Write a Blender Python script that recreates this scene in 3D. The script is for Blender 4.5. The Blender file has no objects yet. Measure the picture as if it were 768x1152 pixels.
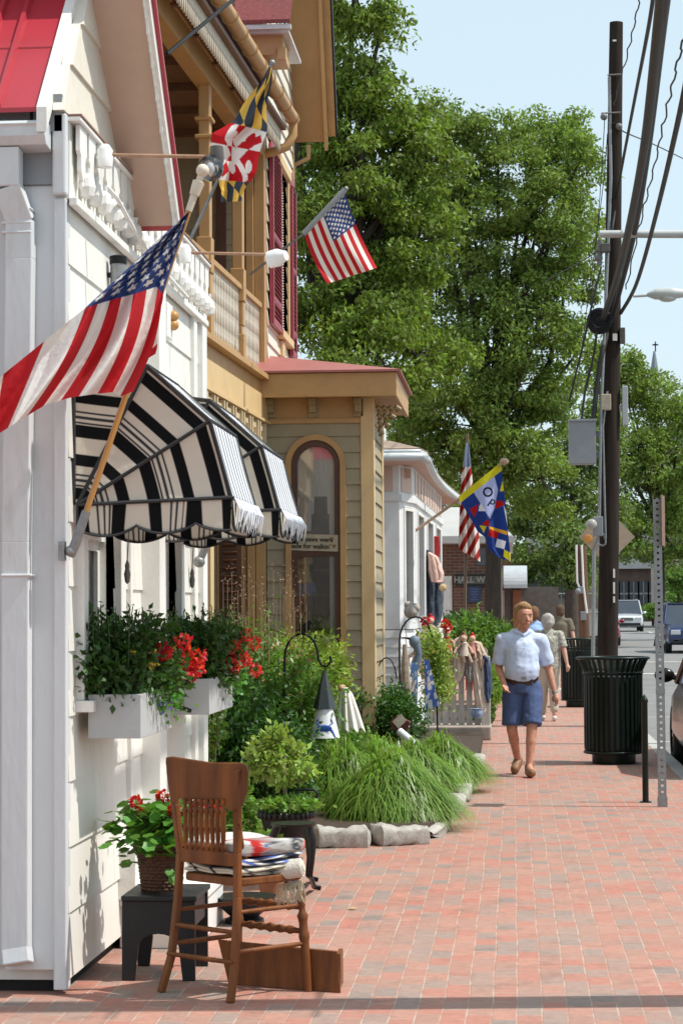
import bpy, math, random
import numpy as np
from mathutils import Vector, Matrix

SC = bpy.context.scene
COL = SC.collection
R = math.radians
rnd = random.Random(7)

# ------------------------------------------------------------------ camera
F = 2450.0                                   # focal length in photo pixels (768 wide)
CAMZ = 1.60
yaw, pitch, roll = math.atan(193 / F), math.atan(111 / F), 0.006
fwd = Vector((-math.sin(yaw) * math.cos(pitch), math.cos(yaw) * math.cos(pitch), math.sin(pitch)))
rgt = Vector((math.cos(yaw), math.sin(yaw), 0))
up_ = rgt.cross(fwd)
rq = Matrix.Rotation(roll, 3, fwd)
rgt, up_ = rq @ rgt, rq @ up_
cam_d = bpy.data.cameras.new('camera')
cam_d.sensor_fit = 'HORIZONTAL'
cam_d.sensor_width = 36
cam_d.lens = F / 768 * 36
cam_d.clip_start = 0.1
cam_d.clip_end = 3000
cam = bpy.data.objects.new('camera', cam_d)
COL.objects.link(cam)
m3 = Matrix((rgt, up_, -fwd)).transposed()
cam.matrix_world = Matrix.Translation((0, 0, CAMZ)) @ m3.to_4x4()
SC.camera = cam
cam_d.dof.use_dof = True
cam_d.dof.focus_distance = 17.0
cam_d.dof.aperture_fstop = 22.0

def ray(px, py):
    return fwd * F + rgt * (px - 384) + up_ * (576 - py)
def PY(px, py, y):                            # point seen at a pixel, at distance y along the street
    d = ray(px, py); t = y / d.y
    return Vector((d.x * t, y, CAMZ + d.z * t))
def PXp(px, py, x):                           # ... on the vertical plane X = x
    d = ray(px, py); t = x / d.x
    return Vector((x, d.y * t, CAMZ + d.z * t))
def PG(px, py, z=0.0):                        # ... on a level at height z
    d = ray(px, py); t = (z - CAMZ) / d.z
    return Vector((d.x * t, d.y * t, z))
def pxm(y): return F / y                      # pixels per metre at distance y

# ------------------------------------------------------------------ sky and sun
SUN_EL, SUN_AZ = 58.0, -4.0                   # azimuth of the sun, degrees from +X towards +Y
sd = Vector((math.cos(R(SUN_AZ)) * math.cos(R(SUN_EL)), math.sin(R(SUN_AZ)) * math.cos(R(SUN_EL)), math.sin(R(SUN_EL))))
W = bpy.data.worlds.new('World'); SC.world = W; W.use_nodes = True
nt = W.node_tree; nt.nodes.clear()
sky = nt.nodes.new('ShaderNodeTexSky'); sky.sky_type = 'NISHITA'; sky.sun_disc = False
sky.sun_elevation = R(SUN_EL); sky.sun_rotation = R(90 - SUN_AZ)
sky.altitude = 10; sky.air_density = 1.0; sky.dust_density = 1.6; sky.ozone_density = 1.0
bg = nt.nodes.new('ShaderNodeBackground'); bg.inputs['Strength'].default_value = 0.12
out = nt.nodes.new('ShaderNodeOutputWorld')
hz = nt.nodes.new('ShaderNodeMix'); hz.data_type = 'RGBA'; hz.inputs['Factor'].default_value = .62
hz.inputs['B'].default_value = (7.9, 9.6, 10.3, 1)          # humid summer haze spread evenly over the sky
nt.links.new(sky.outputs[0], hz.inputs['A']); nt.links.new(hz.outputs['Result'], bg.inputs[0]); nt.links.new(bg.outputs[0], out.inputs[0])
sl = bpy.data.lights.new('sun', 'SUN'); sl.energy = 4.7; sl.angle = R(0.53); sl.color = (1.0, 0.955, 0.88)
so = bpy.data.objects.new('sun', sl); COL.objects.link(so)
so.rotation_euler = sd.to_track_quat('Z', 'Y').to_euler(); so.location = sd * 60
SC.view_settings.view_transform = 'Standard'; SC.view_settings.look = 'None'
SC.view_settings.exposure = 0.0; SC.view_settings.gamma = 1.0
SC.cycles.max_bounces = 6; SC.cycles.diffuse_bounces = 3; SC.cycles.glossy_bounces = 3
SC.cycles.transmission_bounces = 5; SC.cycles.transparent_max_bounces = 8
SC.cycles.caustics_reflective = False; SC.cycles.caustics_refractive = False

# ------------------------------------------------------------------ materials
MATS = {}
def lin(c):
    return tuple(((v / 12.92) if v <= 0.04045 else ((v + 0.055) / 1.055) ** 2.4) for v in c)
def M(name, col, rough=0.6, var=0.18, scale=6.0, bump=0.0, bscale=60.0, metal=0.0, spec=0.5,
      stretch=(1, 1, 1), dirt=None, dscale=1.5, damt=0.5, trans=0.0, island=0.0, coat=0.0, sheen=0.0):
    """a plain principled surface with noise wear; col is linear base colour"""
    if name in MATS: return MATS[name]
    m = bpy.data.materials.new(name); m.use_nodes = True
    n, l = m.node_tree.nodes, m.node_tree.links
    b = n['Principled BSDF']
    b.inputs['Roughness'].default_value = rough; b.inputs['Metallic'].default_value = metal
    b.inputs['Specular IOR Level'].default_value = spec
    b.inputs['Coat Weight'].default_value = coat
    b.inputs['Sheen Weight'].default_value = sheen
    g = n.new('ShaderNodeNewGeometry'); mp = n.new('ShaderNodeMapping'); mp.inputs['Scale'].default_value = stretch
    l.new(g.outputs['Position'], mp.inputs['Vector'])
    nz = n.new('ShaderNodeTexNoise'); nz.inputs['Scale'].default_value = scale; nz.inputs['Detail'].default_value = 6
    nz.inputs['Roughness'].default_value = 0.65
    l.new(mp.outputs[0], nz.inputs['Vector'])
    mx = n.new('ShaderNodeMix'); mx.data_type = 'RGBA'
    mr = n.new('ShaderNodeMapRange'); mr.inputs['From Min'].default_value = .3; mr.inputs['From Max'].default_value = .7
    l.new(nz.outputs['Fac'], mr.inputs['Value']); l.new(mr.outputs[0], mx.inputs['Factor'])
    mx.inputs['A'].default_value = (*[c * (1 - var) for c in col], 1)
    mx.inputs['B'].default_value = (*[min(1, c * (1 + var)) for c in col], 1)
    last = mx.outputs['Result']
    if dirt is not None:
        nd = n.new('ShaderNodeTexNoise'); nd.inputs['Scale'].default_value = dscale; nd.inputs['Detail'].default_value = 8
        nd.inputs['Roughness'].default_value = 0.7
        l.new(mp.outputs[0], nd.inputs['Vector'])
        rr = n.new('ShaderNodeMapRange'); rr.inputs['From Min'].default_value = .5; rr.inputs['From Max'].default_value = .75
        rr.inputs['To Max'].default_value = damt
        l.new(nd.outputs['Fac'], rr.inputs['Value'])
        m2 = n.new('ShaderNodeMix'); m2.data_type = 'RGBA'; m2.inputs['B'].default_value = (*dirt, 1)
        l.new(rr.outputs[0], m2.inputs['Factor']); l.new(last, m2.inputs['A']); last = m2.outputs['Result']
    if island:
        hs = n.new('ShaderNodeHueSaturation'); mri = n.new('ShaderNodeMapRange')
        mri.inputs['To Min'].default_value = 1 - island; mri.inputs['To Max'].default_value = 1 + island
        l.new(g.outputs['Random Per Island'], mri.inputs['Value']); l.new(mri.outputs[0], hs.inputs['Value'])
        mrh = n.new('ShaderNodeMapRange'); mrh.inputs['To Min'].default_value = 0.48; mrh.inputs['To Max'].default_value = 0.52
        l.new(g.outputs['Random Per Island'], mrh.inputs['Value']); l.new(mrh.outputs[0], hs.inputs['Hue'])
        l.new(last, hs.inputs['Color']); last = hs.outputs['Color']
    l.new(last, b.inputs['Base Color'])
    if trans:
        tr = n.new('ShaderNodeBsdfTranslucent'); ms = n.new('ShaderNodeMixShader'); ms.inputs[0].default_value = trans
        gm = n.new('ShaderNodeMix'); gm.data_type = 'RGBA'; gm.blend_type = 'MULTIPLY'; gm.inputs['Factor'].default_value = 1
        gm.inputs['B'].default_value = (1.35, 1.5, .6, 1) if island else (1, 1, 1, 1)
        l.new(last, gm.inputs['A']); l.new(gm.outputs['Result'], tr.inputs['Color'])
        l.new(b.outputs[0], ms.inputs[1]); l.new(tr.outputs[0], ms.inputs[2])
        l.new(ms.outputs[0], n['Material Output'].inputs['Surface'])
    if bump:
        nb = n.new('ShaderNodeTexNoise'); nb.inputs['Scale'].default_value = bscale; nb.inputs['Detail'].default_value = 4
        l.new(mp.outputs[0], nb.inputs['Vector'])
        bp = n.new('ShaderNodeBump'); bp.inputs['Strength'].default_value = bump; bp.inputs['Distance'].default_value = 0.01
        l.new(nb.outputs['Fac'], bp.inputs['Height']); l.new(bp.outputs[0], b.inputs['Normal'])
    MATS[name] = m
    return m
def MV(name, rough=0.8, trans=0.0, var=0.12):
    """cloth whose pattern is carried by the mesh (colour attribute 'Col')"""
    if name in MATS: return MATS[name]
    m = bpy.data.materials.new(name); m.use_nodes = True
    n, l = m.node_tree.nodes, m.node_tree.links; b = n['Principled BSDF']
    b.inputs['Roughness'].default_value = rough; b.inputs['Specular IOR Level'].default_value = .25
    a = n.new('ShaderNodeVertexColor'); a.layer_name = 'Col'
    g = n.new('ShaderNodeNewGeometry')
    nz = n.new('ShaderNodeTexNoise'); nz.inputs['Scale'].default_value = 14; nz.inputs['Detail'].default_value = 5
    l.new(g.outputs['Position'], nz.inputs['Vector'])
    mr = n.new('ShaderNodeMapRange'); mr.inputs['To Min'].default_value = 1 - var; mr.inputs['To Max'].default_value = 1 + var
    l.new(nz.outputs['Fac'], mr.inputs['Value'])
    hs = n.new('ShaderNodeHueSaturation'); l.new(a.outputs[0], hs.inputs['Color']); l.new(mr.outputs[0], hs.inputs['Value'])
    l.new(hs.outputs[0], b.inputs['Base Color'])
    nb = n.new('ShaderNodeTexNoise'); nb.inputs['Scale'].default_value = 35; l.new(g.outputs['Position'], nb.inputs['Vector'])
    bp = n.new('ShaderNodeBump'); bp.inputs['Strength'].default_value = .35; bp.inputs['Distance'].default_value = .01
    l.new(nb.outputs['Fac'], bp.inputs['Height']); l.new(bp.outputs[0], b.inputs['Normal'])
    if trans:
        tr = n.new('ShaderNodeBsdfTranslucent'); ms = n.new('ShaderNodeMixShader'); ms.inputs[0].default_value = trans
        l.new(hs.outputs[0], tr.inputs['Color']); l.new(b.outputs[0], ms.inputs[1]); l.new(tr.outputs[0], ms.inputs[2])
        l.new(ms.outputs[0], n['Material Output'].inputs['Surface'])
    MATS[name] = m
    return m
def glass(name, refl=.06, alpha=.75):
    """window glass: mostly see-through with a sky-catching gloss"""
    if name in MATS: return MATS[name]
    m = bpy.data.materials.new(name); m.use_nodes = True
    n, l = m.node_tree.nodes, m.node_tree.links; n.remove(n['Principled BSDF'])
    t = n.new('ShaderNodeBsdfTransparent'); t.inputs[0].default_value = (alpha, alpha, alpha, 1)
    gl = n.new('ShaderNodeBsdfGlossy'); gl.inputs['Roughness'].default_value = .03
    fr = n.new('ShaderNodeFresnel'); fr.inputs[0].default_value = 1.6
    ad = n.new('ShaderNodeMath'); ad.operation = 'ADD'; ad.inputs[1].default_value = refl
    l.new(fr.outputs[0], ad.inputs[0])
    ms = n.new('ShaderNodeMixShader'); l.new(ad.outputs[0], ms.inputs[0]); l.new(t.outputs[0], ms.inputs[1]); l.new(gl.outputs[0], ms.inputs[2])
    l.new(ms.outputs[0], n['Material Output'].inputs['Surface'])
    MATS[name] = m
    return m

# ------------------------------------------------------------------ mesh helpers
class MB:
    def __init__(s): s.v = []; s.f = []; s.mi = []; s.cur = 0
    def add(s, vs, fs):
        o = len(s.v); s.v += [tuple(p) for p in vs]
        for f in fs: s.f.append(tuple(o + i for i in f)); s.mi.append(s.cur)
        return s
    def box(s, x0, x1, y0, y1, z0, z1):
        v = [(x0, y0, z0), (x1, y0, z0), (x1, y1, z0), (x0, y1, z0), (x0, y0, z1), (x1, y0, z1), (x1, y1, z1), (x0, y1, z1)]
        return s.add(v, [(3, 2, 1, 0), (4, 5, 6, 7), (0, 1, 5, 4), (1, 2, 6, 5), (2, 3, 7, 6), (3, 0, 4, 7)])
    def obox(s, c, ax, ay, az):               # centre, three half axes
        c, ax, ay, az = map(Vector, (c, ax, ay, az))
        v = [c + a * ax + b * ay + d * az for d in (-1, 1) for a, b in ((-1, -1), (1, -1), (1, 1), (-1, 1))]
        return s.add(v, [(3, 2, 1, 0), (4, 5, 6, 7), (0, 1, 5, 4), (1, 2, 6, 5), (2, 3, 7, 6), (3, 0, 4, 7)])
    def prism(s, poly, off):                   # polygon (3-D points) extruded by vector
        off = Vector(off); n = len(poly); a = [Vector(p) for p in poly]; b = [p + off for p in a]
        fs = [tuple(range(n))[::-1], tuple(range(n, 2 * n))] + [(i, (i + 1) % n, n + (i + 1) % n, n + i) for i in range(n)]
        return s.add(a + b, fs)
    def bar(s, p, q, w, h, upv=(0, 0, 1)):     # rectangular bar between two points
        p, q = Vector(p), Vector(q); d = (q - p); L = d.length; d.normalize()
        sdv = d.cross(Vector(upv))
        if sdv.length < 1e-4: sdv = d.cross(Vector((0, 1, 0)))
        sdv.normalize(); u = sdv.cross(d)
        return s.obox((p + q) / 2, d * L / 2, sdv * w / 2, u * h / 2)
    def tube(s, pts, r, n=8, caps=True):       # r: number or list
        pts = [Vector(p) for p in pts]; rs = r if isinstance(r, (list, tuple)) else [r] * len(pts)
        o = len(s.v); prev = None
        for i, p in enumerate(pts):
            d = (pts[min(i + 1, len(pts) - 1)] - pts[max(i - 1, 0)]).normalized()
            if prev is None:
                a = d.cross(Vector((0, 0, 1)));
                if a.length < 1e-3: a = d.cross(Vector((0, 1, 0)))
            else: a = prev - d * prev.dot(d)
            a.normalize(); prev = a; b = d.cross(a)
            for k in range(n):
                t = 2 * math.pi * k / n
                s.v.append(tuple(p + (a * math.cos(t) + b * math.sin(t)) * rs[i]))
        for i in range(len(pts) - 1):
            for k in range(n):
                s.f.append((o + i * n + k, o + i * n + (k + 1) % n, o + (i + 1) * n + (k + 1) % n, o + (i + 1) * n + k)); s.mi.append(s.cur)
        if caps:
            s.f.append(tuple(o + k for k in range(n))[::-1]); s.mi.append(s.cur)
            e = o + (len(pts) - 1) * n; s.f.append(tuple(e + k for k in range(n))); s.mi.append(s.cur)
        return s
    def lathe(s, prof, c=(0, 0, 0), n=24, sx=1, sy=1):   # prof: (r, z)
        o = len(s.v)
        for r_, z in prof:
            for k in range(n):
                t = 2 * math.pi * k / n
                s.v.append((c[0] + r_ * sx * math.cos(t), c[1] + r_ * sy * math.sin(t), c[2] + z))
        for i in range(len(prof) - 1):
            for k in range(n):
                s.f.append((o + i * n + k, o + i * n + (k + 1) % n, o + (i + 1) * n + (k + 1) % n, o + (i + 1) * n + k)); s.mi.append(s.cur)
        for e, rev in ((0, True), (len(prof) - 1, False)):
            if prof[e][0] > 1e-4:
                t = tuple(o + e * n + k for k in range(n)); s.f.append(t[::-1] if rev else t); s.mi.append(s.cur)
        return s
    def ball(s, c, r, n=12, sx=1, sy=1, sz=1):
        return s.lathe([(r * math.sin(math.pi * i / (n // 2 + 2)) + 1e-5, -sz * r * math.cos(math.pi * i / (n // 2 + 2))) for i in range(n // 2 + 3)], c, n, sx, sy)
    def grid(s, fn, nu, nv):
        o = len(s.v)
        for j in range(nv + 1):
            for i in range(nu + 1): s.v.append(tuple(fn(i / nu, j / nv)))
        for j in range(nv):
            for i in range(nu):
                a = o + j * (nu + 1) + i; s.f.append((a, a + 1, a + nu + 2, a + nu + 1)); s.mi.append(s.cur)
        return s

WL = {}                                        # world location of every root built in place
def tag(o, label=None, cat=None, group=None, kind=None):
    if label: o['label'] = label
    if cat: o['category'] = cat
    if group: o['group'] = group
    if kind: o['kind'] = kind
    return o
def thing(name, label, cat, loc=(0, 0, 0), group=None, rz=0.0):
    o = bpy.data.objects.new(name, None); COL.objects.link(o); o.location = loc; o.rotation_euler = (0, 0, rz)
    o.empty_display_size = .2; WL[o] = Vector(loc)
    return tag(o, label, cat, group)
def obj(name, mb, mats, parent=None, smooth=False, bevel=0, label=None, local=False, loc=None, auto=None):
    """ONE mesh object. Vertices are given in world coordinates unless local=True."""
    me = bpy.data.meshes.new(name)
    org = Vector((0, 0, 0))
    if not local:
        if parent is not None: org = WL[parent]
        elif loc is not None: org = Vector(loc)
        else:
            a = np.array(mb.v); org = Vector((float((a[:, 0].min() + a[:, 0].max()) / 2), float((a[:, 1].min() + a[:, 1].max()) / 2), float(a[:, 2].min())))
    me.from_pydata([(p[0] - org.x, p[1] - org.y, p[2] - org.z) for p in mb.v], [], mb.f)
    if not isinstance(mats, (list, tuple)): mats = [mats]
    for m in mats: me.materials.append(m)
    if len(mats) > 1: me.polygons.foreach_set('material_index', mb.mi)
    if smooth:
        me.polygons.foreach_set('use_smooth', [True] * len(me.polygons))
        me.set_sharp_from_angle(angle=R(auto or 50))
    me.update()
    o = bpy.data.objects.new(name, me); COL.objects.link(o)
    if parent is not None: o.parent = parent; WL[o] = WL[parent].copy()
    else: o.location = org; WL[o] = org.copy()
    if bevel:
        b = o.modifiers.new('bevel', 'BEVEL'); b.width = bevel; b.segments = 2; b.limit_method = 'ANGLE'; b.angle_limit = R(40)
    if label: o['label'] = label
    return o
def npmesh(name, V, Fq, mat, parent=None, cols=None, smooth=False, loc=None, local=False):
    """fast mesh from numpy: V (n,3), Fq (m,k)"""
    V = np.asarray(V, float).copy(); Fq = np.asarray(Fq)
    org = WL[parent] if (parent is not None and not local) else (Vector(loc) if loc is not None else Vector((0, 0, 0)))
    V -= np.array(org)
    me = bpy.data.meshes.new(name); k = Fq.shape[1]
    me.vertices.add(len(V)); me.vertices.foreach_set('co', V.astype(np.float32).ravel())
    me.loops.add(Fq.size); me.loops.foreach_set('vertex_index', Fq.astype(np.int32).ravel())
    me.polygons.add(len(Fq)); me.polygons.foreach_set('loop_start', np.arange(0, Fq.size, k, dtype=np.int32))
    me.update(calc_edges=True)
    if cols is not None:
        a = me.color_attributes.new('Col', 'FLOAT_COLOR', 'POINT')
        c4 = np.ones((len(V), 4), np.float32); c4[:, :3] = cols; a.data.foreach_set('color', c4.ravel())
    if smooth: me.polygons.foreach_set('use_smooth', [True] * len(me.polygons))
    me.materials.append(mat); me.validate()
    o = bpy.data.objects.new(name, me); COL.objects.link(o)
    if parent is not None: o.parent = parent; WL[o] = WL[parent].copy()
    else: o.location = org; WL[o] = Vector(org)
    return o
def copy_tree(o, parent=None):
    c = o.copy(); COL.objects.link(c); c.parent = parent
    for ch in list(o.children): copy_tree(ch, c)
    return c
def text_obj(name, s, size, mat, origin, xdir, ydir, parent, extrude=.002, align='CENTER', font_scale_x=1.0, bold=False):
    """lettering as a real mesh, local x along xdir and y along ydir"""
    cu = bpy.data.curves.new(name, 'FONT'); cu.body = s; cu.size = size; cu.extrude = extrude; cu.align_x = align; cu.align_y = 'CENTER'
    if bold: cu.offset = size * .02
    t = bpy.data.objects.new(name + '_tmp', cu); COL.objects.link(t)
    dg = bpy.context.evaluated_depsgraph_get(); me = bpy.data.meshes.new_from_object(t.evaluated_get(dg))
    bpy.data.objects.remove(t)
    x, y = Vector(xdir).normalized(), Vector(ydir).normalized(); z = x.cross(y); org = Vector(origin)
    for v in me.vertices:
        v.co = org + x * v.co.x * font_scale_x + y * v.co.y + z * v.co.z - WL[parent]
    me.materials.clear(); me.materials.append(mat)
    o = bpy.data.objects.new(name, me); COL.objects.link(o); o.parent = parent; WL[o] = WL[parent].copy()
    return o
def leaves(name, C, L, Wd, mat, parent=None, seed=0, droop=.4, N=None, loc=None, local=False, jitter=.35):
    """one small folded leaf at each point of C; N: preferred outward direction per point"""
    g = np.random.default_rng(seed); C = np.asarray(C, float); n = len(C)
    d = g.normal(size=(n, 3)); d /= np.linalg.norm(d, axis=1)[:, None]
    if N is not None: d = d * .8 + np.asarray(N)
    d[:, 2] -= droop; d /= np.linalg.norm(d, axis=1)[:, None] + 1e-9
    h = g.normal(size=(n, 3)); s = np.cross(d, h); s /= np.linalg.norm(s, axis=1)[:, None] + 1e-9
    u = np.cross(s, d)
    ln = L * (1 + jitter * g.uniform(-1, 1, n))[:, None]; wd = Wd * (1 + jitter * g.uniform(-1, 1, n))[:, None]
    a = C; b = C + d * ln; m1 = C + d * ln * .45 + s * wd / 2 + u * wd * .18; m2 = C + d * ln * .45 - s * wd / 2 + u * wd * .18
    V = np.stack([a, m1, b, m2], 1).reshape(-1, 3)
    i = np.arange(n)[:, None] * 4
    Fq = np.concatenate([i, i + 1, i + 2, i + 3], 1)
    return npmesh(name, V, Fq, mat, parent, loc=loc, local=local)
def cloth(name, fn, col, nu, nv, mat, parent=None, thick=0.0, loc=None, pos=False):
    """cloth from a surface function with a painted pattern col(u, v)"""
    V = []; Cc = []
    for j in range(nv + 1):
        for i in range(nu + 1):
            p = fn(i / nu, j / nv); V.append(tuple(p)); Cc.append(lin(col(i / nu, j / nv, p) if pos else col(i / nu, j / nv)))
    Fq = [(j * (nu + 1) + i, j * (nu + 1) + i + 1, (j + 1) * (nu + 1) + i + 1, (j + 1) * (nu + 1) + i) for j in range(nv) for i in range(nu)]
    o = npmesh(name, V, Fq, mat, parent, cols=np.array(Cc), smooth=True, loc=loc)
    if thick:
        s = o.modifiers.new('thick', 'SOLIDIFY'); s.thickness = thick
    return o
def lerp(a, b, t): return a + (b - a) * t
def poly_at(pts, t):                           # point at parameter t along a list of (t, Vector)
    for (t0, p0), (t1, p1) in zip(pts, pts[1:]):
        if t <= t1: return p0.lerp(p1, (t - t0) / max(1e-9, t1 - t0))
    return pts[-1][1]
# ------------------------------------------------------------------ palette
WHITE = M('white paint', (.78, .76, .70), .55, .05, 3, .15, 40, dirt=(.46, .42, .35), dscale=2.6, damt=.6, stretch=(1, 1, .35))
WHITE2 = M('white trim paint', (.80, .79, .75), .5, .05, 5, .1, 60, dirt=(.45, .43, .38), dscale=4, damt=.3)
BLUEW = M('weathered board blued for shade', (.62, .645, .66), .6, .06, 3, .2, 30, stretch=(1, 1, .25), dirt=(.36, .33, .27), dscale=3, damt=.75)  # house white darkened and blued for the shaded end; streaks are grime
PINKW = M('pinkish soffit paint', (.56, .40, .31), .6, .08, 3)
REDROOF = M('red painted metal', (.42, .035, .05), .32, .12, 3, .05, 8, dirt=(.22, .03, .05), dscale=3, damt=.5)
GALV = M('pale gutter metal', (.60, .63, .64), .4, .07, 6, dirt=(.3, .28, .25), dscale=5, damt=.3)
DARK = M('dark void', (.012, .011, .010), .9, .2)
TAN = M('tan trim paint', (.47, .28, .115), .5, .08, 4, .08, 40, dirt=(.28, .17, .08), dscale=3, damt=.35)
TANL = M('light yellow paint', (.66, .47, .24), .5, .06, 4, .05, 40, dirt=(.45, .32, .17), dscale=3, damt=.3)
OLIVE = M('olive grey clapboard paint', (.34, .29, .195), .6, .07, 5, .1, 40)
CREAM = M('cream clapboard paint', (.70, .66, .57), .6, .06, 5, .1, 40)
BROWNW = M('dark brown wood', (.085, .035, .018), .45, .25, 10, .1, 60, stretch=(1, 1, .2))
PORCHC = M('porch ceiling boards', (.16, .085, .045), .6, .2, 8, .1, 30, stretch=(1, .15, 1))
MAROON = M('maroon shutter paint', (.30, .045, .065), .45, .1, 8)
SHINGLE = M('dull red shingle', (.20, .045, .045), .85, .25, 25, .5, 60, dirt=(.12, .05, .05), damt=.4)
REDTIN = M('faded red tin roof', (.36, .13, .115), .5, .1, 3, .05, 10, dirt=(.33, .14, .12), damt=.4)
BLACKM = M('black painted metal', (.010, .011, .012), .45, .3, 20, .1, 80, spec=.2)
BLACKG = M('dark green painted metal', (.006, .013, .009), .35, .3, 12, .05, 60, spec=.3)
STEEL = M('galvanised steel', (.27, .28, .285), .5, .2, 25, .1, 80, metal=.5)
GREYB = M('grey enamel box', (.26, .275, .29), .5, .06, 8)
GLASSW = glass('window glass', alpha=.8)
CURT = M('lace curtain', (.72, .72, .70), .9, .1, 20, trans=.3, stretch=(1, 1, .1))
WOODC = M('chestnut varnished wood', (.185, .062, .017), .48, .4, 12, .15, 70, stretch=(1, 1, .12), spec=.28, dirt=(.06, .02, .008), dscale=7, damt=.6)
WOODO = M('honey pole wood', (.50, .25, .07), .4, .15, 10, stretch=(1, 1, .2))
SOIL = M('dark mulch', (.055, .035, .022), .95, .5, 30, .8, 60)
CONC = M('weathered granite', (.40, .38, .34), .9, .25, 18, .4, 60, dirt=(.16, .15, .13), dscale=5, damt=.6)

def leafm(name, col, isl=.35, tr=.35, rough=.42):
    return M(name, col, rough, .25, 1.2, island=isl, trans=tr, spec=.4)

# ------------------------------------------------------------------ ground
def gz(y): return 0.0 if y < 45 else (y - 45) * 0.0055
def ribbon(name, xa, xb, z, mat, ys):
    mb = MB()
    for y in ys:
        mb.v.append((xa(y) if callable(xa) else xa, y, z + gz(y))); mb.v.append((xb(y) if callable(xb) else xb, y, z + gz(y)))
    for i in range(len(ys) - 1):
        mb.f.append((2 * i, 2 * i + 1, 2 * i + 3, 2 * i + 2)); mb.mi.append(0)
    return mb
YS = [-30, 0, 10, 20, 30, 40, 45, 60, 80, 100, 140, 200, 300, 500, 1000, 2000]

def brick_floor():
    m = bpy.data.materials.new('red brick paving'); m.use_nodes = True
    n, l = m.node_tree.nodes, m.node_tree.links; b = n['Principled BSDF']; b.inputs['Roughness'].default_value = .8
    g = n.new('ShaderNodeNewGeometry'); mp = n.new('ShaderNodeMapping'); mp.inputs['Rotation'].default_value = (0, 0, R(90))
    # slow wander so the courses are not ruler straight
    wn = n.new('ShaderNodeTexNoise'); wn.inputs['Scale'].default_value = 1.1; wn.inputs['Detail'].default_value = 2
    l.new(g.outputs['Position'], wn.inputs['Vector'])
    vs = n.new('ShaderNodeVectorMath'); vs.operation = 'SUBTRACT'; vs.inputs[1].default_value = (.5, .5, .5)
    l.new(wn.outputs['Color'], vs.inputs[0])
    vm = n.new('ShaderNodeVectorMath'); vm.operation = 'SCALE'; vm.inputs['Scale'].default_value = .03; l.new(vs.outputs[0], vm.inputs[0])
    va = n.new('ShaderNodeVectorMath'); l.new(g.outputs['Position'], va.inputs[0]); l.new(vm.outputs[0], va.inputs[1])
    l.new(va.outputs[0], mp.inputs['Vector'])
    br = n.new('ShaderNodeTexBrick'); br.offset = .5
    for k, v in (('Scale', 1.0), ('Brick Width', .2), ('Row Height', .1), ('Mortar Size', .0042), ('Mortar Smooth', .3), ('Bias', -.12)): br.inputs[k].default_value = v
    br.inputs['Color1'].default_value = (0, 0, 0, 1); br.inputs['Color2'].default_value = (1, 1, 1, 1); br.inputs['Mortar'].default_value = (.5, .5, .5, 1)
    l.new(mp.outputs[0], br.inputs['Vector'])
    rp = n.new('ShaderNodeValToRGB'); e = rp.color_ramp.elements; rp.color_ramp.interpolation = 'LINEAR'
    e[0].position = 0; e[0].color = (.42, .165, .12, 1); e[1].position = 1; e[1].color = (.15, .145, .14, 1)
    for p, c in ((.22, (.35, .19, .145, 1)), (.42, (.44, .205, .15, 1)), (.60, (.34, .20, .16, 1)), (.78, (.30, .22, .185, 1))):
        x = e.new(p); x.color = c
    l.new(br.outputs['Color'], rp.inputs['Fac'])
    nz = n.new('ShaderNodeTexNoise'); nz.inputs['Scale'].default_value = 22; nz.inputs['Detail'].default_value = 8; nz.inputs['Roughness'].default_value = .75
    l.new(g.outputs['Position'], nz.inputs['Vector'])
    m1 = n.new('ShaderNodeMix'); m1.data_type = 'RGBA'; m1.blend_type = 'OVERLAY'; m1.inputs['Factor'].default_value = .55
    l.new(rp.outputs[0], m1.inputs['A']); l.new(nz.outputs['Fac'], m1.inputs['B'])
    nb = n.new('ShaderNodeTexNoise'); nb.inputs['Scale'].default_value = .7; nb.inputs['Detail'].default_value = 6
    l.new(g.outputs['Position'], nb.inputs['Vector'])
    mr = n.new('ShaderNodeMapRange'); mr.inputs['From Min'].default_value = .35; mr.inputs['From Max'].default_value = .7; mr.inputs['To Max'].default_value = .35
    l.new(nb.outputs['Fac'], mr.inputs['Value'])
    m2 = n.new('ShaderNodeMix'); m2.data_type = 'RGBA'; m2.inputs['B'].default_value = (.40, .27, .21, 1)
    l.new(mr.outputs[0], m2.inputs['Factor']); l.new(m1.outputs['Result'], m2.inputs['A'])
    # mortar sandy, broken up by a second noise
    mn = n.new('ShaderNodeTexNoise'); mn.inputs['Scale'].default_value = 6; l.new(g.outputs['Position'], mn.inputs['Vector'])
    mm = n.new('ShaderNodeMapRange'); mm.inputs['From Min'].default_value = .42; mm.inputs['From Max'].default_value = .62; mm.inputs['To Min'].default_value = .0
    l.new(mn.outputs['Fac'], mm.inputs['Value'])
    mu = n.new('ShaderNodeMath'); mu.operation = 'MULTIPLY'; l.new(br.outputs['Fac'], mu.inputs[0]); l.new(mm.outputs[0], mu.inputs[1])
    m4 = n.new('ShaderNodeMix'); m4.data_type = 'RGBA'; m4.inputs['B'].default_value = (.46, .36, .29, 1)
    l.new(mu.outputs[0], m4.inputs['Factor']); l.new(m2.outputs['Result'], m4.inputs['A']); l.new(m4.outputs['Result'], b.inputs['Base Color'])
    gn = n.new('ShaderNodeTexNoise'); gn.inputs['Scale'].default_value = 4.5; gn.inputs['Detail'].default_value = 12; gn.inputs['Roughness'].default_value = .8; l.new(g.outputs['Position'], gn.inputs['Vector'])
    gr = n.new('ShaderNodeMapRange'); gr.inputs['From Min'].default_value = .52; gr.inputs['From Max'].default_value = .66; gr.inputs['To Max'].default_value = .6; l.new(gn.outputs['Fac'], gr.inputs['Value'])
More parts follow.
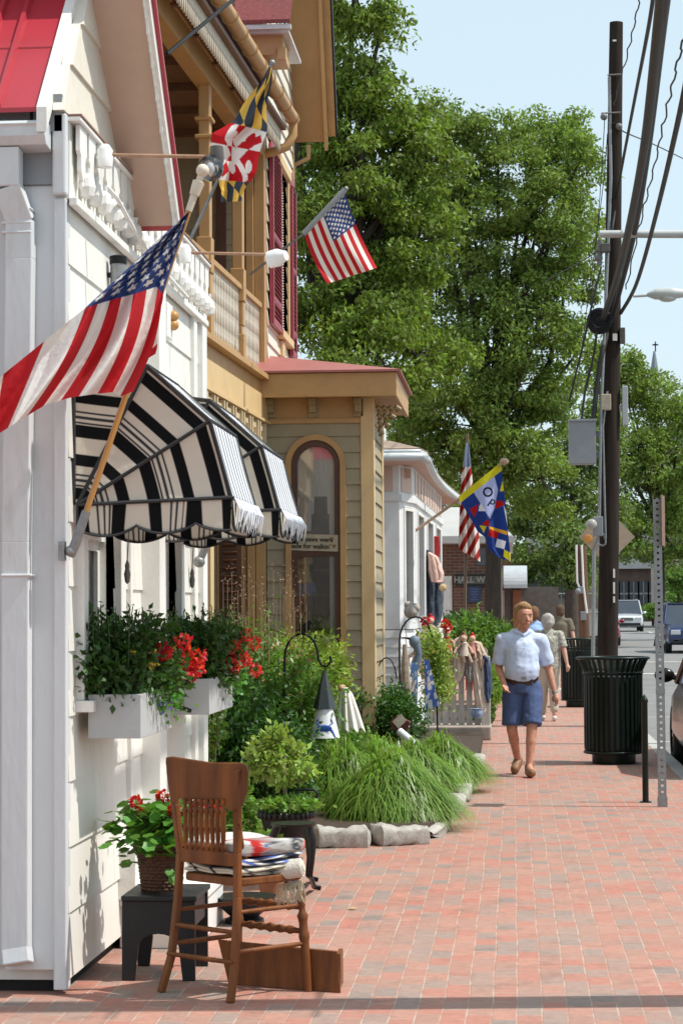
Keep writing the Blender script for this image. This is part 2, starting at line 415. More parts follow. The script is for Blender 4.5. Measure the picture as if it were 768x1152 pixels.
    m5 = n.new('ShaderNodeMix'); m5.data_type = 'RGBA'; m5.inputs['B'].default_value = (.17, .11, .085, 1); l.new(gr.outputs[0], m5.inputs['Factor']); l.new(m4.outputs['Result'], m5.inputs['A']); l.new(m5.outputs['Result'], b.inputs['Base Color'])
    # relief: sunken joints, uneven brick heights
    ht = n.new('ShaderNodeMath'); ht.operation = 'SUBTRACT'; l.new(br.outputs['Color'], ht.inputs[0]); 
    mu2 = n.new('ShaderNodeMath'); mu2.operation = 'MULTIPLY'; mu2.inputs[1].default_value = 2.0; l.new(br.outputs['Fac'], mu2.inputs[0]); l.new(mu2.outputs[0], ht.inputs[1])
    bp = n.new('ShaderNodeBump'); bp.inputs['Strength'].default_value = .5; bp.inputs['Distance'].default_value = .006
    ad = n.new('ShaderNodeMath'); ad.operation = 'MULTIPLY_ADD'; ad.inputs[1].default_value = .9; l.new(nz.outputs['Fac'], ad.inputs[0]); l.new(ht.outputs[0], ad.inputs[2])
    l.new(ad.outputs[0], bp.inputs['Height']); l.new(bp.outputs[0], b.inputs['Normal'])
    return m
EARTH = M('dry earth', (.16, .13, .09), .95, .3, 2)
ROADM = M('sun-bleached asphalt', (.20, .195, .19), .9, .12, 3, .4, 90, dirt=(.13, .13, .13), dscale=.6, damt=.5)
LINEM = M('worn road paint', (.62, .61, .57), .8, .12, 12, dirt=(.25, .25, .24), dscale=9, damt=.8)
KERBX = 1.55
tag(obj('ground', ribbon('g', -700, 700, -.16, EARTH, YS), EARTH), kind='structure')
tag(obj('road', ribbon('r', KERBX + .15, 12.5, -.13, ROADM, YS), ROADM), kind='structure')
tag(obj('brick_sidewalk', ribbon('s', -12, KERBX, 0, None, YS[:9]), brick_floor()), kind='structure')
mb = MB()
for i, y in enumerate(np.arange(2, 80, 3.0)):
    mb.box(KERBX, KERBX + .15, y, y + 2.985, -.14, .006 + gz(y))
tag(obj('kerb', mb, M('kerb concrete', (.42, .41, .38), .85, .1, 10, .3, 60, dirt=(.25, .24, .22)), bevel=.012), kind='structure')
tag(obj('cross_street', ribbon('c', -60, 60, -.126, None, [49, 60, 62]), ROADM), kind='structure')
mb = MB()
for y in (56, 66):                              # two painted stop bars, and lane dashes beyond
    mb.add([(1.9, y, -.12 + gz(y)), (9, y, -.12 + gz(y)), (9, y + .6, -.12 + gz(y)), (1.9, y + .6, -.12 + gz(y))], [(0, 1, 2, 3)])
for y in range(70, 240, 12):
    mb.add([(7.4, y, -.12 + gz(y)), (7.55, y, -.12 + gz(y)), (7.55, y + 5, -.12 + gz(y + 5)), (7.4, y + 5, -.12 + gz(y + 5))], [(0, 1, 2, 3)])
for y in (22, 28.5, 35):                        # parking bay ticks next to the kerb
    mb.add([(1.85, y, -.125), (3.9, y, -.125), (3.9, y + .12, -.125), (1.85, y + .12, -.125)], [(0, 1, 2, 3)])
mb.add([(3.9, 10, -.125), (4.0, 10, -.125), (4.0, 48, -.122), (3.9, 48, -.122)], [(0, 1, 2, 3)])
tag(obj('road_markings', mb, LINEM), kind='structure')
# pale tactile band and ramp at the corner of the pavement
mb = MB(); mb.box(-.8, KERBX - .01, 43.2, 44.2, .001, .012)
tag(obj('tactile_paving', mb, M('pale paving slab', (.55, .52, .47), .8, .1, 30, .4, 60)), kind='structure')

# ------------------------------------------------------------------ clapboards on any wall
def siding(mb, O, u, nrm, u0, u1, z0, z1, row, op=(), t=.022, base=.03, top=None, butt=None, seed=1):
    """wedge boards; op: openings (ua, ub, za, zb); top(u) limits the height (gables); butt: staggered butt joints"""
    O, u, nrm = Vector(O), Vector(u).normalized(), Vector(nrm).normalized(); rr = random.Random(seed)
    k = 0; z = z0
    while z < z1 - 1e-4:
        zt = min(z + row, z1); cuts = sorted({z, zt, *[c for o in op for c in o[2:4] if z < c < zt]})
        for a, b in zip(cuts, cuts[1:]):
            spans = [(u0, u1)]
            for o in op:
                if o[2] < b - 1e-5 and o[3] > a + 1e-5:
                    ns = []
                    for s0, s1 in spans:
                        if o[0] > s0: ns.append((s0, min(s1, o[0])))
                        if o[1] < s1: ns.append((max(s0, o[1]), s1))
                    spans = [q for q in ns if q[1] - q[0] > .004]
            fa, fb = (a - z) / row, (b - z) / row
            for s0, s1 in spans:
                segs = [(s0, s1)]
                if butt:
                    segs = []; c = s0 + rr.uniform(.2, 1) * butt; last = s0
                    while c < s1: segs.append((last, c)); last = c; c += butt * rr.uniform(.8, 1.2)
                    segs.append((last, s1))
                for q0, q1 in segs:
                    q1 -= .003 if butt else 0
                    if top:
                        zz0, zz1 = top(q0), top(q1)
                        if max(zz0, zz1) <= a: continue
                    pa, pb = t * (1 - fa) + .004, t * (1 - fb) + .004
                    zb0 = min(b, top(q0)) if top else b; zb1 = min(b, top(q1)) if top else b
                    if top and min(zb0, zb1) <= a + 1e-3: continue
                    w = []
                    for (uu, zz, off) in ((q0, a, -base), (q1, a, -base), (q1, a, pa), (q0, a, pa), (q0, zb0, -base), (q1, zb1, -base), (q1, zb1, pb), (q0, zb0, pb)):
                        p = O + u * uu + nrm * off; w.append((p.x, p.y, zz))
                    mb.add(w, [(0, 3, 2, 1), (4, 5, 6, 7), (3, 7, 6, 2), (0, 4, 7, 3), (1, 2, 6, 5), (0, 1, 5, 4)])
        z += row; k += 1
    return mb

# ------------------------------------------------------------------ WHITE HOUSE
XW, Y0, Y1 = -1.86, 9.10, 13.05
wh = thing('white_house', 'white clapboard shop front with red metal roof, scalloped trim and two small windows', 'house', (-3.4, 11, 0))
W1 = (9.37, 10.17, 1.24, 2.62); W2 = (11.22, 12.05, 1.24, 2.62)
mb = MB()
siding(mb, (XW, 0, 0), (0, 1, 0), (1, 0, 0), Y0, Y1, .06, 3.38, .275, [W1, W2], t=.010, butt=1.5, seed=3)
obj('street_wall', mb, WHITE, wh)


# interior kept hollow behind the windows: build the core as slabs
core = MB()
core.box(-4.6, -2.9, 9.14, Y1 - .02, .05, 3.6); core.box(-2.9, XW - .035, 9.14, Y1 - .02, .05, 1.1); core.box(-2.9, XW - .035, 9.14, Y1 - .02, 2.7, 3.6)
core.box(-2.9, XW - .035, 9.14, 9.3, 1.1, 2.7); core.box(-2.9, XW - .035, 10.3, 11.1, 1.1, 2.7); core.box(-2.9, XW - .035, 12.2, Y1 - .02, 1.1, 2.7)
obj('wall', core, M('plain white board', (.70, .69, .66), .7, .06), wh)
# end wall towards the camera: wide weathered boards with thin joints, uneven bottom edge
mb = MB(); xs = [-4.6, -4.1, -3.6, -3.1, -2.62, -2.075]
for a, b in zip(xs, xs[1:]):
    mb.box(a + .004, b - .004, 9.105, 9.14, .11 + rnd.uniform(-.01, .02), 3.42)
mb.box(-2.115, -2.068, 9.085, 9.105, .10, 3.42)
obj('end_wall', mb, BLUEW, wh)
mb = MB(); mb.box(-2.07, -1.862, 9.075, 9.14, .10, 3.42); mb.box(-1.905, -1.850, 9.06, 9.15, .02, 3.36); 
obj('corner_board', mb, BLUEW, wh, bevel=.006)
mb = MB(); mb.box(-4.6, -1.9, 9.16, 9.3, -.02, .12); mb.box(-1.95, -1.89, 9.3, Y1, -.02, .07)
obj('gap_shade', mb, DARK, wh)  # near-black boxes painted in as the shaded gap under the walls
# far corner boards and the upright between the windows
mb = MB(); mb.box(XW - .04, XW + .035, 12.62, 12.74, .05, 3.4); mb.box(XW - .04, XW + .045, 12.9, Y1 + .02, .05, 3.4)
obj('corner_board', mb, WHITE2, wh, bevel=.004)
mb = MB(); mb.box(XW + .003, XW + .105, 10.93, 11.13, .05, 3.30)
obj('pilaster', mb, WHITE2, wh, bevel=.005)
mb = MB(); mb.box(XW + .003, XW + .03, 10.5, 10.56, .05, 2.6)
obj('batten', mb, WHITE2, wh)
# white step box along the foot of the wall
mb = MB(); mb.box(XW + .005, -1.49, 10.32, 11.3, .0, .20); mb.box(XW + .005, -1.475, 10.30, 11.32, .20, .235); mb.box(XW + .005, XW + .09, 10.28, 10.5, .235, .47)
obj('plinth_step', mb, WHITE2, wh, bevel=.005)
# windows
for k, (a, b, c, d) in enumerate((W1, W2)):
    fr = MB(); X = XW
    fr.box(X - .12, X + .045, a - .10, a, c - .02, d); fr.box(X - .12, X + .045, b, b + .12, c - .02, d)
    fr.box(X - .02, X + .05, a - .10, b + .12, d, d + .12); fr.box(X - .02, X + .09, a - .12, b + .14, c - .07, c - .02)
    w = obj('window', fr, WHITE2, wh, bevel=.004)
    sh = MB()
    for z0_, z1_, xo in ((c - .02, (c + d) / 2, -.06), ((c + d) / 2, d, -.035)):
        sh.box(X + xo - .03, X + xo, a, a + .05, z0_, z1_); sh.box(X + xo - .03, X + xo, b - .05, b, z0_, z1_)
        sh.box(X + xo - .03, X + xo, a + .05, b - .05, z0_, z0_ + .05); sh.box(X + xo - .03, X + xo, a + .05, b - .05, z1_ - .045, z1_)
    sh.box(X - .085, X - .07, (a + b) / 2 - .012, (a + b) / 2 + .012, c, (c + d) / 2 - .05)
    obj('sash', sh, WHITE2, w)
    g = MB(); g.box(X - .081, X - .079, a + .05, b - .05, c + .03, (c + d) / 2 - .045); g.box(X - .053, X - .051, a + .05, b - .05, (c + d) / 2 + .05, d - .045)
    obj('pane', g, GLASSW, w)
    g = MB(); ph = k * 1.3
    g.grid(lambda u, v: (X - .20 + .03 * math.sin(u * 46 + ph) , lerp(a + .02, lerp(b, a, .45), u), lerp(c, d, v)), 60, 3)
    g.grid(lambda u, v: (X - .20 + .03 * math.sin(u * 46 + ph), lerp(lerp(b, a, .3), b - .01, u), lerp(c, d, v)), 40, 3)
    obj('curtain', g, CURT, w, smooth=True)
# frieze: brown capped rail, moulding and a row of pointed scallops
ZF = 3.69
fz = MB(); fz.box(XW - .03, XW + .02, Y0 - .02, Y1, 3.36, ZF)
obj('frieze', fz, WHITE, wh)
mb = MB(); mb.box(XW + .02, XW + .055, Y0 - .03, Y1 + .03, 3.33, 3.365)
mb.box(XW - .06, XW + .07, Y0 - .03, Y1 + .03, ZF + .002, ZF + .022)
obj('rail', mb, WHITE2, wh, bevel=.004)
mb = MB(); mb.box(XW - .05, XW + .075, Y0 - .03, Y1 + .03, ZF + .024, ZF + .032)
obj('flashing', mb, M('rusty flashing', (.30, .17, .12), .7, .25, 20), wh)
sc = MB(); sh = MB()
y = Y0 + .03
while y < Y1 - .08:
    sc.prism([(XW + .055, y, ZF), (XW + .055, y + .155, ZF), (XW + .055, y + .155, 3.58), (XW + .055, y + .125, 3.56), (XW + .055, y + .125, 3.50), (XW + .055, y + .0775, 3.455), (XW + .055, y + .03, 3.50), (XW + .055, y + .03, 3.56), (XW + .055, y, 3.58)], (-.018, 0, 0))
    sc.lathe([(.006, 0), (.034, .012), (.042, .05), (.034, .09), (.016, .11), (.02, .135)], (XW + .048, y + .1775, 3.40), 12)
    sc.lathe([(.001, -.03), (.012, -.02), (.012, 0)], (XW + .046, y + .0775, 3.455), 6)
    y += .20
obj('scalloped_trim', sc, WHITE2, wh)
# gable wall above, cream clapboards lit by the sun
def gtop(yy): return min(3.77 + (yy - 9.0) * 1.04, 14.05 - yy)
gab = MB()
def gt(yy): return 3.72 + 10 if False else gtop(yy)
Op = []
z = ZF + .035
while z < 4.36:
    zt = min(z + .24, 4.40)
    ya = lambda q: 9.0 + (q - 3.77) / 1.04
    yb = lambda q: 14.05 - q
    p = [(XW + .014, max(ya(z), 9.0), z), (XW + .014, yb(z), z), (XW, yb(zt), zt), (XW, max(ya(zt), 9.0), zt)]
    gab.prism(p, (-.05, 0, 0)); z += .24
obj('gable_wall', gab, CREAM, wh)
# right hand rake: soffit slab with pale icicle-edged bargeboard
rk = MB(); ysf = (9.5, 10.55)
def rkp(yv, dx, dz): return (XW + dx, yv, 14.05 - yv + dz)
rk.prism([rkp(9.45, 0, 0), rkp(9.45, .235, 0), rkp(9.45, .235, .03), rkp(9.45, 0, .03)], (0, 1.1, -1.1))
obj('soffit', rk, PINKW, wh)
bb = MB(); bb.prism([rkp(9.43, .24, -.045), rkp(9.43, .27, -.045), rkp(9.43, .27, .10), rkp(9.43, .24, .10)], (0, 1.14, -1.14))
n_ = 26
for i in range(n_):
    yy = 9.46 + i * 1.08 / n_
    bb.prism([rkp(yy, .243, -.04), rkp(yy + .022, .243, -.04), rkp(yy + .012, .243, -.04 - .035 - .02 * (i % 3 == 0))], (.014, 0, 0))
obj('bargeboard', bb, WHITE2, wh)
rf = MB(); rf.prism([rkp(9.40, -1.8, .034), rkp(9.40, .29, .034), rkp(9.40, .29, .06), rkp(9.40, -1.8, .06)], (0, 1.2, -1.2))
obj('roof', rf, REDROOF, wh)
# near roof slope: standing seam red metal rising away from the camera
rp_ = MB()
def rfp(x, yv, dz): return (x, yv, 3.775 + (yv - 9.0) * 1.04 + dz)
rp_.prism([rfp(-4.8, 8.93, 0), rfp(-1.945, 8.93, 0), rfp(-1.945, 8.93, .02), rfp(-4.8, 8.93, .02)], (0, .72, .72 * 1.04))
for x in (-2.13, -2.24, -2.50, -2.76, -3.1, -3.4):
    rp_.prism([rfp(x, 8.93, .02), rfp(x + .03, 8.93, .02), rfp(x + .024, 8.93, .055), rfp(x + .006, 8.93, .055)], (0, .72, .72 * 1.04))
rp_.prism([rfp(-4.8, 9.25, .021), rfp(-1.95, 9.25, .021), rfp(-1.95, 9.25, .028), rfp(-4.8, 9.25, .028)], (0, .03, .03 * 1.04))
obj('roof', rp_, REDROOF, wh, label='red standing seam roof slope over the near end')
vg = MB(); vg.prism([rfp(-1.943, 8.9, -.06), rfp(-1.90, 8.9, -.06), rfp(-1.90, 8.9, .045), rfp(-1.943, 8.9, .045)], (0, .75, .75 * 1.04))
obj('verge_board', vg, WHITE2, wh)
fb = MB(); fb.box(-4.7, -2.0, 9.03, 9.10, 3.66, 3.765); fb.box(-1.985, -1.862, 9.03, 9.10, 3.64, 3.80); fb.box(-4.7, -1.9, 9.06, 9.10, 3.42, 3.65)
obj('fascia', fb, GREYB, wh)
cb = MB(); cb.box(-1.905, -1.845, 9.03, 9.1, 3.37, 3.72)
obj('corner_block', cb, BLUEW, wh, bevel=.01)
# gutter with rounded lip and the downspout below it
gt_ = MB()
prof = [(9.06, 3.665), (8.92, 3.665), (8.905, 3.65), (8.915, 3.64), (8.915, 3.60), (8.94, 3.565), (9.06, 3.555)]
gt_.prism([(-1.91, a, b) for a, b in prof], (-2.8, 0, 0))
obj('gutter', gt_, GALV, wh, bevel=.004)
ds = MB()
P0 = [(-2.085, 8.985, 3.56), (-2.085, 8.985, 3.40), (-2.04, 9.03, 3.26), (-2.04, 9.035, 3.1), (-2.055, 9.035, 1.9), (-2.055, 9.035, .2), (-2.045, 9.02, .14)]
for p, q in zip(P0, P0[1:]): ds.bar(p, Vector(q) + (Vector(q) - Vector(p)).normalized() * .006, .115, .085, (0, 1, 0))
for zc in (3.30, 3.24, 3.2, 1.75): ds.box(-2.115, -1.985, 8.985, 9.085, zc, zc + .012)
obj('downspout', ds, BLUEW, wh, bevel=.012)
wd = MB(); wd.tube([(XW + .02, 9.75, 3.58), (XW + .09, 9.8, 3.5), (XW + .085, 10.4, 3.42), (XW + .08, 11.2, 3.38), (XW + .07, 12.1, 3.37)], .011, 6)
obj('conduit', wd, WHITE2, wh, smooth=True)

wh.location.x -= .028; XW -= .028
# ------------------------------------------------------------------ awnings
def awning(ya, yb, label, up=0.0):
    t = thing('window_awning', label, 'awning', (XW, (ya + yb) / 2, 2.0), 'striped awnings over the white house windows')
    prof = [(0, 2.70 + up), (.335, 2.655 + up), (.605, 2.415 + up), (.695, 2.085 + up)]; piv = (.03, 2.06 + up)
    BK, WT, GR = (.055, .06, .07), (.88, .85, .79), (.24, .25, .27)
    def band(s):                               # stripe pattern across a width of one repeat
        s = s % 1.0
        if s < .18: return BK
        if s < .30: return WT
        if s < .335: return GR
        if s < .39: return WT
        if s < .425: return GR
        if s < .48: return WT
        if s < .505: return GR
        if s < .53: return WT
        if s < .72: return BK
        return WT
    cm = MV('striped awning canvas', .85, .25, .06)
    # side gores: stripes concentric with the outer edge
    def side(y, flip):
        def fn(u, v):                          # u along profile, v pivot->rim
            q = u * 3; i = min(2, int(q)); f = q - i
            a = lerp(prof[i][0], prof[i + 1][0], f); b = lerp(prof[i][1], prof[i + 1][1], f)
            x = lerp(piv[0], a, v); z = lerp(piv[1], b, v)
            if i == 0: x = lerp(0.0, a, v) if u < 1e-6 else x
            puff = .025 * math.sin(math.pi * f) * v * flip
            return Vector((XW + x, y + puff, z))
        return fn
    for y, fl in ((ya, 1), (yb, -1)):
        c = cloth('side_panel', side(y, fl), lambda u, v: band((1 - v) * 2.35 + .45), 48, 150, cm, t)
    def front(u, v):
        q = v * 3; i = min(2, int(q)); f = q - i
        return Vector((XW + lerp(prof[i][0], prof[i + 1][0], f), lerp(ya, yb, u), lerp(prof[i][1], prof[i + 1][1], f) - .012 * math.sin(math.pi * f)))
    cloth('canopy', front, lambda u, v: ((.42, .46, .52) if (u * 8.5) % 1 < .30 else (.92, .93, .95)) if u > .04 else BK, 170, 24, cm, t)
    # scalloped valance on three sides with black binding
    def sco(s): return -.100 - .040 * abs(math.sin(s * math.pi)) ** .7
    def val(p0, p1, nrep, name='valance', drop=1.0):
        p0, p1 = Vector(p0), Vector(p1)
        def fn(u, v):
            p = p0.lerp(p1, u); return Vector((p.x + .012 * v * math.sin(u * nrep * 6.28), p.y, p.z + sco(u * nrep) * v * drop))
        cl = cloth(name, fn, lambda u, v: BK if v > .93 or v < .05 else band(u * nrep * .8 + .05), 130, 12, cm, t)
    x3, z3, zp = XW + .695, 2.085 + up, 2.06 + up
    val((XW + .03, ya, zp), (x3, ya, z3), 2.6); val((XW + .03, yb, zp), (x3, yb, z3), 2.6); val((x3, ya, z3), (x3, yb, z3), 4)
    bd = MB(); K = M('black binding', (.02, .021, .024), .7, .1)
    for y in (ya, yb):
        e = .006 if y == yb else -.006
        for a, b in prof[1:]: bd.tube([(XW + piv[0], y + e, piv[1]), (XW + a, y + e, b)], .009, 6)
        bd.tube([(XW + a, y, b) for a, b in prof], .007, 6)
        bd.tube([(XW + .012, y, zp), (XW + .012, y, zp + .64)], .010, 6)
        s0, s1 = Vector((XW + .03, y + e, zp)), Vector((x3, y + e, z3))
        bd.tube([s0.lerp(s1, i / 60) + Vector((0, 0, sco(i / 60 * 2.6))) for i in range(61)], .006, 5)
        bd.tube([s0, s0 + Vector((0, 0, -.10))], .006, 5)
    for a, b in prof[1:]: bd.tube([(XW + a, ya, b), (XW + a, yb, b)], .008, 6)
    bd.tube([Vector((x3 + .004, lerp(ya, yb, i / 60), z3 + sco(i / 60 * 4))) for i in range(61)], .006, 5)
    obj('binding', bd, K, t, smooth=True)
    # white fringe down the front edge
    fr = MB(); r2 = random.Random(int(ya * 10))
    for i in range(34):
        yy = lerp(ya, yb, i / 33)
        fr.tube([(x3 + .012, yy, z3 + .0), (x3 + .03 + r2.uniform(0, .012), yy + r2.uniform(-.01, .01), z3 - .05), (x3 + .02 + r2.uniform(-.02, .02), yy + r2.uniform(-.02, .02), z3 - .09 - r2.uniform(0, .06))], [.003, .005, .001], 4)
    obj('fringe', fr, M('pale fringe', (.70, .74, .80), .8, .1), t)
    cd = MB()
    cd.tube([(XW + .12, yb - .05, 2.15), (XW + .10, yb - .04, 1.84)], .003, 5)
    cd.lathe([(.003, -.09), (.011, -.08), (.016, -.045), (.010, -.02), (.012, -.005), (.004, .02)], (XW + .10, yb - .04, 1.82), 8)
    obj('pull_cord', cd, M('grey knotted cord', (.25, .23, .2), .8, .2), t)
    return t
awning(9.2, 10.05, 'black and white striped dome awning over the nearer window with the flowers')
awning(11.1, 12.1, 'black and white striped dome awning partly behind the nearer one, by the yellow porch', .035)

# ------------------------------------------------------------------ window boxes with flowers
GREY_BOX = M('planter wood greyed for shade', (.43, .44, .44), .55, .05, 5, .1, 40, dirt=(.4, .38, .36), dscale=6, damt=.3)  # white boxes, base colour greyed to carry the shade on them
FOL_D = leafm('dark box foliage', (.045, .10, .022)); FOL_G = leafm('geranium leaf green', (.10, .26, .045)); FOL_GREY = leafm('silver sprig', (.20, .25, .17))
RED_P = M('red petals', (.62, .012, .020), .55, .15, 20, island=.25, trans=.25)
YEL_P = M('yellow petals', (.7, .5, .06), .55, .15, 20, island=.25, trans=.25); PUR_P = M('violet petals', (.16, .12, .5), .5, .15, 20, island=.2)
def petals(name, centres, r, mat, parent, seed, n=46, size=.022):
    g = np.random.default_rng(seed); P_ = []; N_ = []
    for c in centres:
        d = g.normal(size=(n, 3)); d /= np.linalg.norm(d, axis=1)[:, None]; P_.append(np.array(c) + d * r * g.uniform(.55, 1, (n, 1))); N_.append(d)
    return leaves(name, np.concatenate(P_), size, size * .95, mat, parent, seed, 0.0, N=np.concatenate(N_) * 1.2)
def box_foliage(c0, c1, n, seed, mat, parent, L=.045, Wd=.022, name='foliage'):
    g = np.random.default_rng(seed); c0, c1 = np.array(c0), np.array(c1); cl = g.uniform(0, 1, (34, 3)); pts = []
    cl[:, 2] = cl[:, 2] ** 1.4
    cc = c0 + cl * (c1 - c0)
    for c in cc: pts.append(c + g.normal(size=(n // 34, 3)) * np.array([.045, .06, .05]))
    p = np.concatenate(pts); mid = (c0 + c1) / 2; N_ = p - mid; N_ /= np.linalg.norm(N_, axis=1)[:, None]
    return leaves(name, p, L, Wd, mat, parent, seed, -.1, N=N_ * .7)
def window_box(ya, yb, label, seed):
    t = thing('window_box', label, 'window box', (XW + .14, (ya + yb) / 2, 1.05), 'planter boxes under the awnings')
    X0, X1, z0_, z1_ = XW + .055, XW + .285, 1.055, 1.245
    mb = MB(); mb.box(X0, X1, ya, ya + .018, z0_, z1_); mb.box(X0, X1, yb - .018, yb, z0_, z1_); mb.box(X1 - .018, X1, ya + .018, yb - .018, z0_, z1_)
    mb.box(X0, X0 + .018, ya + .018, yb - .018, z0_, z1_); mb.box(X0 + .018, X1 - .018, ya + .018, yb - .018, z0_, z0_ + .02)
    obj('box', mb, GREY_BOX, t, bevel=.003)
    mb = MB(); mb.box(X0 + .019, X1 - .019, ya + .019, yb - .019, z0_ + .021, z1_ - .03); obj('soil', mb, SOIL, t)
    box_foliage((X0 + .0, ya + .03, z1_ + .05), (X1 + .03, yb - .03, z1_ + .25), 5200, seed, FOL_D, t)
    g = np.random.default_rng(seed + 5); st = MB(); tips = []
    for i in range(26):
        x, y = g.uniform(X0, X1), g.uniform(ya, yb - .2); h = g.uniform(.25, .40)
        p = [(x, y, z1_), (x + g.uniform(-.02, .05), y + g.uniform(-.03, .03), z1_ + h)]; st.tube(p, .0025, 4); tips += [np.array(p[1]) - np.array([0, 0, q * .018]) + g.normal(size=3) * .008 for q in range(9)]
    obj('stems', st, FOL_D, t)
    leaves('sprigs', np.array(tips), .024, .009, FOL_GREY, t, seed, -.3)
    pe = [(X1 + .03 + g.uniform(-.05, .12), lerp(ya, yb, g.uniform(.35, .98)), z1_ + .04 + g.uniform(-.02, .19)) for _ in range(13)]
    tl = np.concatenate([np.array([X1 + .02, lerp(ya, yb, .78), z1_ + .0]) + g.normal(size=(240, 3)) * np.array([.04, .12, .06])])
    leaves('trailing_leaves', tl, .034, .026, FOL_G, t, seed + 9, .3)
    petals('red_flowers', pe, .032, RED_P, t, seed)
    ye = [(X1 + g.uniform(-.15, .04), lerp(ya, yb, g.uniform(.1, .9)), z1_ + g.uniform(.08, .2)) for _ in range(8)]
    petals('yellow_flowers', ye, .013, YEL_P, t, seed + 2, 12, .014)
    pv = [(X1 + g.uniform(.0, .06), lerp(ya, yb, g.uniform(.5, .95)), z1_ + g.uniform(-.12, .12)) for _ in range(4)]
    petals('violet_flowers', pv, .018, PUR_P, t, seed + 3, 12, .018)
window_box(9.30, 10.16, 'white window box of dark foliage and red flowers under the nearer awning', 11)
window_box(11.42, 12.36, 'white window box with red flowers under the farther awning, nearer the porch', 23)
t = thing('bird_ornament', 'small blue bird cut-out mounted beneath the farther flower box', 'ornament', (-1.72, 11.25, 1.1))
b = PY(193, 783, 11.25); mb = MB()
out_ = [(-.035, -.01), (-.02, .012), (0, .02), (.012, .05), (.02, .02), (.035, .035), (.045, .02), (.03, .0), (.028, -.025), (.0, -.035), (-.02, -.02)]
mb.prism([(b.x + a, b.y, b.z + c) for a, c in out_], (0, .012, 0)); obj('bird', mb, M('blue enamel', (.02, .05, .28), .4, .1), t)
mb = MB(); mb.bar(PY(186, 790, 11.22), PY(214, 800, 11.35), .02, .02); obj('bracket', mb, BLACKM, t)
def pbox(mb, x0, y0, x1, y1, Y, dep):
    """box whose camera-side face spans the pixel rectangle at distance Y"""
    a, b = PY(x0, y1, Y), PY(x1, y0, Y)
    return mb.box(min(a.x, b.x), max(a.x, b.x), Y, Y + dep, min(a.z, b.z), max(a.z, b.z))
def XH(y): return -2.5 + .036 * (y - 17.2)
def PH(px, py, off=0.0):
    d = ray(px, py); t = (-3.119 + off) / (d.x - .036 * d.y)
    return Vector((d.x * t, d.y * t, CAMZ + d.z * t))
# ------------------------------------------------------------------ YELLOW HOUSE
YB = 20.8
yh = thing('yellow_house', 'tan and cream clapboard house with two storey porch, maroon shutters and arched bay window', 'house', (-3.6, 20, 0))
YS0, YE = 13.2, 20.78
def hbox(mb, y0, y1, o0, o1, z0, z1):          # box running along the slightly skewed street face
    a = [(XH(y0) + o0, y0, z0), (XH(y0) + o1, y0, z0), (XH(y1) + o1, y1, z0), (XH(y1) + o0, y1, z0)]
    return mb.prism(a[::-1], (0, 0, z1 - z0)) if z1 < z0 else mb.prism(a, (0, 0, z1 - z0))
mb = MB(); hbox(mb, YS0, YE, -2.0, 0.02, 3.66, 3.78); hbox(mb, YS0, YE, -.16, 0.10, 3.785, 3.83)
obj('balcony_floor', mb, TAN, yh)
mb = MB(); hbox(mb, YS0, YE, -.06, 0.03, 3.42, 3.655); hbox(mb, YS0, YE, -.06, .06, 3.39, 3.415)
obj('balcony_fascia', mb, TANL, yh)
mb = MB(); hbox(mb, YS0, YE, -.06, 0.0, 3.06, 3.385); hbox(mb, YS0, YE, -.06, .035, 3.03, 3.055)
y = 15.0; k = 0
while y < 20.6:                                # carved bracket panels in the frieze
    hbox(mb, y, y + .05, 0.003, .05, 3.07, 3.38)
    for q in (3.10, 3.20, 3.30): hbox(mb, y + .09, y + .30, .003, .035, q, q + .045)
    hbox(mb, y + .345, y + .385, 0.003, .05, 3.07, 3.38)
    y += .47
obj('frieze', mb, M('cream frieze paint', (.62, .49, .31), .5, .06, 5, dirt=(.4, .3, .2), damt=.4), yh)
# posts, both storeys
for yp, w in ((17.85, .13), (15.6, .13), (19.55, .13), (13.5, .13)):
    mb = MB(); x = XH(yp)
    mb.box(x - w, x, yp, yp + .16, 3.84, 4.12); mb.box(x - w + .02, x - .02, yp + .02, yp + .14, 4.12, 4.20)
    mb.box(x - w + .015, x - .01, yp + .02, yp + .15, 4.20, 4.42); mb.box(x - w, x, yp, yp + .16, 4.42, 4.72)
    mb.box(x - w + .02, x - .015, yp + .02, yp + .15, 4.72, 6.2)
    for zz in (5.55, 5.7): mb.box(x - w - .01, x + .01, yp - .01, yp + .17, zz, zz + .03)
    obj('post', mb, TAN, yh, bevel=.008)
for yp in (14.0, 15.7, 17.9, 19.2):
    mb = MB(); x = XH(yp); mb.box(x - .20, x - .02, yp, yp + .18, 0, 3.03); mb.box(x - .23, x + .01, yp - .02, yp + .20, 0, .25); mb.box(x - .22, x, yp - .01, yp + .19, 2.85, 2.95)
    obj('column', mb, TANL, yh, bevel=.008)
# fretwork balustrade
for a, b in ((13.66, 15.6), (15.76, 17.85), (18.01, 19.55), (19.71, 20.76)):
    rl = MB(); hbox(rl, a, b, -.10, -.02, 4.52, 4.57); hbox(rl, a, b, -.09, -.03, 3.90, 3.94)
    ob = obj('balustrade', rl, TAN, yh, bevel=.004)
    bl = MB(); n = int((b - a) / .078)
    for i in range(n):
        y = lerp(a, b, (i + .5) / n); x = XH(y) - .06
        s = [(-.012, 3.94), (-.03, 3.99), (-.012, 4.07), (-.03, 4.15), (-.03, 4.17), (-.012, 4.24), (-.03, 4.31), (-.012, 4.40), (-.03, 4.47), (-.03, 4.52)]
        pl = [(x, y + q[0], q[1]) for q in s] + [(x, y - q[0], q[1]) for q in reversed(s)]
        bl.prism(pl, (.012, 0, 0))
    obj('baluster_panel', bl, M('cream fretwork', (.66, .60, .50), .6, .06, 6, dirt=(.4, .36, .28)), ob)
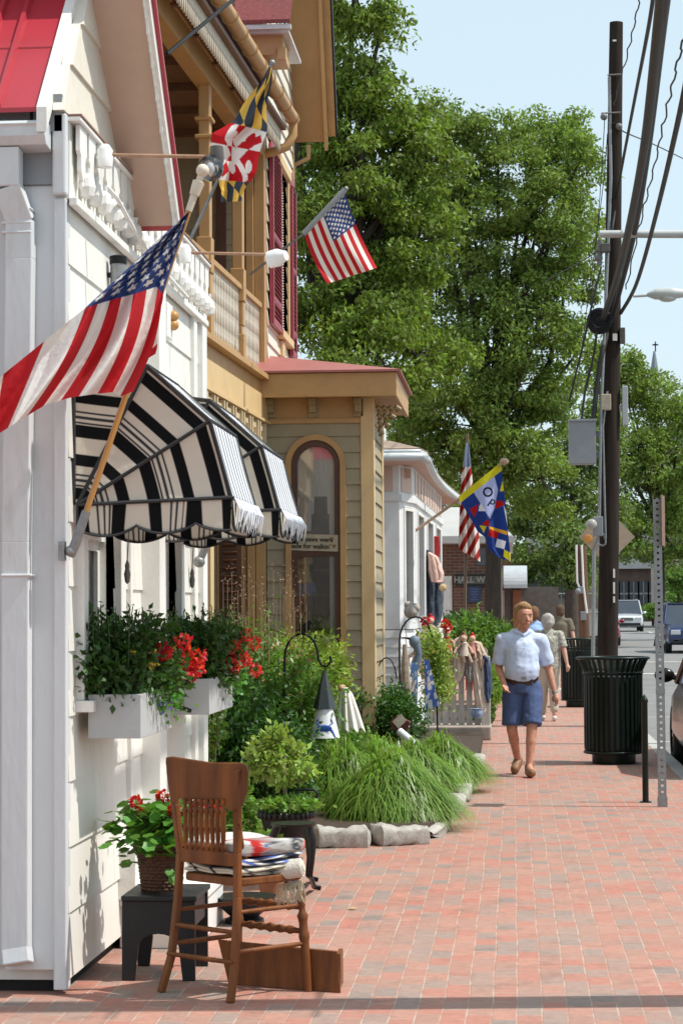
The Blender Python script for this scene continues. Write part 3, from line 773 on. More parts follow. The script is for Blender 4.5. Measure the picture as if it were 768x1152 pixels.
# beam, ceiling, eaves, scalloped eave trim, gutter
mb = MB(); hbox(mb, YS0, YE, -.14, 0, 6.0, 6.2); hbox(mb, YS0, YE, -.16, .02, 6.2, 6.24)
obj('porch_beam', mb, TAN, yh)
mb = MB(); hbox(mb, YS0, YE, -2.0, .22, 6.25, 6.29)
for y in np.arange(13.4, 20.6, .9): hbox(mb, y, y + .07, -1.8, .1, 6.18, 6.248)
obj('porch_ceiling', mb, PORCHC, yh)
mb = MB(); hbox(mb, YS0, YE, .14, .17, 6.16, 6.30)
y = YS0
while y < YE - .07:
    x = XH(y) + .155; mb.prism([(x, y, 6.16), (x, y + .078, 6.16), (x, y + .062, 6.08), (x, y + .039, 6.03), (x, y + .016, 6.08)], (.015, 0, 0)); y += .085
obj('eave_trim', mb, M('faded cream trim', (.55, .48, .38), .6, .1, 6), yh)
gx = lambda y: XH(y) + .26
mb = MB(); mb.tube([(gx(y), y, 6.40) for y in np.linspace(13.2, 21.0, 30)], .062, 12)
for y in np.arange(13.6, 20.9, .52): mb.tube([(gx(y), y, 6.40), (gx(y) , y + .03, 6.40)], .072, 12)
obj('gutter', mb, TAN, yh, smooth=True)
mb = MB(); mb.tube([(gx(21), 20.95, 6.37), (gx(21) - .0, 20.95, 6.24), (gx(21) - .06, 20.92, 6.12), (gx(21) - .18, 20.9, 6.07), (gx(21) - .27, 20.9, 6.05)], .045, 10)
obj('gutter_elbow', mb, TAN, yh, smooth=True)
mb = MB(); mb.prism([(XH(13) + .27, 13.0, 6.46), (XH(13) + .27, 13.0, 6.50), (-5.5, 13.0, 8.6), (-5.5, 13.0, 8.55)], (.28, 7.9, 0))
obj('porch_roof', mb, SHINGLE, yh)
# inside of the porch: dark back wall, windows and door
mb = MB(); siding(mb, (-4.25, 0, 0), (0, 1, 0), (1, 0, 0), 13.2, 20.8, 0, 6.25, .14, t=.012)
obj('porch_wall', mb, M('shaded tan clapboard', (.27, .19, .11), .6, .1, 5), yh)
for yy in (15.0, 17.2, 19.2):
    for z0_ in (4.1, .9):
        mb = MB(); mb.box(-4.22, -4.18, yy, yy + .9, z0_, z0_ + 1.7); w = obj('window', mb, BROWNW, yh)
        mb = MB(); mb.box(-4.178, -4.172, yy + .07, yy + .83, z0_ + .08, z0_ + 1.62); obj('pane', mb, glass('dark glass', alpha=.1), w)
# near end wall of the porch screened by the white house, and the wall that faces the camera at its far end
mb = MB(); siding(mb, (0, YB, 0), (1, 0, 0), (0, -1, 0), -4.25, XH(YB) - .30, 3.8, 6.25, .15, t=.012)
siding(mb, (0, YB, 0), (1, 0, 0), (0, -1, 0), -4.25, XH(YB) - .30, 0.0, 3.66, .15, t=.012)
obj('end_wall', mb, OLIVE, yh)
mb = MB(); mb.box(-2.83, -2.74, YB - .05, YB - .015, 3.8, 6.2); mb.box(-2.98, -2.90, YB - .05, YB - .015, 3.8, 6.2); mb.box(-2.98, -2.74, YB - .055, YB - .015, 6.0, 6.2)
obj('door_casing', mb, BROWNW, yh)
# tall paired corner boards (two storeys high)
x = XH(YB)
mb = MB(); mb.box(x - .175, x - .10, YB - .06, YB + .10, 0, 6.5); mb.box(x - .095, x + .004, YB - .03, YB + .12, 0, 6.5); mb.box(x - .28, x - .18, YB - .03, YB + .05, 0, 6.5)
obj('corner_board', mb, TAN, yh, bevel=.006)
# louvred door standing open under the porch
a, b = PY(246, 600, 19.0), PY(272, 740, 19.0)
mb = MB(); mb.box(a.x, b.x, 19.0, 19.04, .2, a.z + .2)
d_ = obj('door', mb, BROWNW, yh)
mb = MB()
for z in np.arange(.5, a.z + .1, .07): mb.obox(((a.x + b.x) / 2, 18.99, z), ((b.x - a.x) / 2 - .04, 0, 0), (0, .012, -.012), (0, .003, .003))
obj('louvre', mb, BROWNW, d_)
# upper street wall with shuttered window
UX = -2.37; UY1 = 2.37 * F / 247
opn = [(21.9, 22.75, 4.45, 6.15)]
mb = MB(); siding(mb, (UX, 0, 0), (0, 1, 0), (1, 0, 0), YB + .12, UY1 - .05, 0.3, 7.6, .17, opn, t=.02)
obj('upper_wall', mb, CREAM, yh)
mb = MB(); mb.box(UX - .05, UX + .025, UY1 - .10, UY1 + .02, 0, 7.0); obj('corner_board', mb, TAN, yh, bevel=.006)
core = MB(); core.box(-6.5, UX - .2, YB + .13, UY1 - .03, 0, 7.6); core.box(UX - .2, UX - .035, YB + .13, 21.85, 0, 7.6); core.box(UX - .2, UX - .035, 22.8, UY1 - .03, 0, 7.6); core.box(-6.5, -4.3, 13.2, YB + .12, 0, 6.2)
obj('wall', core, OLIVE, yh)
mb = MB(); a, b = opn[0][:2]; c, d = opn[0][2:]
mb.box(UX - .03, UX + .04, a - .08, a, c, d); mb.box(UX - .03, UX + .04, b, b + .08, c, d); mb.box(UX - .03, UX + .06, a - .1, b + .1, d, d + .1); mb.box(UX - .03, UX + .08, a - .1, b + .1, c - .08, c)
mb.prism([(UX + .0, a + .1, c - .25), (UX + .0, a + .35, c - .25), (UX + .0, a + .35, c - .09), (UX + .0, a + .1, c - .09)], (.05, 0, 0))
w = obj('window', mb, TANL, yh, bevel=.005)
mb = MB(); mb.box(UX - .06, UX - .05, a, b, c, d); obj('pane', mb, glass('dark glass', alpha=.1), w)
mb = MB(); r2 = random.Random(4)
for i in range(60):
    z = lerp(c, d, i / 60)
    for q in np.linspace(a + .05, b - .05, 6): mb.tube([(UX - .03, q, z), (UX - .02, q + .06, z + .015), (UX - .03, q + .11, z + .0)], .006, 4)
obj('lace_screen', mb, M('lace', (.6, .57, .5), .8, .1), w)
def shutter(y0, y1, zt, zb, xo=.03):
    n = 14; ym, r_ = (y0 + y1) / 2, (y1 - y0) / 2
    top = [(UX + xo, ym - r_ * math.cos(math.pi * i / n), zt - .28 + .28 * math.sin(math.pi * i / n)) for i in range(n + 1)]
    mb = MB(); mb.prism([(UX + xo, y0, zb)] + top + [(UX + xo, y1, zb)], (.02, 0, 0))
    mb.box(UX + xo + .02, UX + xo + .04, y0, y0 + .07, zb, zt - .2); mb.box(UX + xo + .02, UX + xo + .04, y1 - .07, y1, zb, zt - .2)
    for zz in (zb, zb + .22, lerp(zb, zt, .45)): mb.box(UX + xo + .02, UX + xo + .038, y0 + .07, y1 - .07, zz, zz + .07)
    s = obj('shutter', mb, MAROON, yh)
    lv = MB(); z = zb + .12
    while z < zt - .16:
        lv.obox((UX + xo + .028, ym, z), (.012, 0, -.014), (0, r_ - .075, 0), (.003, 0, .003)); z += .045
    obj('louvre', lv, MAROON, s)
shutter(20.98, 21.80, 6.30, 4.40); shutter(22.86, 23.3, 6.30, 4.3)
# roof: hood over the corner, steep rake soffit with moulded outer edge
mb = MB(); p, q = PY(262, 27, 20.55), PY(326, 27, 20.55)
mb.prism([(p.x, 20.55, p.z), (q.x, 20.55, p.z), (q.x + .02, 21.8, p.z + 1.6), (p.x, 21.8, p.z + 1.6)], (0, 0, .04))
obj('hood_roof', mb, SHINGLE, yh)
mb = MB(); pbox(mb, 262, 26, 327, 33, 20.56, .06); pbox(mb, 262, 33, 325, 38, 20.64, 1.2)
obj('hood_fascia', mb, GALV, yh)
mb = MB(); pbox(mb, 262, 38, 318, 62, 20.72, .6); pbox(mb, 312, 52, 321, 66, 20.68, .1)
obj('hood_frieze', mb, TAN, yh)
mb = MB()
A = [PY(322, -60, 22.5), PY(356, -60, 22.5), PY(352, 160, 24.0), PY(330, 158, 24.0)]
A = [Vector((UX, 22.6, PY(330, -80, 22.6).z)), Vector((-2.02, 22.6, PY(330, -80, 22.6).z)), Vector((-2.02, 23.62, PY(330, 160, 23.62).z)), Vector((UX, 23.62, PY(330, 160, 23.62).z))]
nrm_ = (A[1] - A[0]).cross(A[2] - A[1]).normalized()
mb.prism(A, (0, .09, .07)); obj('rake_soffit', mb, M('ochre soffit paint', (.36, .20, .075), .55, .08, 3), yh)
mb = MB(); B = [Vector((-2.02, v.y - .01, v.z)) for v in (A[1], A[2])]
mb.prism([B[0] + Vector((0, 0, -.10)), B[0] + Vector((.035, 0, -.10)), B[0] + Vector((.035, 0, .22)), B[0] + Vector((0, 0, .22))], B[1] - B[0])
mb.prism([B[0] + Vector((.036, .02, .06)), B[0] + Vector((.12, .02, .06)), B[0] + Vector((.12, .02, .2)), B[0] + Vector((.036, .02, .2))], B[1] - B[0])
obj('bargeboard', mb, TAN, yh)
mb = MB(); mb.prism([B[0] + Vector((.121, .02, .05)), B[0] + Vector((.14, .02, .05)), B[0] + Vector((.14, .02, .26)), B[0] + Vector((.121, .02, .26))], B[1] - B[0])
obj('roof_edge', mb, BLACKM, yh)
mb = MB(); e = PY(347, 163, 23.6); mb.tube([e, e + Vector((0, 0, -.14)), e + Vector((-.16, 0, -.22)), e + Vector((-.19, 0, -.4))], .025, 8)
obj('downspout', mb, TAN, yh, smooth=True)

# ---- the bay with the arched window
FX0, FX1 = PY(298, 600, YB).x, PY(418, 600, YB).x
def Z(py, Y=YB): return PY(384, py, Y).z
def Xb(px, Y=YB): return PY(px, 600, Y).x
wx0, wx1 = Xb(328), Xb(383); wt, wbm = Z(495), Z(752)
n = 20; cx, rr_ = (wx0 + wx1) / 2, (wx1 - wx0) / 2
op = [(wx0, wx1, wbm, wt - rr_)]
for i in range(8):                              # stepped opening follows the arch
    h0, h1 = rr_ * i / 8, rr_ * (i + 1) / 8; hw = math.sqrt(max(0, rr_ ** 2 - h1 ** 2)) + .01
    op.append((cx - hw, cx + hw, wt - rr_ + h0, wt - rr_ + h1))
mb = MB(); siding(mb, (0, YB, 0), (1, 0, 0), (0, -1, 0), FX0 + .02, FX1 - .10, 0.02, Z(474), .155, op, t=.018)
bay = obj('bay', mb, OLIVE, yh)
mb = MB(); siding(mb, (FX1, 0, 0), (0, 1, 0), (1, 0, 0), YB + .02, YB + 1.5, .02, Z(474), .155, t=.018)
obj('bay_side', mb, OLIVE, bay)
mb = MB(); mb.box(FX1 - .10, FX1 + .03, YB - .03, YB + .10, 0, Z(445)); mb.box(FX1 - .0, FX1 + .025, YB + .11, YB + .2, .1, Z(445)); mb.box(FX1, FX1 + .03, YB + 1.35, YB + 1.5, .1, Z(445))
obj('corner_board', mb, TANL, bay, bevel=.006)
mb = MB(); mb.box(FX0 - .02, FX1 - .102, YB - .01, YB + .03, Z(474), Z(444)); mb.box(FX0 - .02, FX1 - .10, YB - .035, YB + .03, Z(476), Z(471)); mb.box(FX1 - .02, FX1 + .02, YB + .11, YB + 1.34, Z(474), Z(444))
obj('frieze', mb, TAN, bay)
ex1 = PY(446, 430, YB - .4).x; eb, et = Z(446, YB - .4), Z(419, YB - .4)
mb = MB(); mb.box(FX0 - .05, ex1, YB - .4, YB - .36, eb, et); mb.box(ex1 - .04, ex1, YB - .36, YB + 1.9, eb, et); mb.box(FX0 - .05, ex1 - .041, YB - .36, YB + 1.9, eb + .02, eb + .05)
obj('eave', mb, TAN, bay, bevel=.006)
mb = MB(); mb.box(FX0 - .05, ex1 + .04, YB - .44, YB + 1.95, et + .003, et + .02)
ap = Vector((FX0, YB + 1.0, Z(400, YB + .3)))
q = [Vector((FX0 - .05, YB - .44, et + .022)), Vector((ex1 + .04, YB - .44, et + .022)), Vector((ex1 + .04, YB + 1.95, et + .022)), Vector((FX0 - .05, YB + 1.95, et + .022))]
t1, t2 = Vector((FX0 - .05, YB + .3, et + .26)), Vector((FX0 - .05, YB + 1.3, et + .26))
mb.add(q + [t1, t2], [(0, 1, 4), (1, 2, 5, 4), (2, 3, 5), (0, 4, 5, 3), (3, 2, 1, 0)])
obj('roof', mb, REDTIN, bay)
for px in (305, 353, 404):
    x = Xb(px); mb = MB(); z0_ = Z(468); z1_ = eb - .005 + .02
    mb.prism([(x - .035, YB - .015, z1_), (x - .035, YB - .16, z1_), (x - .035, YB - .17, z1_ - .05), (x - .035, YB - .10, z1_ - .07), (x - .035, YB - .09, z1_ - .13), (x - .035, YB - .04, z0_ + .03), (x - .035, YB - .015, z0_)], (.07, 0, 0))
    mb.box(x - .05, x + .05, YB - .03, YB - .015, z0_ - .01, z1_)
    obj('bracket', mb, M('putty bracket paint', (.33, .25, .14), .6, .1), bay, bevel=.006)
mb = MB()                                       # carved scroll bracket at the corner
for i in range(4):
    for j in range(4 - i):
        mb.tube([(FX1 + .05 + .06 * i, YB + .12 + .09 * j, eb - .05 - .07 * j), (FX1 + .09 + .06 * i, YB + .15 + .09 * j, eb - .07 - .07 * j), (FX1 + .06 + .06 * i, YB + .2 + .09 * j, eb - .09 - .07 * j)], .02, 6)
obj('scroll_bracket', mb, M('putty bracket paint', (.33, .25, .14)), bay)
# arch trims
def arch(r0, r1, ya, yb, z0_, mb, zc=None):
    zc = zc or wt - rr_; pts = []
    for i in range(n + 1):
        t = math.pi * i / n; pts.append((math.cos(t), math.sin(t)))
    for i in range(n):
        (c0, s0), (c1, s1) = pts[i], pts[i + 1]
        mb.prism([(cx + r0 * c0, ya, zc + r0 * s0), (cx + r1 * c0, ya, zc + r1 * s0), (cx + r1 * c1, ya, zc + r1 * s1), (cx + r0 * c1, ya, zc + r0 * s1)], (0, yb - ya, 0))
    mb.box(cx - r1, cx - r0, ya, yb, z0_, zc); mb.box(cx + r0, cx + r1, ya, yb, z0_, zc)
mb = MB(); arch(rr_ + .0, rr_ + .055, YB - .05, YB + .02, wbm - .1, mb); mb.box(cx - rr_ - .10, cx + rr_ + .10, YB - .08, YB + .02, wbm - .16, wbm - .10)
win = obj('arched_window', mb, TAN, bay)
mb = MB(); arch(rr_ - .058, rr_ - .001, YB - .025, YB + .04, wbm, mb); mb.box(cx - rr_ + .0, cx + rr_ - .0, YB - .02, YB + .03, Z(626), Z(620)); mb.box(cx - rr_, cx + rr_, YB - .03, YB + .04, wbm - .09, wbm - .002)
mb.box(cx - rr_ + .001, cx + rr_ - .001, YB - .022, YB + .04, wbm + .0, wbm + .075)
obj('sash', mb, BROWNW, win)
mb = MB(); N2 = 18; rg = rr_ - .05
zs_ = Z(622)
mb.box(cx - rg, cx + rg, YB + .018, YB + .022, wbm + .05, zs_); obj('pane', mb, glass('clear shop glass', alpha=.92), win); mb = MB()
mb.add([(cx + rg, YB + .02, zs_)] + [(cx + rg * math.cos(math.pi * i / N2), YB + .02, wt - rr_ + rg * math.sin(math.pi * i / N2)) for i in range(N2 + 1)] + [(cx - rg, YB + .02, zs_)], [tuple(range(N2 + 3))])
obj('pane', mb, glass('sky lit shop glass', refl=.24, alpha=.95), win)
mb = MB()                                       # lace curtain with a scalloped opening in the middle
def cur(u, v):
    x = lerp(cx - rg, cx + rg, u); hw = math.sqrt(max(0, rg * rg - (x - cx) ** 2)); ztop = wt - rr_ + hw
    low = Z(597) if u < .36 else (Z(578) if u < .44 else (Z(558) if u < .78 else (Z(578) if u < .84 else Z(748))))
    return Vector((x, YB + .05 + .0025 * math.sin(u * 60), lerp(low, ztop, v)))
mb.grid(cur, 90, 10)
obj('lace_curtain', mb, M('bright lace', (.90, .90, .88), .9, .10, 14, stretch=(1, 1, .15)), win)
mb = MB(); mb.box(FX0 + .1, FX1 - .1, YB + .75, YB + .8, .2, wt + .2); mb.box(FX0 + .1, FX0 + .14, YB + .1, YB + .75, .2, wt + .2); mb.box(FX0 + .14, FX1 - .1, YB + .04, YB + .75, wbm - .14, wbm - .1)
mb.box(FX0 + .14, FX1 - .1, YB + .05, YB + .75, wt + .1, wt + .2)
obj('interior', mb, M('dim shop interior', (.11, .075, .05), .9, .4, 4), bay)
# sign in the window
t = thing('window_sign', 'cream sign reading These paws were made for walkin in the arched window', 'sign', tuple(PY(354, 622, YB - .03)))
a, b = PY(327, 621, YB - .03), PY(380, 600, YB - .03)
mb = MB(); mb.obox((a + b) / 2, ((b.x - a.x) / 2, 0, -.008), (0, .006, 0), (0, 0, (b.z - a.z) / 2 - .008)); obj('board', mb, M('aged cream board', (.42, .36, .26), .7, .12, 12), t)
INK = M('dark ink', (.02, .018, .015), .7, .1)
cz = (a.z + b.z) / 2
text_obj('lettering', 'These paws were', .062, INK, ((a.x + b.x) / 2 - .04, YB - .038, cz + .032), (1, 0, -.035), (0, 0, 1), t, bold=True)
text_obj('lettering', "made for walkin'", .062, INK, ((a.x + b.x) / 2 - .05, YB - .038, cz - .035), (1, 0, -.035), (0, 0, 1), t, bold=True)
mb = MB()
for q, (dx, dz) in enumerate(((.165, .028), (.19, -.04))):
    c = Vector(((a.x + b.x) / 2 + dx, YB - .037, cz + dz)); mb.ball(c, .014, 8, sy=.3)
    for k in range(4): mb.ball(c + Vector((.018 * math.cos(.5 + k * .7), 0, .018 * math.sin(.5 + k * .7))), .006, 6, sy=.4)
obj('paw_print', mb, M('brown print', (.25, .13, .05), .7, .1), t)
# child's outfit, plush bear and parcel behind the glass
YI = YB + .09
t = thing('hanging_outfit', 'yellow childs top with blue shorts hanging behind the glass', 'clothes', tuple(PY(341, 690, YI)))
def poly(name, pts, Y, th, mat, parent, puff=0.02):
    mb = MB(); P = [PY(x, y, Y) for x, y in pts]; mb.prism(P, (0, th, 0)); return obj(name, mb, mat, parent, bevel=min(th * .4, .012))
poly('top', [(328, 625), (334, 627), (341, 629), (346, 626), (351, 627), (352, 634), (347, 636), (349, 650), (354, 660), (331, 661), (329, 640)], YI, .05, M('soft yellow cotton', (.62, .42, .18), .85, .12, 20), t)
poly('shorts', [(330, 657), (353, 655), (356, 665), (350, 671), (343, 668), (338, 673), (330, 670)], YI - .01, .06, M('pale denim', (.18, .26, .50), .85, .25, 30), t)
poly('heart_patch', [(337, 634), (340, 636), (343, 633), (343, 637), (340, 641), (337, 637)], YI - .015, .012, M('dusty red cloth', (.35, .05, .06), .8, .1), t)
t = thing('plush_toy', 'small plush bear sitting behind the lower corner of the arched window', 'toy', tuple(PY(366, 748, YI)))
mb = MB(); FUR = M('greyish plush', (.38, .30, .25), .95, .2, 40, .5, 120)
for px, py, r_ in ((366, 703, .062), (360, 697, .026), (371, 697, .026), (367, 722, .085), (361, 738, .05), (374, 738, .05), (357, 722, .035), (376, 722, .035)): mb.ball(PY(px, py, YI), r_, 12)
obj('body', mb, FUR, t, smooth=True)
t = thing('pink_bag', 'bright pink cloth bag low behind the arched window glass', 'bag', tuple(PY(368, 748, YI - .05)))
poly('bag', [(355, 724), (366, 722), (379, 730), (381, 749), (357, 749)], YI - .05, .08, M('pink cloth', (.60, .08, .16), .8, .15, 15), t)
t = thing('red_ribbon', 'red cloth ribbon hanging below the childs outfit in the window', 'ribbon', tuple(PY(337, 690, YI)))
poly('ribbon', [(330, 672), (343, 672), (343, 679), (338, 681), (341, 692), (333, 694), (336, 681), (330, 679)], YI + .02, .03, M('crimson cloth', (.45, .02, .04), .8, .15, 15), t)
t = thing('shelf_unit', 'dim brown wooden shelf unit inside the shop window', 'shelf', tuple(PY(360, 750, YB + .5)))
mb = MB(); pbox(mb, 346, 558, 350, 752, YB + .45, .2); pbox(mb, 371, 558, 374, 752, YB + .45, .2); 
for py in (556, 580, 604, 640, 668, 696, 724, 750): pbox(mb, 350, py, 371, py + 3, YB + .45, .2)
obj('frame', mb, M('shelf wood', (.16, .10, .06), .7, .2), t)
mb = MB(); pbox(mb, 350, 560, 371, 749, YB + .66, .02); obj('back', mb, M('shelf back', (.09, .06, .04), .8, .4, 9), t)

# ------------------------------------------------------------------ WHITE SHOP beyond
ws = thing('white_shop', 'white weatherboard shop with a curved eave and canted bay, seen past the tan bay', 'house', (-2.4, 30, 0))
WS = M('cool white shop paint', (.72, .73, .73), .5, .05, 4, .08, 50, dirt=(.5, .46, .42), damt=.35)
pa, pb, pc, pd = Vector((-3.4, 27.4, 0)), PY(449, 600, 27.4), PY(466, 600, 28.2), PY(497, 600, 35.5)
for v in (pb, pc, pd): v.z = 0
fz0, fz1 = .0, PY(449, 545, 27.4).z
def wall_run(A, B, op, name='wall', row=.12, z1=None, top=None):
    d = B - A; L = d.length; u = d.normalized(); nn = Vector((u.y, -u.x, 0))
    mb = MB(); siding(mb, A, u, nn, 0, L, .05, z1 or 1.35, row, op, t=.012)
    mb2 = MB()
    c = A - nn * .04; mb.prism([tuple(c + Vector((0, 0, .05))), tuple(c + u * L + Vector((0, 0, .05))), tuple(c + u * L + Vector((0, 0, 1.3))), tuple(c + Vector((0, 0, 1.3)))], -nn * .1)
    return obj(name, mb, WS, ws)
wall_run(pa, pb, []); wall_run(pb, pc, []); wall_run(pc, pd, [])
ztop = PY(449, 520, 27.4).z
def up_panel(A, B, spans, z0_=1.36):            # upper wall made of posts, head panels and openings
    d = B - A; L = d.length; u = d.normalized(); nn = Vector((u.y, -u.x, 0)); mb = MB()
    last = 0
    def slab(a, b, za, zb, o=0.0, th=.12):
        if b - a < .005: return
        p = A + u * a + nn * o; q_ = A + u * b + nn * o
        mb.prism([(p.x, p.y, za), (q_.x, q_.y, za), (q_.x, q_.y, zb), (p.x, p.y, zb)], -nn * th)
    for a, b in spans: slab(last, a, z0_, ztop); slab(a, b, 2.92, ztop); slab(a, b, z0_, z0_ + .1, .04, .16); last = b
    slab(last, L, z0_, ztop); slab(0, L, 2.98, 3.06, .03, .14)
    obj('wall', mb, WS, ws)
    for a, b in spans:
        mb = MB(); p = A + u * (a + .0) + nn * .02; q_ = A + u * b + nn * .02
        mb.prism([(p.x, p.y, z0_ + .1), *[(x.x, x.y, z0_ + .1) for x in [p + u * .05]], ((p + u * .05).x, (p + u * .05).y, 2.91), (p.x, p.y, 2.91)], -nn * .08)
        r = q_ - u * .05; mb.prism([(r.x, r.y, z0_ + .1), (q_.x, q_.y, z0_ + .1), (q_.x, q_.y, 2.91), (r.x, r.y, 2.91)], -nn * .08)
        for za_, zc_ in ((z0_ + .1, z0_ + .14), (2.87, 2.91)):
            m0 = p + u * .05; m1 = r; mb.prism([(m0.x, m0.y, za_), (m1.x, m1.y, za_), (m1.x, m1.y, zc_), (m0.x, m0.y, zc_)], -nn * .08)
        w = obj('window', mb, WHITE2, ws)
        p2, q2 = A + u * (a + .05) - nn * .04, A + u * (b - .05) - nn * .04
        mb = MB(); mb.prism([(p2.x, p2.y, z0_ + .11), (q2.x, q2.y, z0_ + .11), (q2.x, q2.y, 2.91), (p2.x, p2.y, 2.91)], -nn * .006); obj('pane', mb, glass('dark glass', alpha=.1), w)
La = (pb - pa).length
up_panel(pa, pb, [(La - .62, La - .20)]); up_panel(pb, pc, [(.22, .72)]); up_panel(pc, pd, [(.6, 1.9), (2.9, 4.3), (5.2, 6.6)])
# peach panels under the eave, soffit with mouldings, gutter, curved porch roof
mb = MB()
for A, B in ((pa, pb), (pb, pc), (pc, pd)):
    d = B - A; u = d.normalized(); nn = Vector((u.y, -u.x, 0)); L = d.length; s = .1
    while s < L - .3:
        p = A + u * s + nn * .008; q_ = A + u * min(L - .08, s + .55) + nn * .008
        mb.prism([(p.x, p.y, 3.1), (q_.x, q_.y, 3.1), (q_.x, q_.y, ztop - .06), (p.x, p.y, ztop - .06)], -nn * .004); s += .7
obj('eave_panel', mb, M('peach panel paint', (.60, .44, .36), .6, .08, 5), ws)
e0, e1, e2 = Vector((-3.4, 27.0, 0)), Vector((PY(479, 510, 27.0).x, 27.0, 0)), PY(517, 548, 38.0); e2.z = 0
zg = PY(479, 512, 27.0).z; zg2 = PY(517, 550, 38.0).z
def curve_edge(t):                              # eave runs level then bows outward round the bay
    if t < .3: return e0.lerp(e1, t / .3)
    s = (t - .3) / .7; p = e1.lerp(e2, s); p.x += .10 * math.sin(math.pi * s) * -1; return p
ee = [curve_edge(i / 24) for i in range(25)]
inn = [Vector((min(p.x, -1.5) - .45, p.y + .5, 0)) for p in ee]
mb = MB(); vs = []; 
for p, q_ in zip(ee, inn): vs += [(p.x, p.y, zg - .06), (q_.x, q_.y, zg - .14)]
mb.add(vs, [(2 * i, 2 * i + 1, 2 * i + 3, 2 * i + 2) for i in range(24)])
o_ = obj('soffit', mb, M('peach soffit paint', (.58, .42, .34), .6, .1, 4), ws); sm = o_.modifiers.new('t', 'SOLIDIFY'); sm.thickness = .03
mb = MB(); mb.tube([(p.x, p.y, zg - .02) for p in ee], .055, 10); mb.tube([(p.x - .02, p.y + .02, zg + .05) for p in ee], .03, 8)
obj('gutter', mb, GALV, ws, smooth=True)
mb = MB(); vs = []
for p, q_ in zip(ee, inn): vs += [(p.x, p.y + .02, zg + .06), (lerp(p.x, q_.x, .5), lerp(p.y, q_.y, .5) + .2, zg + .19), (q_.x - 1.2, q_.y + .5, zg + .34)]
mb.add(vs, [(3 * i + k, 3 * i + 1 + k, 3 * i + 4 + k, 3 * i + 3 + k) for i in range(24) for k in (0, 1)])
o_ = obj('roof', mb, M('weathered brown roofing', (.30, .22, .17), .85, .2, 8, .3, 40, dirt=(.12, .1, .09)), ws); sm = o_.modifiers.new('t', 'SOLIDIFY'); sm.thickness = .03
mb = MB(); 
for i in range(16):
    s = .32 + .66 * i / 16; p = curve_edge(s); mb.box(p.x - .34, p.x - .22, p.y + .35, p.y + .47, zg - .24, zg - .12)
obj('dentils', mb, M('peach soffit paint', (.58, .42, .34)), ws)
mb = MB(); pbox(mb, 424, 478, 432, 500, 29.5, .4); obj('chimney', mb, WHITE2, ws)
mb = MB(); p = pb.lerp(pc, .3); mb.tube([PY(437, 640, 27.9), PY(447, 628, 27.9)], .022, 8); mb.ball(PY(437, 640, 27.9), .045, 10); mb.tube([PY(444, 624, 27.9), PY(450, 622, 27.9), PY(450, 630, 27.9), PY(445, 632, 27.9)], .014, 6)
t = thing('padlock_lamp', 'dark iron lamp fitting beside the white shop window', 'lamp', tuple(PY(437, 642, 27.9))); obj('fitting', mb, BLACKM, t, smooth=True)
core = MB(); core.prism([(-3.4, 27.6, 0.1), (pb.x - .12, 27.6, .1), (pc.x - .22, 28.5, .1), (pd.x - .2, 35.4, .1), (-3.4, 35.4, .1)], (0, 0, 3.3)); obj('core', core, DARK, ws)
# dark red banner and end board at the far end of the shop front
t = thing('red_banner', 'dark red hanging banner at the far corner of the white shop', 'banner', tuple(PY(490, 625, 33)))
poly('cloth', [(487, 603), (494, 603), (495, 618), (494, 627), (488, 626)], 33, .03, M('dark red banner cloth', (.38, .025, .03), .85, .15, 8), t)
# hanging quilts and a straw hat by the shop door
t = thing('hanging_quilts', 'dark blue and pink cloths hanging on the street side of the white shop', 'cloth', tuple(PY(484, 700, 31)))
NAVY = M('charcoal blue woven cloth', (.035, .05, .075), .95, .6, 14, .6, 60, dirt=(.16, .19, .24), dscale=9, damt=.9)
def drape(name, pts, Y, th, mat, parent, amp=.03):
    xs_ = [p[0] for p in pts]; ys_ = [p[1] for p in pts]
    def fn(u, v):
        y = lerp(min(ys_), max(ys_), v)
        xi = []                                 # span of the outline at this height
        for (xa, ya_), (xb, yb_) in zip(pts, pts[1:] + pts[:1]):
            if (ya_ - y) * (yb_ - y) <= 0 and ya_ != yb_: xi.append(lerp(xa, xb, (y - ya_) / (yb_ - ya_)))
        if len(xi) < 2: xi = [xs_[0], xs_[0] + 1]
        p = PY(lerp(min(xi), max(xi), u), y, Y); p.y += amp * math.sin(u * 19 + v * 2) - amp * 1.5 * math.sin(u * math.pi); return p
    mb = MB(); mb.grid(fn, 24, 24); o = obj(name, mb, mat, parent, smooth=True); s = o.modifiers.new('t', 'SOLIDIFY'); s.thickness = th; return o
drape('quilt', [(474, 626), (482, 620), (489, 628), (497, 660), (495, 695), (489, 708), (480, 700), (474, 672)], 31, .03, NAVY, t, .05)
drape('pink_cloth', [(482, 622), (491, 627), (498, 645), (497, 655), (486, 654), (482, 640)], 30.8, .02, M('pale pink striped cloth', (.66, .45, .38), .9, .15, 20), t)
mb = MB(); mb.ball(PY(498, 661, 30.7), .055, 10); mb.lathe([(.001, 0), (.07, .005), (.001, .01)], tuple(PY(498, 663, 30.7)), 12); obj('straw_hat', mb, M('straw', (.5, .36, .2), .9, .15, 30), t)

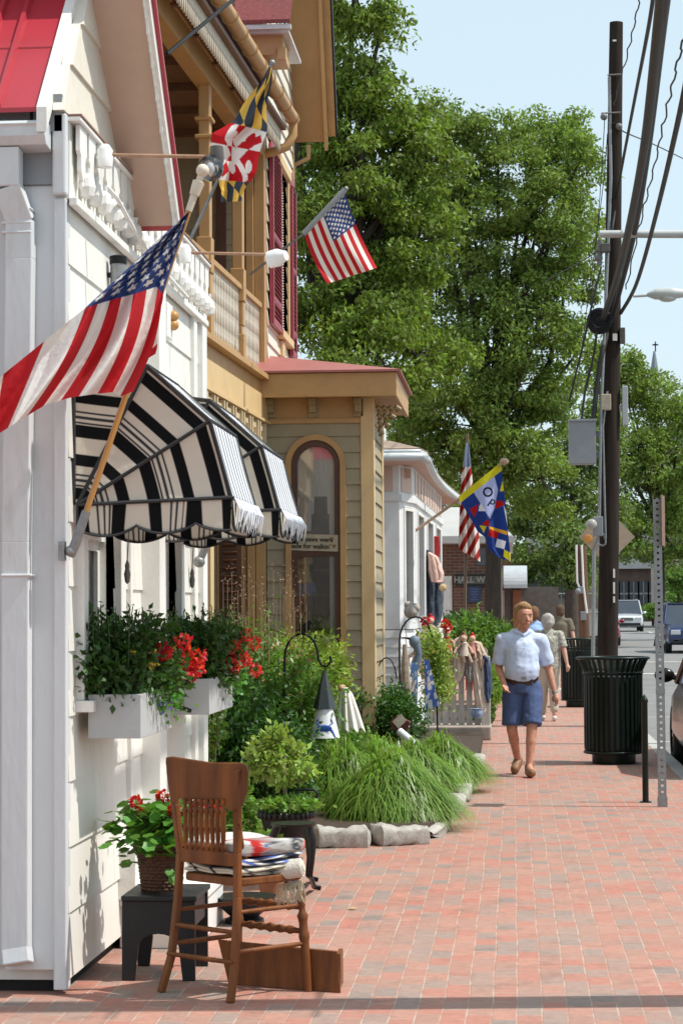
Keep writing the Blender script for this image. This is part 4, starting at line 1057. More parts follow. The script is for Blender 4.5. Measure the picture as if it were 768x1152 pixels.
# ------------------------------------------------------------------ BRICK SHOP with its signs
def brick_wall_mat(name, c1, c2, mort, s=1.0):
    m = bpy.data.materials.new(name); m.use_nodes = True; n, l = m.node_tree.nodes, m.node_tree.links; b = n['Principled BSDF']; b.inputs['Roughness'].default_value = .9
    g = n.new('ShaderNodeNewGeometry'); sp = n.new('ShaderNodeSeparateXYZ'); l.new(g.outputs['Position'], sp.inputs[0]); cb = n.new('ShaderNodeCombineXYZ')
    ad = n.new('ShaderNodeMath'); l.new(sp.outputs[0], ad.inputs[0]); l.new(sp.outputs[1], ad.inputs[1]); l.new(ad.outputs[0], cb.inputs[0]); l.new(sp.outputs[2], cb.inputs[1])
    br = n.new('ShaderNodeTexBrick'); l.new(cb.outputs[0], br.inputs['Vector'])
    for k, v in (('Scale', s), ('Brick Width', .22), ('Row Height', .075), ('Mortar Size', .010)): br.inputs[k].default_value = v
    br.inputs['Color1'].default_value = (*c1, 1); br.inputs['Color2'].default_value = (*c2, 1); br.inputs['Mortar'].default_value = (*mort, 1)
    nz = n.new('ShaderNodeTexNoise'); nz.inputs['Scale'].default_value = 2.5; nz.inputs['Detail'].default_value = 6; l.new(g.outputs['Position'], nz.inputs['Vector'])
    mx = n.new('ShaderNodeMix'); mx.data_type = 'RGBA'; mx.blend_type = 'OVERLAY'; mx.inputs['Factor'].default_value = .5
    l.new(br.outputs[0], mx.inputs['A']); l.new(nz.outputs['Fac'], mx.inputs['B']); l.new(mx.outputs['Result'], b.inputs['Base Color']); return m
BRICKW = brick_wall_mat('old brown brick', (.19, .085, .055), (.13, .06, .045), (.20, .17, .14))
YK = 52.0
bk = thing('brick_shop', 'low brown brick shop with pale roof standing behind the flags', 'house', (-3, YK + 2, gz(YK)))
a = PY(470, 720, YK); b = PY(562, 612, YK)
mb = MB(); mb.box(-6, b.x, YK, YK + 9, 0, b.z); obj('wall', mb, BRICKW, bk)
mb = MB(); mb.box(-6, b.x + .3, YK - .35, YK + 9.3, b.z + .003, b.z + .12); mb.box(-6, b.x + .36, YK - .42, YK - .352, b.z + .02, b.z + .16)
obj('eave', mb, GALV, bk)
mb = MB(); r0 = PY(540, 571, YK + 3); mb.prism([(-6, YK - .35, b.z + .13), (b.x + .3, YK - .35, b.z + .13), (b.x - .3, YK + 4, r0.z), (-6, YK + 4, r0.z)], (0, 0, .06)); obj('roof', mb, M('pale tin roof', (.48, .46, .44), .5, .08, 1.5), bk)
mb = MB(); pbox(mb, 500, 652, 506, 760, YK - .08, .06); pbox(mb, 498, 648, 508, 760, YK - .05, .04); obj('door', mb, WHITE2, bk)
mb = MB(); pbox(mb, 536, 616, 560, 636, YK - .05, .04); obj('shop_window', mb, M('dim pane', (.12, .15, .18), .15, .2), bk)
t = thing('hallway_sign', 'long dark sign lettered HALL WAY on the brown brick wall', 'sign', tuple(PY(528, 660, YK - .1)))
mb = MB(); pbox(mb, 512, 646, 556, 659, YK - .10, .06); obj('board', mb, M('black sign board', (.015, .015, .016), .5, .1), t)
mb = MB(); pbox(mb, 514, 648, 555, 657, YK - .11, .006); obj('panel', mb, M('grey sign face', (.10, .105, .10), .6, .1), t)
c = PY(534, 652.5, YK - .115); text_obj('lettering', 'HALL WAY', .2, M('pale lettering', (.36, .36, .33), .6, .05), c, (1, 0, 0), (0, 0, 1), t, bold=True)
t = thing('blue_poster', 'dull blue notice with small print fixed under the HALL WAY sign', 'notice', tuple(PY(533, 680, YK - .1)))
mb = MB(); pbox(mb, 526, 659, 541, 678, YK - .06, .03); obj('panel', mb, M('slate blue panel', (.035, .06, .10), .5, .15, 8), t)
mb = MB()
for i, w_ in enumerate((9, 7, 8, 5, 8)): pbox(mb, 533.5 - w_ / 2, 662 + i * 3, 533.5 + w_ / 2, 663.4 + i * 3, YK - .064, .003)
obj('print', mb, M('faint blue print', (.09, .12, .34), .6, .1), t)
for i, (px, lab) in enumerate(((517, 'left one of two red garden chair backs by the brick shop'), (539, 'right one of two red garden chair backs by the brick shop, nearer the dark trunk'))):
    t = thing('garden_chair', lab, 'chair', tuple(PY(px, 748, 44)), 'red chairs behind the hedge'); Y = 44; RC = M('red chair paint', (.42, .02, .015), .5, .1)
    mb = MB(); w_ = 9 if i == 0 else 10; pts = [(px - w_, 708), (px - w_, 700)] + [(px + w_ * math.sin(s * math.pi / 8 - math.pi / 2), 699 - 6 * math.cos(s * math.pi / 8 - math.pi / 2)) for s in range(9)] + [(px + w_, 708)]
    mb.prism([PY(x, y, Y) for x, y in pts], (0, .05, 0)); obj('backrest', mb, RC, t, bevel=.01)
    mb = MB(); pbox(mb, px - w_, 722, px + w_, 725, Y - .45, .45); obj('seat', mb, RC, t)
    for dx in (-w_ + 1, w_ - 1):
        for yy in (Y, Y - .42): mb = MB(); q_ = PY(px + dx, 724, Y); mb.box(q_.x - .025, q_.x + .025, yy, yy + .04, .0, q_.z if yy < Y else PY(px, 708, Y).z); obj('leg', mb, RC, t)
# far corner shop with a white rounded awning
YR = 62.0
t = thing('corner_shop', 'distant shop with rounded white awning and a terracotta doorway', 'house', tuple(PY(590, 715, YR)))
mb = MB(); mb.box(PY(560, 700, YR + .5).x, PY(628, 700, YR + .5).x, YR + .5, YR + 8, 0, PY(590, 660, YR).z); obj('wall', mb, M('dusty shop wall', (.15, .13, .115), .8, .3), t)
mb = MB(); N3 = 10; pr = []
a, b = PY(566, 662, YR), PY(592, 662, YR); zt = PY(580, 636, YR).z
for i in range(N3 + 1):
    s = i / N3 * math.pi / 2; pr.append((YR + .5 - 1.1 * math.sin(s), a.z + (zt - a.z) * math.cos(s)))
mb.grid(lambda u, v: (lerp(a.x, b.x, u), *[lerp(pr[min(N3 - 1, int(v * N3))][k], pr[min(N3 - 1, int(v * N3)) + 1][k], v * N3 - min(N3 - 1, int(v * N3))) for k in (0, 1)]), 4, 20)
for xx in (a.x, b.x): mb.prism([(xx, p_, q_) for p_, q_ in pr] + [(xx, YR + .5, a.z)], (.02, 0, 0))
obj('awning', mb, M('white awning vinyl', (.42, .45, .48), .8, .1), t)
mb = MB(); pbox(mb, 577, 664, 586, 716, YR + .42, .06); obj('doorway', mb, M('terracotta panel', (.36, .15, .08), .7, .15), t)
mb = MB(); pbox(mb, 562, 664, 567, 718, YR + .3, .15); obj('column', mb, M('pale stone column', (.5, .46, .4), .7, .1), t)
# ------------------------------------------------------------------ FLAGS
FLAGM = MV('flag cloth', .75, .30, .05)
USR, USW, USB = (.78, .15, .18), (.96, .94, .91), (.20, .28, .50)
def star(px, py, r):                            # inside a five-pointed star?
    d = math.hypot(px, py)
    if d > r: return False
    a = (math.atan2(px, py) / (2 * math.pi) * 5) % 1.0; a = abs(a - .5) * 2     # 1 at tips
    return d < r * lerp(.45, 1.0, a ** 1.6)
def canton_col(s, t):                           # s across hoist 0..1 (11 staggered columns), t along
    for i in range(9):
        for j in range(11):
            if (i + j) % 2 == 0 and star((s - (i + 1) / 10), (t - (j + 1) / 12) * 1.25, .062): return USW
    return USB
# 1. big flag on the corner of the white house: hangs in deep folds from a slanted pole
t = thing('us_flag', 'large stars and stripes flag billowing from a slanted wooden pole at the near house corner', 'flag', (-1.85, 9.0, 1.85))
def yb1(px): return lerp(8.55, 9.0, max(0, min(1, (px + 60) / 275)))
base, tip = PY(86, 608, 9.02), PY(214, 232, 9.0)
mb = MB(); mb.tube([base, tip], .0125, 10); obj('pole', mb, WOODO, t, smooth=True)
mb = MB(); dd = (tip - base).normalized(); q = tip
mb.tube([q - dd * .02, q + dd * .05, q + dd * .052, q + dd * .11, q + dd * .115, q + dd * .135], [.014, .016, .021, .026, .014, .014], 10); mb.ball(q + dd * .16, .028, 12)
obj('finial', mb, M('pale turned wood', (.66, .58, .46), .5, .08, 20), t, smooth=True)
mb = MB(); c = PY(76, 620, 9.03); mb.box(-1.90, -1.875, 9.0, 9.05, c.z - .04, c.z + .04); mb.tube([c + Vector((.01, 0, -.02)), base - dd * .02, base + dd * .13], [.02, .022, .019], 10); mb.ball(c + Vector((.015, -.01, 0)), .024, 10)
obj('bracket', mb, STEEL, t, smooth=True)
BOT = [(0, (-70, 520)), (.1, (-46, 506)), (.35, (0, 487)), (.46, (30, 468)), (.55, (52, 455)), (.66, (80, 447)), (.76, (108, 443)), (.85, (128, 441)), (.93, (136, 446)), (1, (150, 440))]
TOP = [(0, (-70, 470)), (.1, (-46, 452)), (.3, (0, 424)), (.46, (96, 346)), (.62, (125, 337)), (.78, (152, 330)), (.9, (176, 322)), (1, (183, 330))]
def pl(ps, s):
    for (a, p), (b, q) in zip(ps, ps[1:]):
        if s <= b: f = (s - a) / (b - a); return (lerp(p[0], q[0], f), lerp(p[1], q[1], f))
    return ps[-1][1]
def f1(u, v):
    T_, B_ = pl(TOP, u), pl(BOT, u); A = (213, 238); vc = .36
    if v < vc:
        if u < .4599: x, y = T_
        else: x, y = lerp(A[0] - (1 - u) * 2, T_[0], v / vc), lerp(A[1], T_[1], v / vc)
    else:
        f = (v - vc) / (1 - vc); x, y = lerp(T_[0], B_[0], f), lerp(T_[1], B_[1], f); x += 7 * math.sin(f * math.pi) * (1 if u > .4 else 0)
    fall = min(1, .25 + v)
    Y = lerp(8.93, 8.55, max(0, min(1, (210 - x) / 270))) + .085 * fall * math.sin(u * 21 + v * 2.2) + .03 * math.sin(u * 43 + v * 6)
    return PY(x, y, Y)
def c1b(u, v):
    # stars are laid over the whole visible blue wedge
    if v < .36:
        if u < .46: return USR if int(u * 13) % 2 == 0 else USW
        x = u; return canton_col(min(1, max(0, (x - .44) / .56)), .15 + .85 * v / .36) if v > .04 else USB
    return USR if int(min(12.99, u * 13)) % 2 == 0 else USW
cloth('cloth', f1, c1b, 390, 220, FLAGM, t)
# folded lower hoist hanging just behind the pole
def f1b(u, v): return PY(lerp(160, 183, u) - 9 * v + 2 * math.sin(v * 9), lerp(322, 412 - 14 * u, v), 8.985 + .02 * math.sin(u * 5))
cloth('cloth_fold', f1b, lambda u, v: USR if int(v * 5.2 + u * .6) % 2 == 1 else USW, 20, 90, FLAGM, t)
# 2. state flag, furled and diagonal, in front of the porch
YM = 13.6
t = thing('state_flag', 'yellow, black, red and white quartered flag hanging furled before the porch', 'flag', (-1.98, YM, 3.65))
mb = MB(); b0, b1 = PY(206, 286, YM), PY(306, 70, YM); mb.tube([b0, b1], .011, 8); mb.ball(b1, .02, 8); obj('pole', mb, STEEL, t, smooth=True)
L_ = [(0, (303, 74)), (.18, (283, 105)), (.38, (262, 135)), (.52, (239, 150)), (.62, (239, 180)), (.78, (246, 200)), (.9, (250, 214)), (1, (247, 227))]
R_ = [(0, (306, 76)), (.18, (302, 110)), (.38, (299, 145)), (.55, (294, 170)), (.7, (286, 195)), (.85, (278, 210)), (1, (270, 226))]
def f2(u, v):
    a, b = pl(L_, v), pl(R_, v); p = PY(lerp(a[0], b[0], u) + 1.5 * math.sin(v * 20), lerp(a[1], b[1], u), YM - .05 + .045 * math.sin(u * 9 + v * 5)); return p
YE_, BKc, RD, WH = (.93, .76, .36), (.24, .28, .34), (.76, .10, .14), (.94, .92, .90)
def calv(s, t_):
    """paly gold and black with a counterchanged bend"""
    k = int((s + 10) * 3.0) % 2; d = (t_ - s * .8) % 1.3 < .5
    return YE_ if (k == 0) != d else BKc
def c2(u, v):
    if .40 < v < .80:
        a, b = u - .5, (v - .6) * 2.4; q1 = (u < .38) != (v < .56)
        r0, r1 = a * .8 + b, a * 1.3 - b
        cross = (abs(r0) < .10 and abs(r1) < .9) or (abs(r1) < .10 and abs(r0) < .75)
        for (x0, y0) in ((.34, .50), (.72, .48), (.40, .68), (.80, .66)):
            if math.hypot(u - x0, (v - y0) * 1.6) < .075: cross = True
        basec = RD if (u > .42) == (v > .55) or v > .62 and u > .3 else WH
        return (WH if basec == RD else RD) if cross else basec
    return calv(u * 1.2, v * 4.2)
cloth('cloth', f2, c2, 60, 200, FLAGM, t)
# 3. small flag flying from a steel pole in front of the tree
YF = 19.3
t = thing('us_flag', 'stars and stripes flag spread flat on a thin angled pole against the trees', 'flag', tuple(PY(281, 308, 19.5)))
mb = MB(); mb.tube([PY(281, 309, 19.5), PY(342, 262, YF), PY(389, 212, YF)], .012, 8); mb.ball(PY(389, 212, YF), .022, 8); obj('pole', mb, STEEL, t, smooth=True)
def f3(u, v):                                   # u down the hoist from the tip, v along the fly
    h = (lerp(387, 342, u), lerp(214, 264, u)); f_ = (lerp(424, 368, u), lerp(301, 319, u)); bow = 4 * math.sin(v * math.pi)
    x, y = lerp(h[0], f_[0], v) - bow * (1 - u) * .6 - (.0 if u < .5 else bow * (u - .5)), lerp(h[1], f_[1], v) + bow * .3
    return PY(x, y, YF + .05 * math.sin(u * 8 + v * 3) * (v + .1))
def c3(u, v):
    if v < .02: return (.6, .62, .64)
    if u < 7 / 13 and v < .42: return canton_col(u / (7 / 13), v / .42)
    return USR if int(min(12.99, u * 13)) % 2 == 0 else USW
cloth('cloth', f3, c3, 182, 120, FLAGM, t)
mb = MB(); mb.tube([PY(341, 263, YF), PY(388, 213, YF)], .026, 8); obj('sleeve', mb, M('grey sleeve', (.33, .35, .37), .8, .1), t, smooth=True)
# 4. shop flag with nautical signal patches and the first letters of OPEN
YO = 27.6
t = thing('open_flag', 'blue nautical pattern shop flag lettered OP with yellow hoist band on a slanted pole', 'flag', tuple(PY(460, 602, 28.6)))
mb = MB(); mb.tube([PY(460, 602, 28.6), PY(516, 562, YO + .3), PY(566, 520, YO)], .02, 8); mb.ball(PY(567, 519, YO), .045, 10, sx=1.3); obj('pole', mb, M('turned pine pole', (.48, .33, .22), .5, .1), t, smooth=True)
mb = MB(); c = PY(459, 603, 28.6); mb.ball(c, .06, 10); mb.ball(c - Vector((.07, 0, 0)), .05, 10); obj('bracket', mb, WHITE2, t, smooth=True)
Lq = [(0, (515, 559)), (.12, (517, 563)), (.3, (529, 583)), (.5, (537, 598)), (.65, (545, 604)), (.8, (549, 618)), (1, (560, 627))]
Rq = [(0, (562, 521)), (.12, (564, 527)), (.3, (566, 548)), (.5, (569, 572)), (.7, (571, 598)), (.85, (573, 614)), (1, (575, 632))]
def f4(u, v):
    a, b = pl(Lq, v), pl(Rq, v); return PY(lerp(a[0], b[0], u), lerp(a[1], b[1], u), YO + .06 * math.sin(u * 8 + v * 4) * (.2 + v))
def tri(p, a, b, c):
    s = lambda p, q, r: (p[0] - r[0]) * (q[1] - r[1]) - (q[0] - r[0]) * (p[1] - r[1])
    d1, d2, d3 = s(p, a, b), s(p, b, c), s(p, c, a); return not (min(d1, d2, d3) < 0 and max(d1, d2, d3) > 0)
def quad(p, a, b, c, d): return tri(p, a, b, c) or tri(p, a, c, d)
def c4(u, v):
    a, b = pl(Lq, v), pl(Rq, v); p = (lerp(a[0], b[0], u), lerp(a[1], b[1], u))
    NB, YW, RE, WI, PALE = (.14, .24, .52), (.84, .80, .16), (.72, .10, .10), (.90, .90, .93), (.70, .73, .90)
    if v < .14: return YW
    x, y = p
    d = math.hypot((x - 548.5), (y - 553.5)); 
    if 3.6 < d < 5.6: return (.04, .06, .12)
    # letter P turned along the band
    lx, ly = (x - 552.5) * .82 + (y - 566) * .57, -(x - 552.5) * .57 + (y - 566) * .82
    if abs(lx + 1.7) < .9 and -4.5 < ly < 5: return (.04, .06, .12)
    dd_ = math.hypot(lx - .4, ly + 1.8)
    if lx > -1.2 and 1.6 < dd_ < 3.1: return (.04, .06, .12)
    if tri(p, (528, 573), (538, 567), (534, 582)): return RE
    if quad(p, (539, 569), (541, 566), (546, 575), (538, 575)): return WI
    if quad(p, (541, 590), (549, 584), (551, 590), (549, 592)): return RE
    if tri(p, (539, 591), (547, 592), (544, 600)): return YW
    if quad(p, (558, 563), (566, 564), (567, 568), (556, 573)): return RE
    if tri(p, (562, 553), (565, 541), (567, 552)): return YW
    if quad(p, (550, 592), (571, 598), (570, 602), (550, 595)): return (.9, .66, .2)
    if quad(p, (550, 595), (561, 598), (559, 606), (549, 603)): return RE
    if quad(p, (559, 606), (569, 609), (567, 618), (557, 615)): return WI
    if quad(p, (567, 618), (574, 622), (574, 632), (566, 626)): return YW
    if tri(p, (566, 568), (569, 575), (572, 600)) : return WI
    if quad(p, (532, 553), (556, 536), (556, 572), (551, 584)): return PALE
    if tri(p, (556, 536), (560, 551), (556, 572)): return PALE
    return NB
cloth('cloth', f4, c4, 170, 240, FLAGM, t)
# 5. long furled flag on a tall pole beyond it
YG = 40.0
t = thing('us_flag', 'furled stars and stripes flag drooping on a tall thin pole behind the nautical flag', 'flag', tuple(PY(523, 742, YG)))
mb = MB(); mb.tube([PY(522, 742, YG), PY(525.5, 488, YG)], .028, 8); obj('pole', mb, M('bronze pole', (.14, .085, .05), .5, .1), t, smooth=True)
L5 = [(0, (524, 498)), (.3, (519, 535)), (.5, (517, 565)), (.75, (516, 600)), (1, (516, 618))]
R5 = [(0, (527, 498)), (.3, (531, 535)), (.5, (533, 565)), (.75, (539, 605)), (1, (540, 632))]
def f5(u, v):
    a, b = pl(L5, v), pl(R5, v); return PY(lerp(a[0], b[0], u), lerp(a[1], b[1], u), YG - .12 + .12 * math.sin(u * 14) * v)
def c5(u, v):
    a, b = pl(L5, v), pl(R5, v); y = lerp(a[1], b[1], u); x = lerp(a[0], b[0], u)
    if v < .22: return (.62, .66, .74) if u < .6 else (.45, .5, .6)
    k = ((y + (x - 516) * 1.9) / 11.0) % 2; return (.62, .14, .10) if k < 1 else (.90, .87, .84)
cloth('cloth', f5, c5, 60, 160, FLAGM, t)

# ------------------------------------------------------------------ lamps on arms, rods
CERAM = M('white lamp enamel', (.80, .80, .78), .3, .04, 10)
def arm_lamp(px0, py0, px1, py1, X0, label, glassy):
    a = PXp(px0, py0, X0); Y = a.y; b = PY(px1, py1, Y)
    t = thing('arm_lamp', label, 'lamp', tuple(a), 'lamps on arms along the white house')
    mb = MB(); mb.lathe([(.01, -.06), (.036, -.055), (.04, -.01), (.034, .0), (.036, .02), (.02, .045), (.005, .05)], tuple(a), 14); obj('junction_box', mb, CERAM, t, smooth=True)
    mb = MB(); mb.tube([a, b], .0085, 8); obj('arm', mb, M('rusty pipe', (.36, .21, .13), .6, .25, 25), t, smooth=True)
    return t, b, Y
t, b, Y = arm_lamp(118, 174, 240, 176, -1.79, 'clear glass globe lamp on a thin pipe arm in front of the porch', True)
mb = MB(); mb.lathe([(.012, .05), (.03, .045), (.034, -.01), (.03, -.03)], tuple(b + Vector((.015, 0, 0))), 14); obj('socket', mb, M('dark socket', (.10, .09, .08), .4, .2), t, smooth=True)
mb = MB(); mb.ball(b + Vector((-.01, -.02, -.055)), .058, 20); obj('globe', mb, glass('lamp glass', alpha=.85), t, smooth=True)
mb = MB(); mb.ball(b + Vector((-.01, -.02, -.055)), .02, 10, sz=1.5); obj('bulb', mb, M('frosted bulb', (.75, .76, .76), .3, .05), t, smooth=True)
mb = MB(); mb.tube([b + Vector((-.03, 0, -.04)), PY(222, 206, Y)], .006, 6); obj('stay', mb, STEEL, t)
t, b, Y = arm_lamp(208, 284, 302, 286, -1.79, 'white floodlight on a thin pipe arm beside the maroon shutter', False)
mb = MB(); c = b + Vector((.045, 0, -.02)); dx = Vector((.9, -.38, .15)).normalized()
mb.tube([c - dx * .05, c - dx * .045, c + dx * .01, c + dx * .05, c + dx * .06], [.02, .048, .05, .03, .028], 16); obj('floodlight', mb, CERAM, t, smooth=True)
mb = MB(); mb.tube([c - dx * .052, c - dx * .046], [.03, .044], 16); obj('lens', mb, M('milky lens', (.5, .5, .48), .2, .05), t, smooth=True)
t = thing('wall_lamp', 'small dark cylinder lamp high on the white clapboards above the flag', 'lamp', tuple(PXp(133, 312, XW)))
c = PXp(133, 302, XW + .06); mb = MB(); mb.lathe([(.035, -.09), (.038, -.08), (.038, .02)], tuple(c), 16); obj('body', mb, STEEL, t, smooth=True)
mb = MB(); mb.lathe([(.041, .02), (.042, .055), (.035, .06)], tuple(c), 16); mb.box(XW + .0, XW + .06, c.y - .02, c.y + .02, c.z - .04, c.z - .02); obj('cap', mb, BLACKM, t)
t = thing('small_plaque', 'weathered wooden plaque on the white wall behind the flag fold', 'plaque', tuple(PXp(187, 372, XW + .02)))
mb = MB(); p = PXp(187, 360, XW + .03); mb.box(XW + .02, XW + .05, p.y - .08, p.y + .1, p.z - .1, p.z + .09); obj('board', mb, WHITE2, t, bevel=.006)
mb = MB(); mb.ball(p + Vector((.03, .06, .03)), .03, 8); mb.ball(p + Vector((.03, .06, -.02)), .03, 8); obj('ornament', mb, WOODO, t, smooth=True)
t = thing('porch_rod', 'dark slanted rod crossing in front of the porch eave', 'rod', tuple(PY(190, 58, 14.5)))
mb = MB(); mb.tube([PY(188, 60, 14.5), PY(262, -1, 15.5), PY(300, -30, 16)], .014, 6); obj('rod', mb, BLACKM, t, smooth=True)
t = thing('pole_bracket', 'empty grey metal flagpole bracket under the farther striped awning', 'bracket', tuple(PXp(226, 632, XW + .05)))
c = PXp(224, 632, XW + .07); mb = MB(); mb.ball(c, .035, 10); mb.tube([c, c + Vector((.06, 0, .13))], .022, 10); obj('socket', mb, STEEL, t, smooth=True)

# ------------------------------------------------------------------ STREET FURNITURE
def litter_bin(Y, px, label, H):
    c = PG(px, 700); X = PY(px, 700, Y).x
    t = thing('litter_bin', label, 'bin', (X, Y, gz(Y) * 0 + .0), 'slatted steel litter bins')
    r_ = .30
    mb = MB(); mb.lathe([(.22, 0), (.225, .02), (.225, .10), (.28, .11), (.285, .13)], (X, Y, 0), 40); obj('base', mb, BLACKG, t, smooth=True)
    mb = MB(); mb.lathe([(.262, .12), (.262, H - .2)], (X, Y, 0), 32); mb.lathe([(.255, H - .22), (.25, H - .21)], (X, Y, 0), 32); obj('liner', mb, M('dark plastic liner', (.008, .008, .008), .6, .1), t, smooth=True)
    sl_ = MB(); n = 34
    for i in range(n):
        a = 2 * math.pi * i / n; dx, dy = math.cos(a), math.sin(a); tx, ty = -dy, dx
        def P(rr, z): return Vector((X + dx * rr, Y + dy * rr, z))
        pts = [P(r_ - .015, .11), P(r_, .16), P(r_, H - .19), P(r_ + .008, H - .13), P(r_ + .05, H - .04), P(r_ + .068, H - .012)]
        for p, q in zip(pts, pts[1:]):
            d = (q - p).normalized(); sl_.obox((p + q) / 2, d * ((q - p).length / 2 + .003), Vector((tx, ty, 0)) * .0165, Vector((tx, ty, 0)).cross(d) * .004)
    obj('slats', sl_, BLACKG, t)
    mb = MB()
    def torus(R_, z, rr):
        mb.tube([(X + R_ * math.cos(2 * math.pi * k / 48), Y + R_ * math.sin(2 * math.pi * k / 48), z) for k in range(49)], rr, 8, caps=False)
    torus(r_ + .072, H - .008, .014); obj('rim', mb, BLACKG, t, smooth=True)
    mb = MB(); torus(r_ + .004, H - .16, .012); obj('upper_band', mb, BLACKG, t, smooth=True); mb = MB(); torus(r_, .12, .015); obj('lower_band', mb, BLACKG, t, smooth=True)
litter_bin(PG(689, 859).y, 688.5, 'black slatted litter bin with flared rim beside the wooden utility pole, nearest the camera', 1.10)
litter_bin(36.0, 651, 'black slatted litter bin farther off, half hidden by the utility pole', 1.12)
b = PG(726, 903)
t = thing('bollard', 'slim dark green bollard with pointed cap next to the perforated post', 'bollard', tuple(b))
mb = MB(); h = (903 - 787) / pxm(b.y) ; mb.lathe([(.026, 0), (.026, h - .04), (.031, h - .035), (.031, h - .02), (.026, h - .01), (.014, h + .012), (.002, h + .03)], tuple(b), 14)
mb.box(b.x - .045, b.x + .045, b.y - .045, b.y + .045, 0, .008); obj('post', mb, BLACKG, t, smooth=True)
b = PG(745, 908)
t = thing('sign_post', 'perforated steel sign post with a brown parking sign seen almost edge on', 'sign', tuple(b))
top = PY(738.5, 557, b.y); hole = MB(); mb = MB(); w = .031; lean = (top - b)
U = lean.normalized()
def upt(z): return b + U * z
Lh = lean.length
mb.bar(b, top, w * 2, .004, (1, 0, 0)); mb = MB()
mb.obox((b + top) / 2 + Vector((-w, 0, 0)), U * Lh / 2, Vector((.0018, 0, 0)), Vector((0, .022, 0)))
mb.obox((b + top) / 2 + Vector((w, 0, 0)), U * Lh / 2, Vector((.0018, 0, 0)), Vector((0, .022, 0)))
nh = int(Lh / .0508)
for i in range(nh):                             # front web with real punched gaps
    c = upt(.0254 + i * .0508)
    mb.obox(c + Vector((-.020, -.02, 0)), U * .0254, Vector((.010, 0, 0)), Vector((0, .0018, 0)))
    mb.obox(c + Vector((.020, -.02, 0)), U * .0254, Vector((.010, 0, 0)), Vector((0, .0018, 0)))
    mb.obox(c + U * .0195 + Vector((0, -.02, 0)), U * .0165, Vector((.010, 0, 0)), Vector((0, .0018, 0)))
obj('post', mb, STEEL, t)
mb = MB(); c = upt(.0); mb.obox(upt(.03), U * .05, Vector((.038, 0, 0)), Vector((0, .03, 0))); obj('sleeve', mb, STEEL, t); mb = MB(); mb.obox(upt(.93), U * .02, Vector((.036, 0, 0)), Vector((0, .028, 0))); obj('sleeve', mb, STEEL, t)
a, d = PY(743, 557, b.y), PY(752, 614, b.y)
mb = MB(); hh = .215; cz_ = (a.z + d.z) / 2; cxx = top.x + .05
ux = Vector((.15, 1, 0)).normalized() * .15
mb.obox((cxx, b.y + .03, cz_), ux, Vector((.0035, 0, 0)), Vector((0, 0, (a.z - d.z) / 2))); obj('sign_panel', mb, M('brown sign back', (.19, .095, .05), .55, .15, 8), t, bevel=.002)

# wooden utility pole with its boxes
YP = 30.0
PB = PY(682, 817, YP); PB.z = 0; PT = PY(693, 25, YP)
t = thing('utility_pole', 'tall dark wooden utility pole with service boxes and cables behind the near bin', 'utility pole', tuple(PB))
def pp(py): return PB.lerp(PT, (817 - py) / (817 - 25)) if True else None
POLEW = M('creosoted pole wood', (.030, .022, .018), .85, .4, 14, .7, 60, stretch=(1, 1, .08), dirt=(.07, .045, .03), dscale=5, damt=.4, spec=.15)
mb = MB(); mb.tube([PB.lerp(PT, i / 12) for i in range(13)], [lerp(.148, .092, i / 12) for i in range(13)], 20); obj('pole', mb, POLEW, t, smooth=True)
mb = MB(); pbox(mb, 640, 473, 670, 522, YP - .22, .25); o_ = obj('cabinet', mb, GREYB, t, bevel=.01)
mb = MB(); pbox(mb, 639, 471, 671, 474, YP - .24, .29); pbox(mb, 670, 485, 676, 492, YP - .05, .05); pbox(mb, 670, 508, 676, 515, YP - .05, .05); obj('cabinet_lid', mb, GREYB, o_, bevel=.004)
mb = MB(); pbox(mb, 700, 434, 706, 478, YP - .1, .12); pbox(mb, 696, 455, 701, 462, YP - .05, .05); obj('antenna_panel', mb, M('pale grey plastic', (.42, .44, .45), .5, .06), t, bevel=.008)
mb = MB(); pbox(mb, 676, 443, 687, 461, YP - .24, .12); obj('junction_box', mb, M('putty box', (.42, .36, .27), .6, .15, 20), t, bevel=.01)
mb = MB(); pbox(mb, 667, 581, 678, 603, YP - .30, .14); mbx = obj('meter_box', mb, GREYB, t, bevel=.01)
mb = MB(); c = PY(665, 590, YP - .30); mb.tube([c + Vector((0, .05, 0)), c, c + Vector((0, -.07, 0)), c + Vector((0, -.1, 0))], [.072, .075, .07, .04], 18); obj('meter_dome', mb, M('meter glass', (.42, .40, .36), .15, .2, 12), mbx, smooth=True)
mb = MB(); mb.tube([PY(674, 582, YP - .2), PY(676, 460, YP - .2), PY(687, 200, YP - .12), PY(685, 86, YP - .12)], .022, 8); mb.tube([PY(679, 604, YP - .2), PY(681, 606, YP - .2), PY(678, 480, YP - .2), PY(683, 440, YP - .18)], .014, 8)
mb.tube([PY(679, 600, YP - .2), PY(681, 608, YP - .2), PY(681, 612, YP - .2), PY(678, 614, YP - .2), PY(673, 612, YP - .2)], .012, 8); obj('conduit', mb, STEEL, t, smooth=True)
mb = MB(); 
for rr in (.15, .13, .11, .09): mb.tube([PY(674, 361, YP - .25) + Vector((rr * math.cos(a_), .0, rr * math.sin(a_) * 1.05)) for a_ in np.linspace(0, 6.3, 24)], .03, 6, caps=False)
mb.ball(PY(674, 361, YP - .24), .10, 12, sy=.4); obj('cable_coil', mb, BLACKM, t, smooth=True)
mb = MB(); pbox(mb, 697, 368, 703, 386, YP - .15, .1); pbox(mb, 676, 273, 686, 283, YP - .3, .1); obj('splice_case', mb, M('weathered splice case', (.10, .09, .08), .6, .3, 20), t, bevel=.01)
mb = MB(); pbox(mb, 689, 375, 694, 383, YP - .16, .01); pbox(mb, 689, 44, 693, 46, YP - .1, .01); obj('tag', mb, WHITE2, t)
mb = MB()
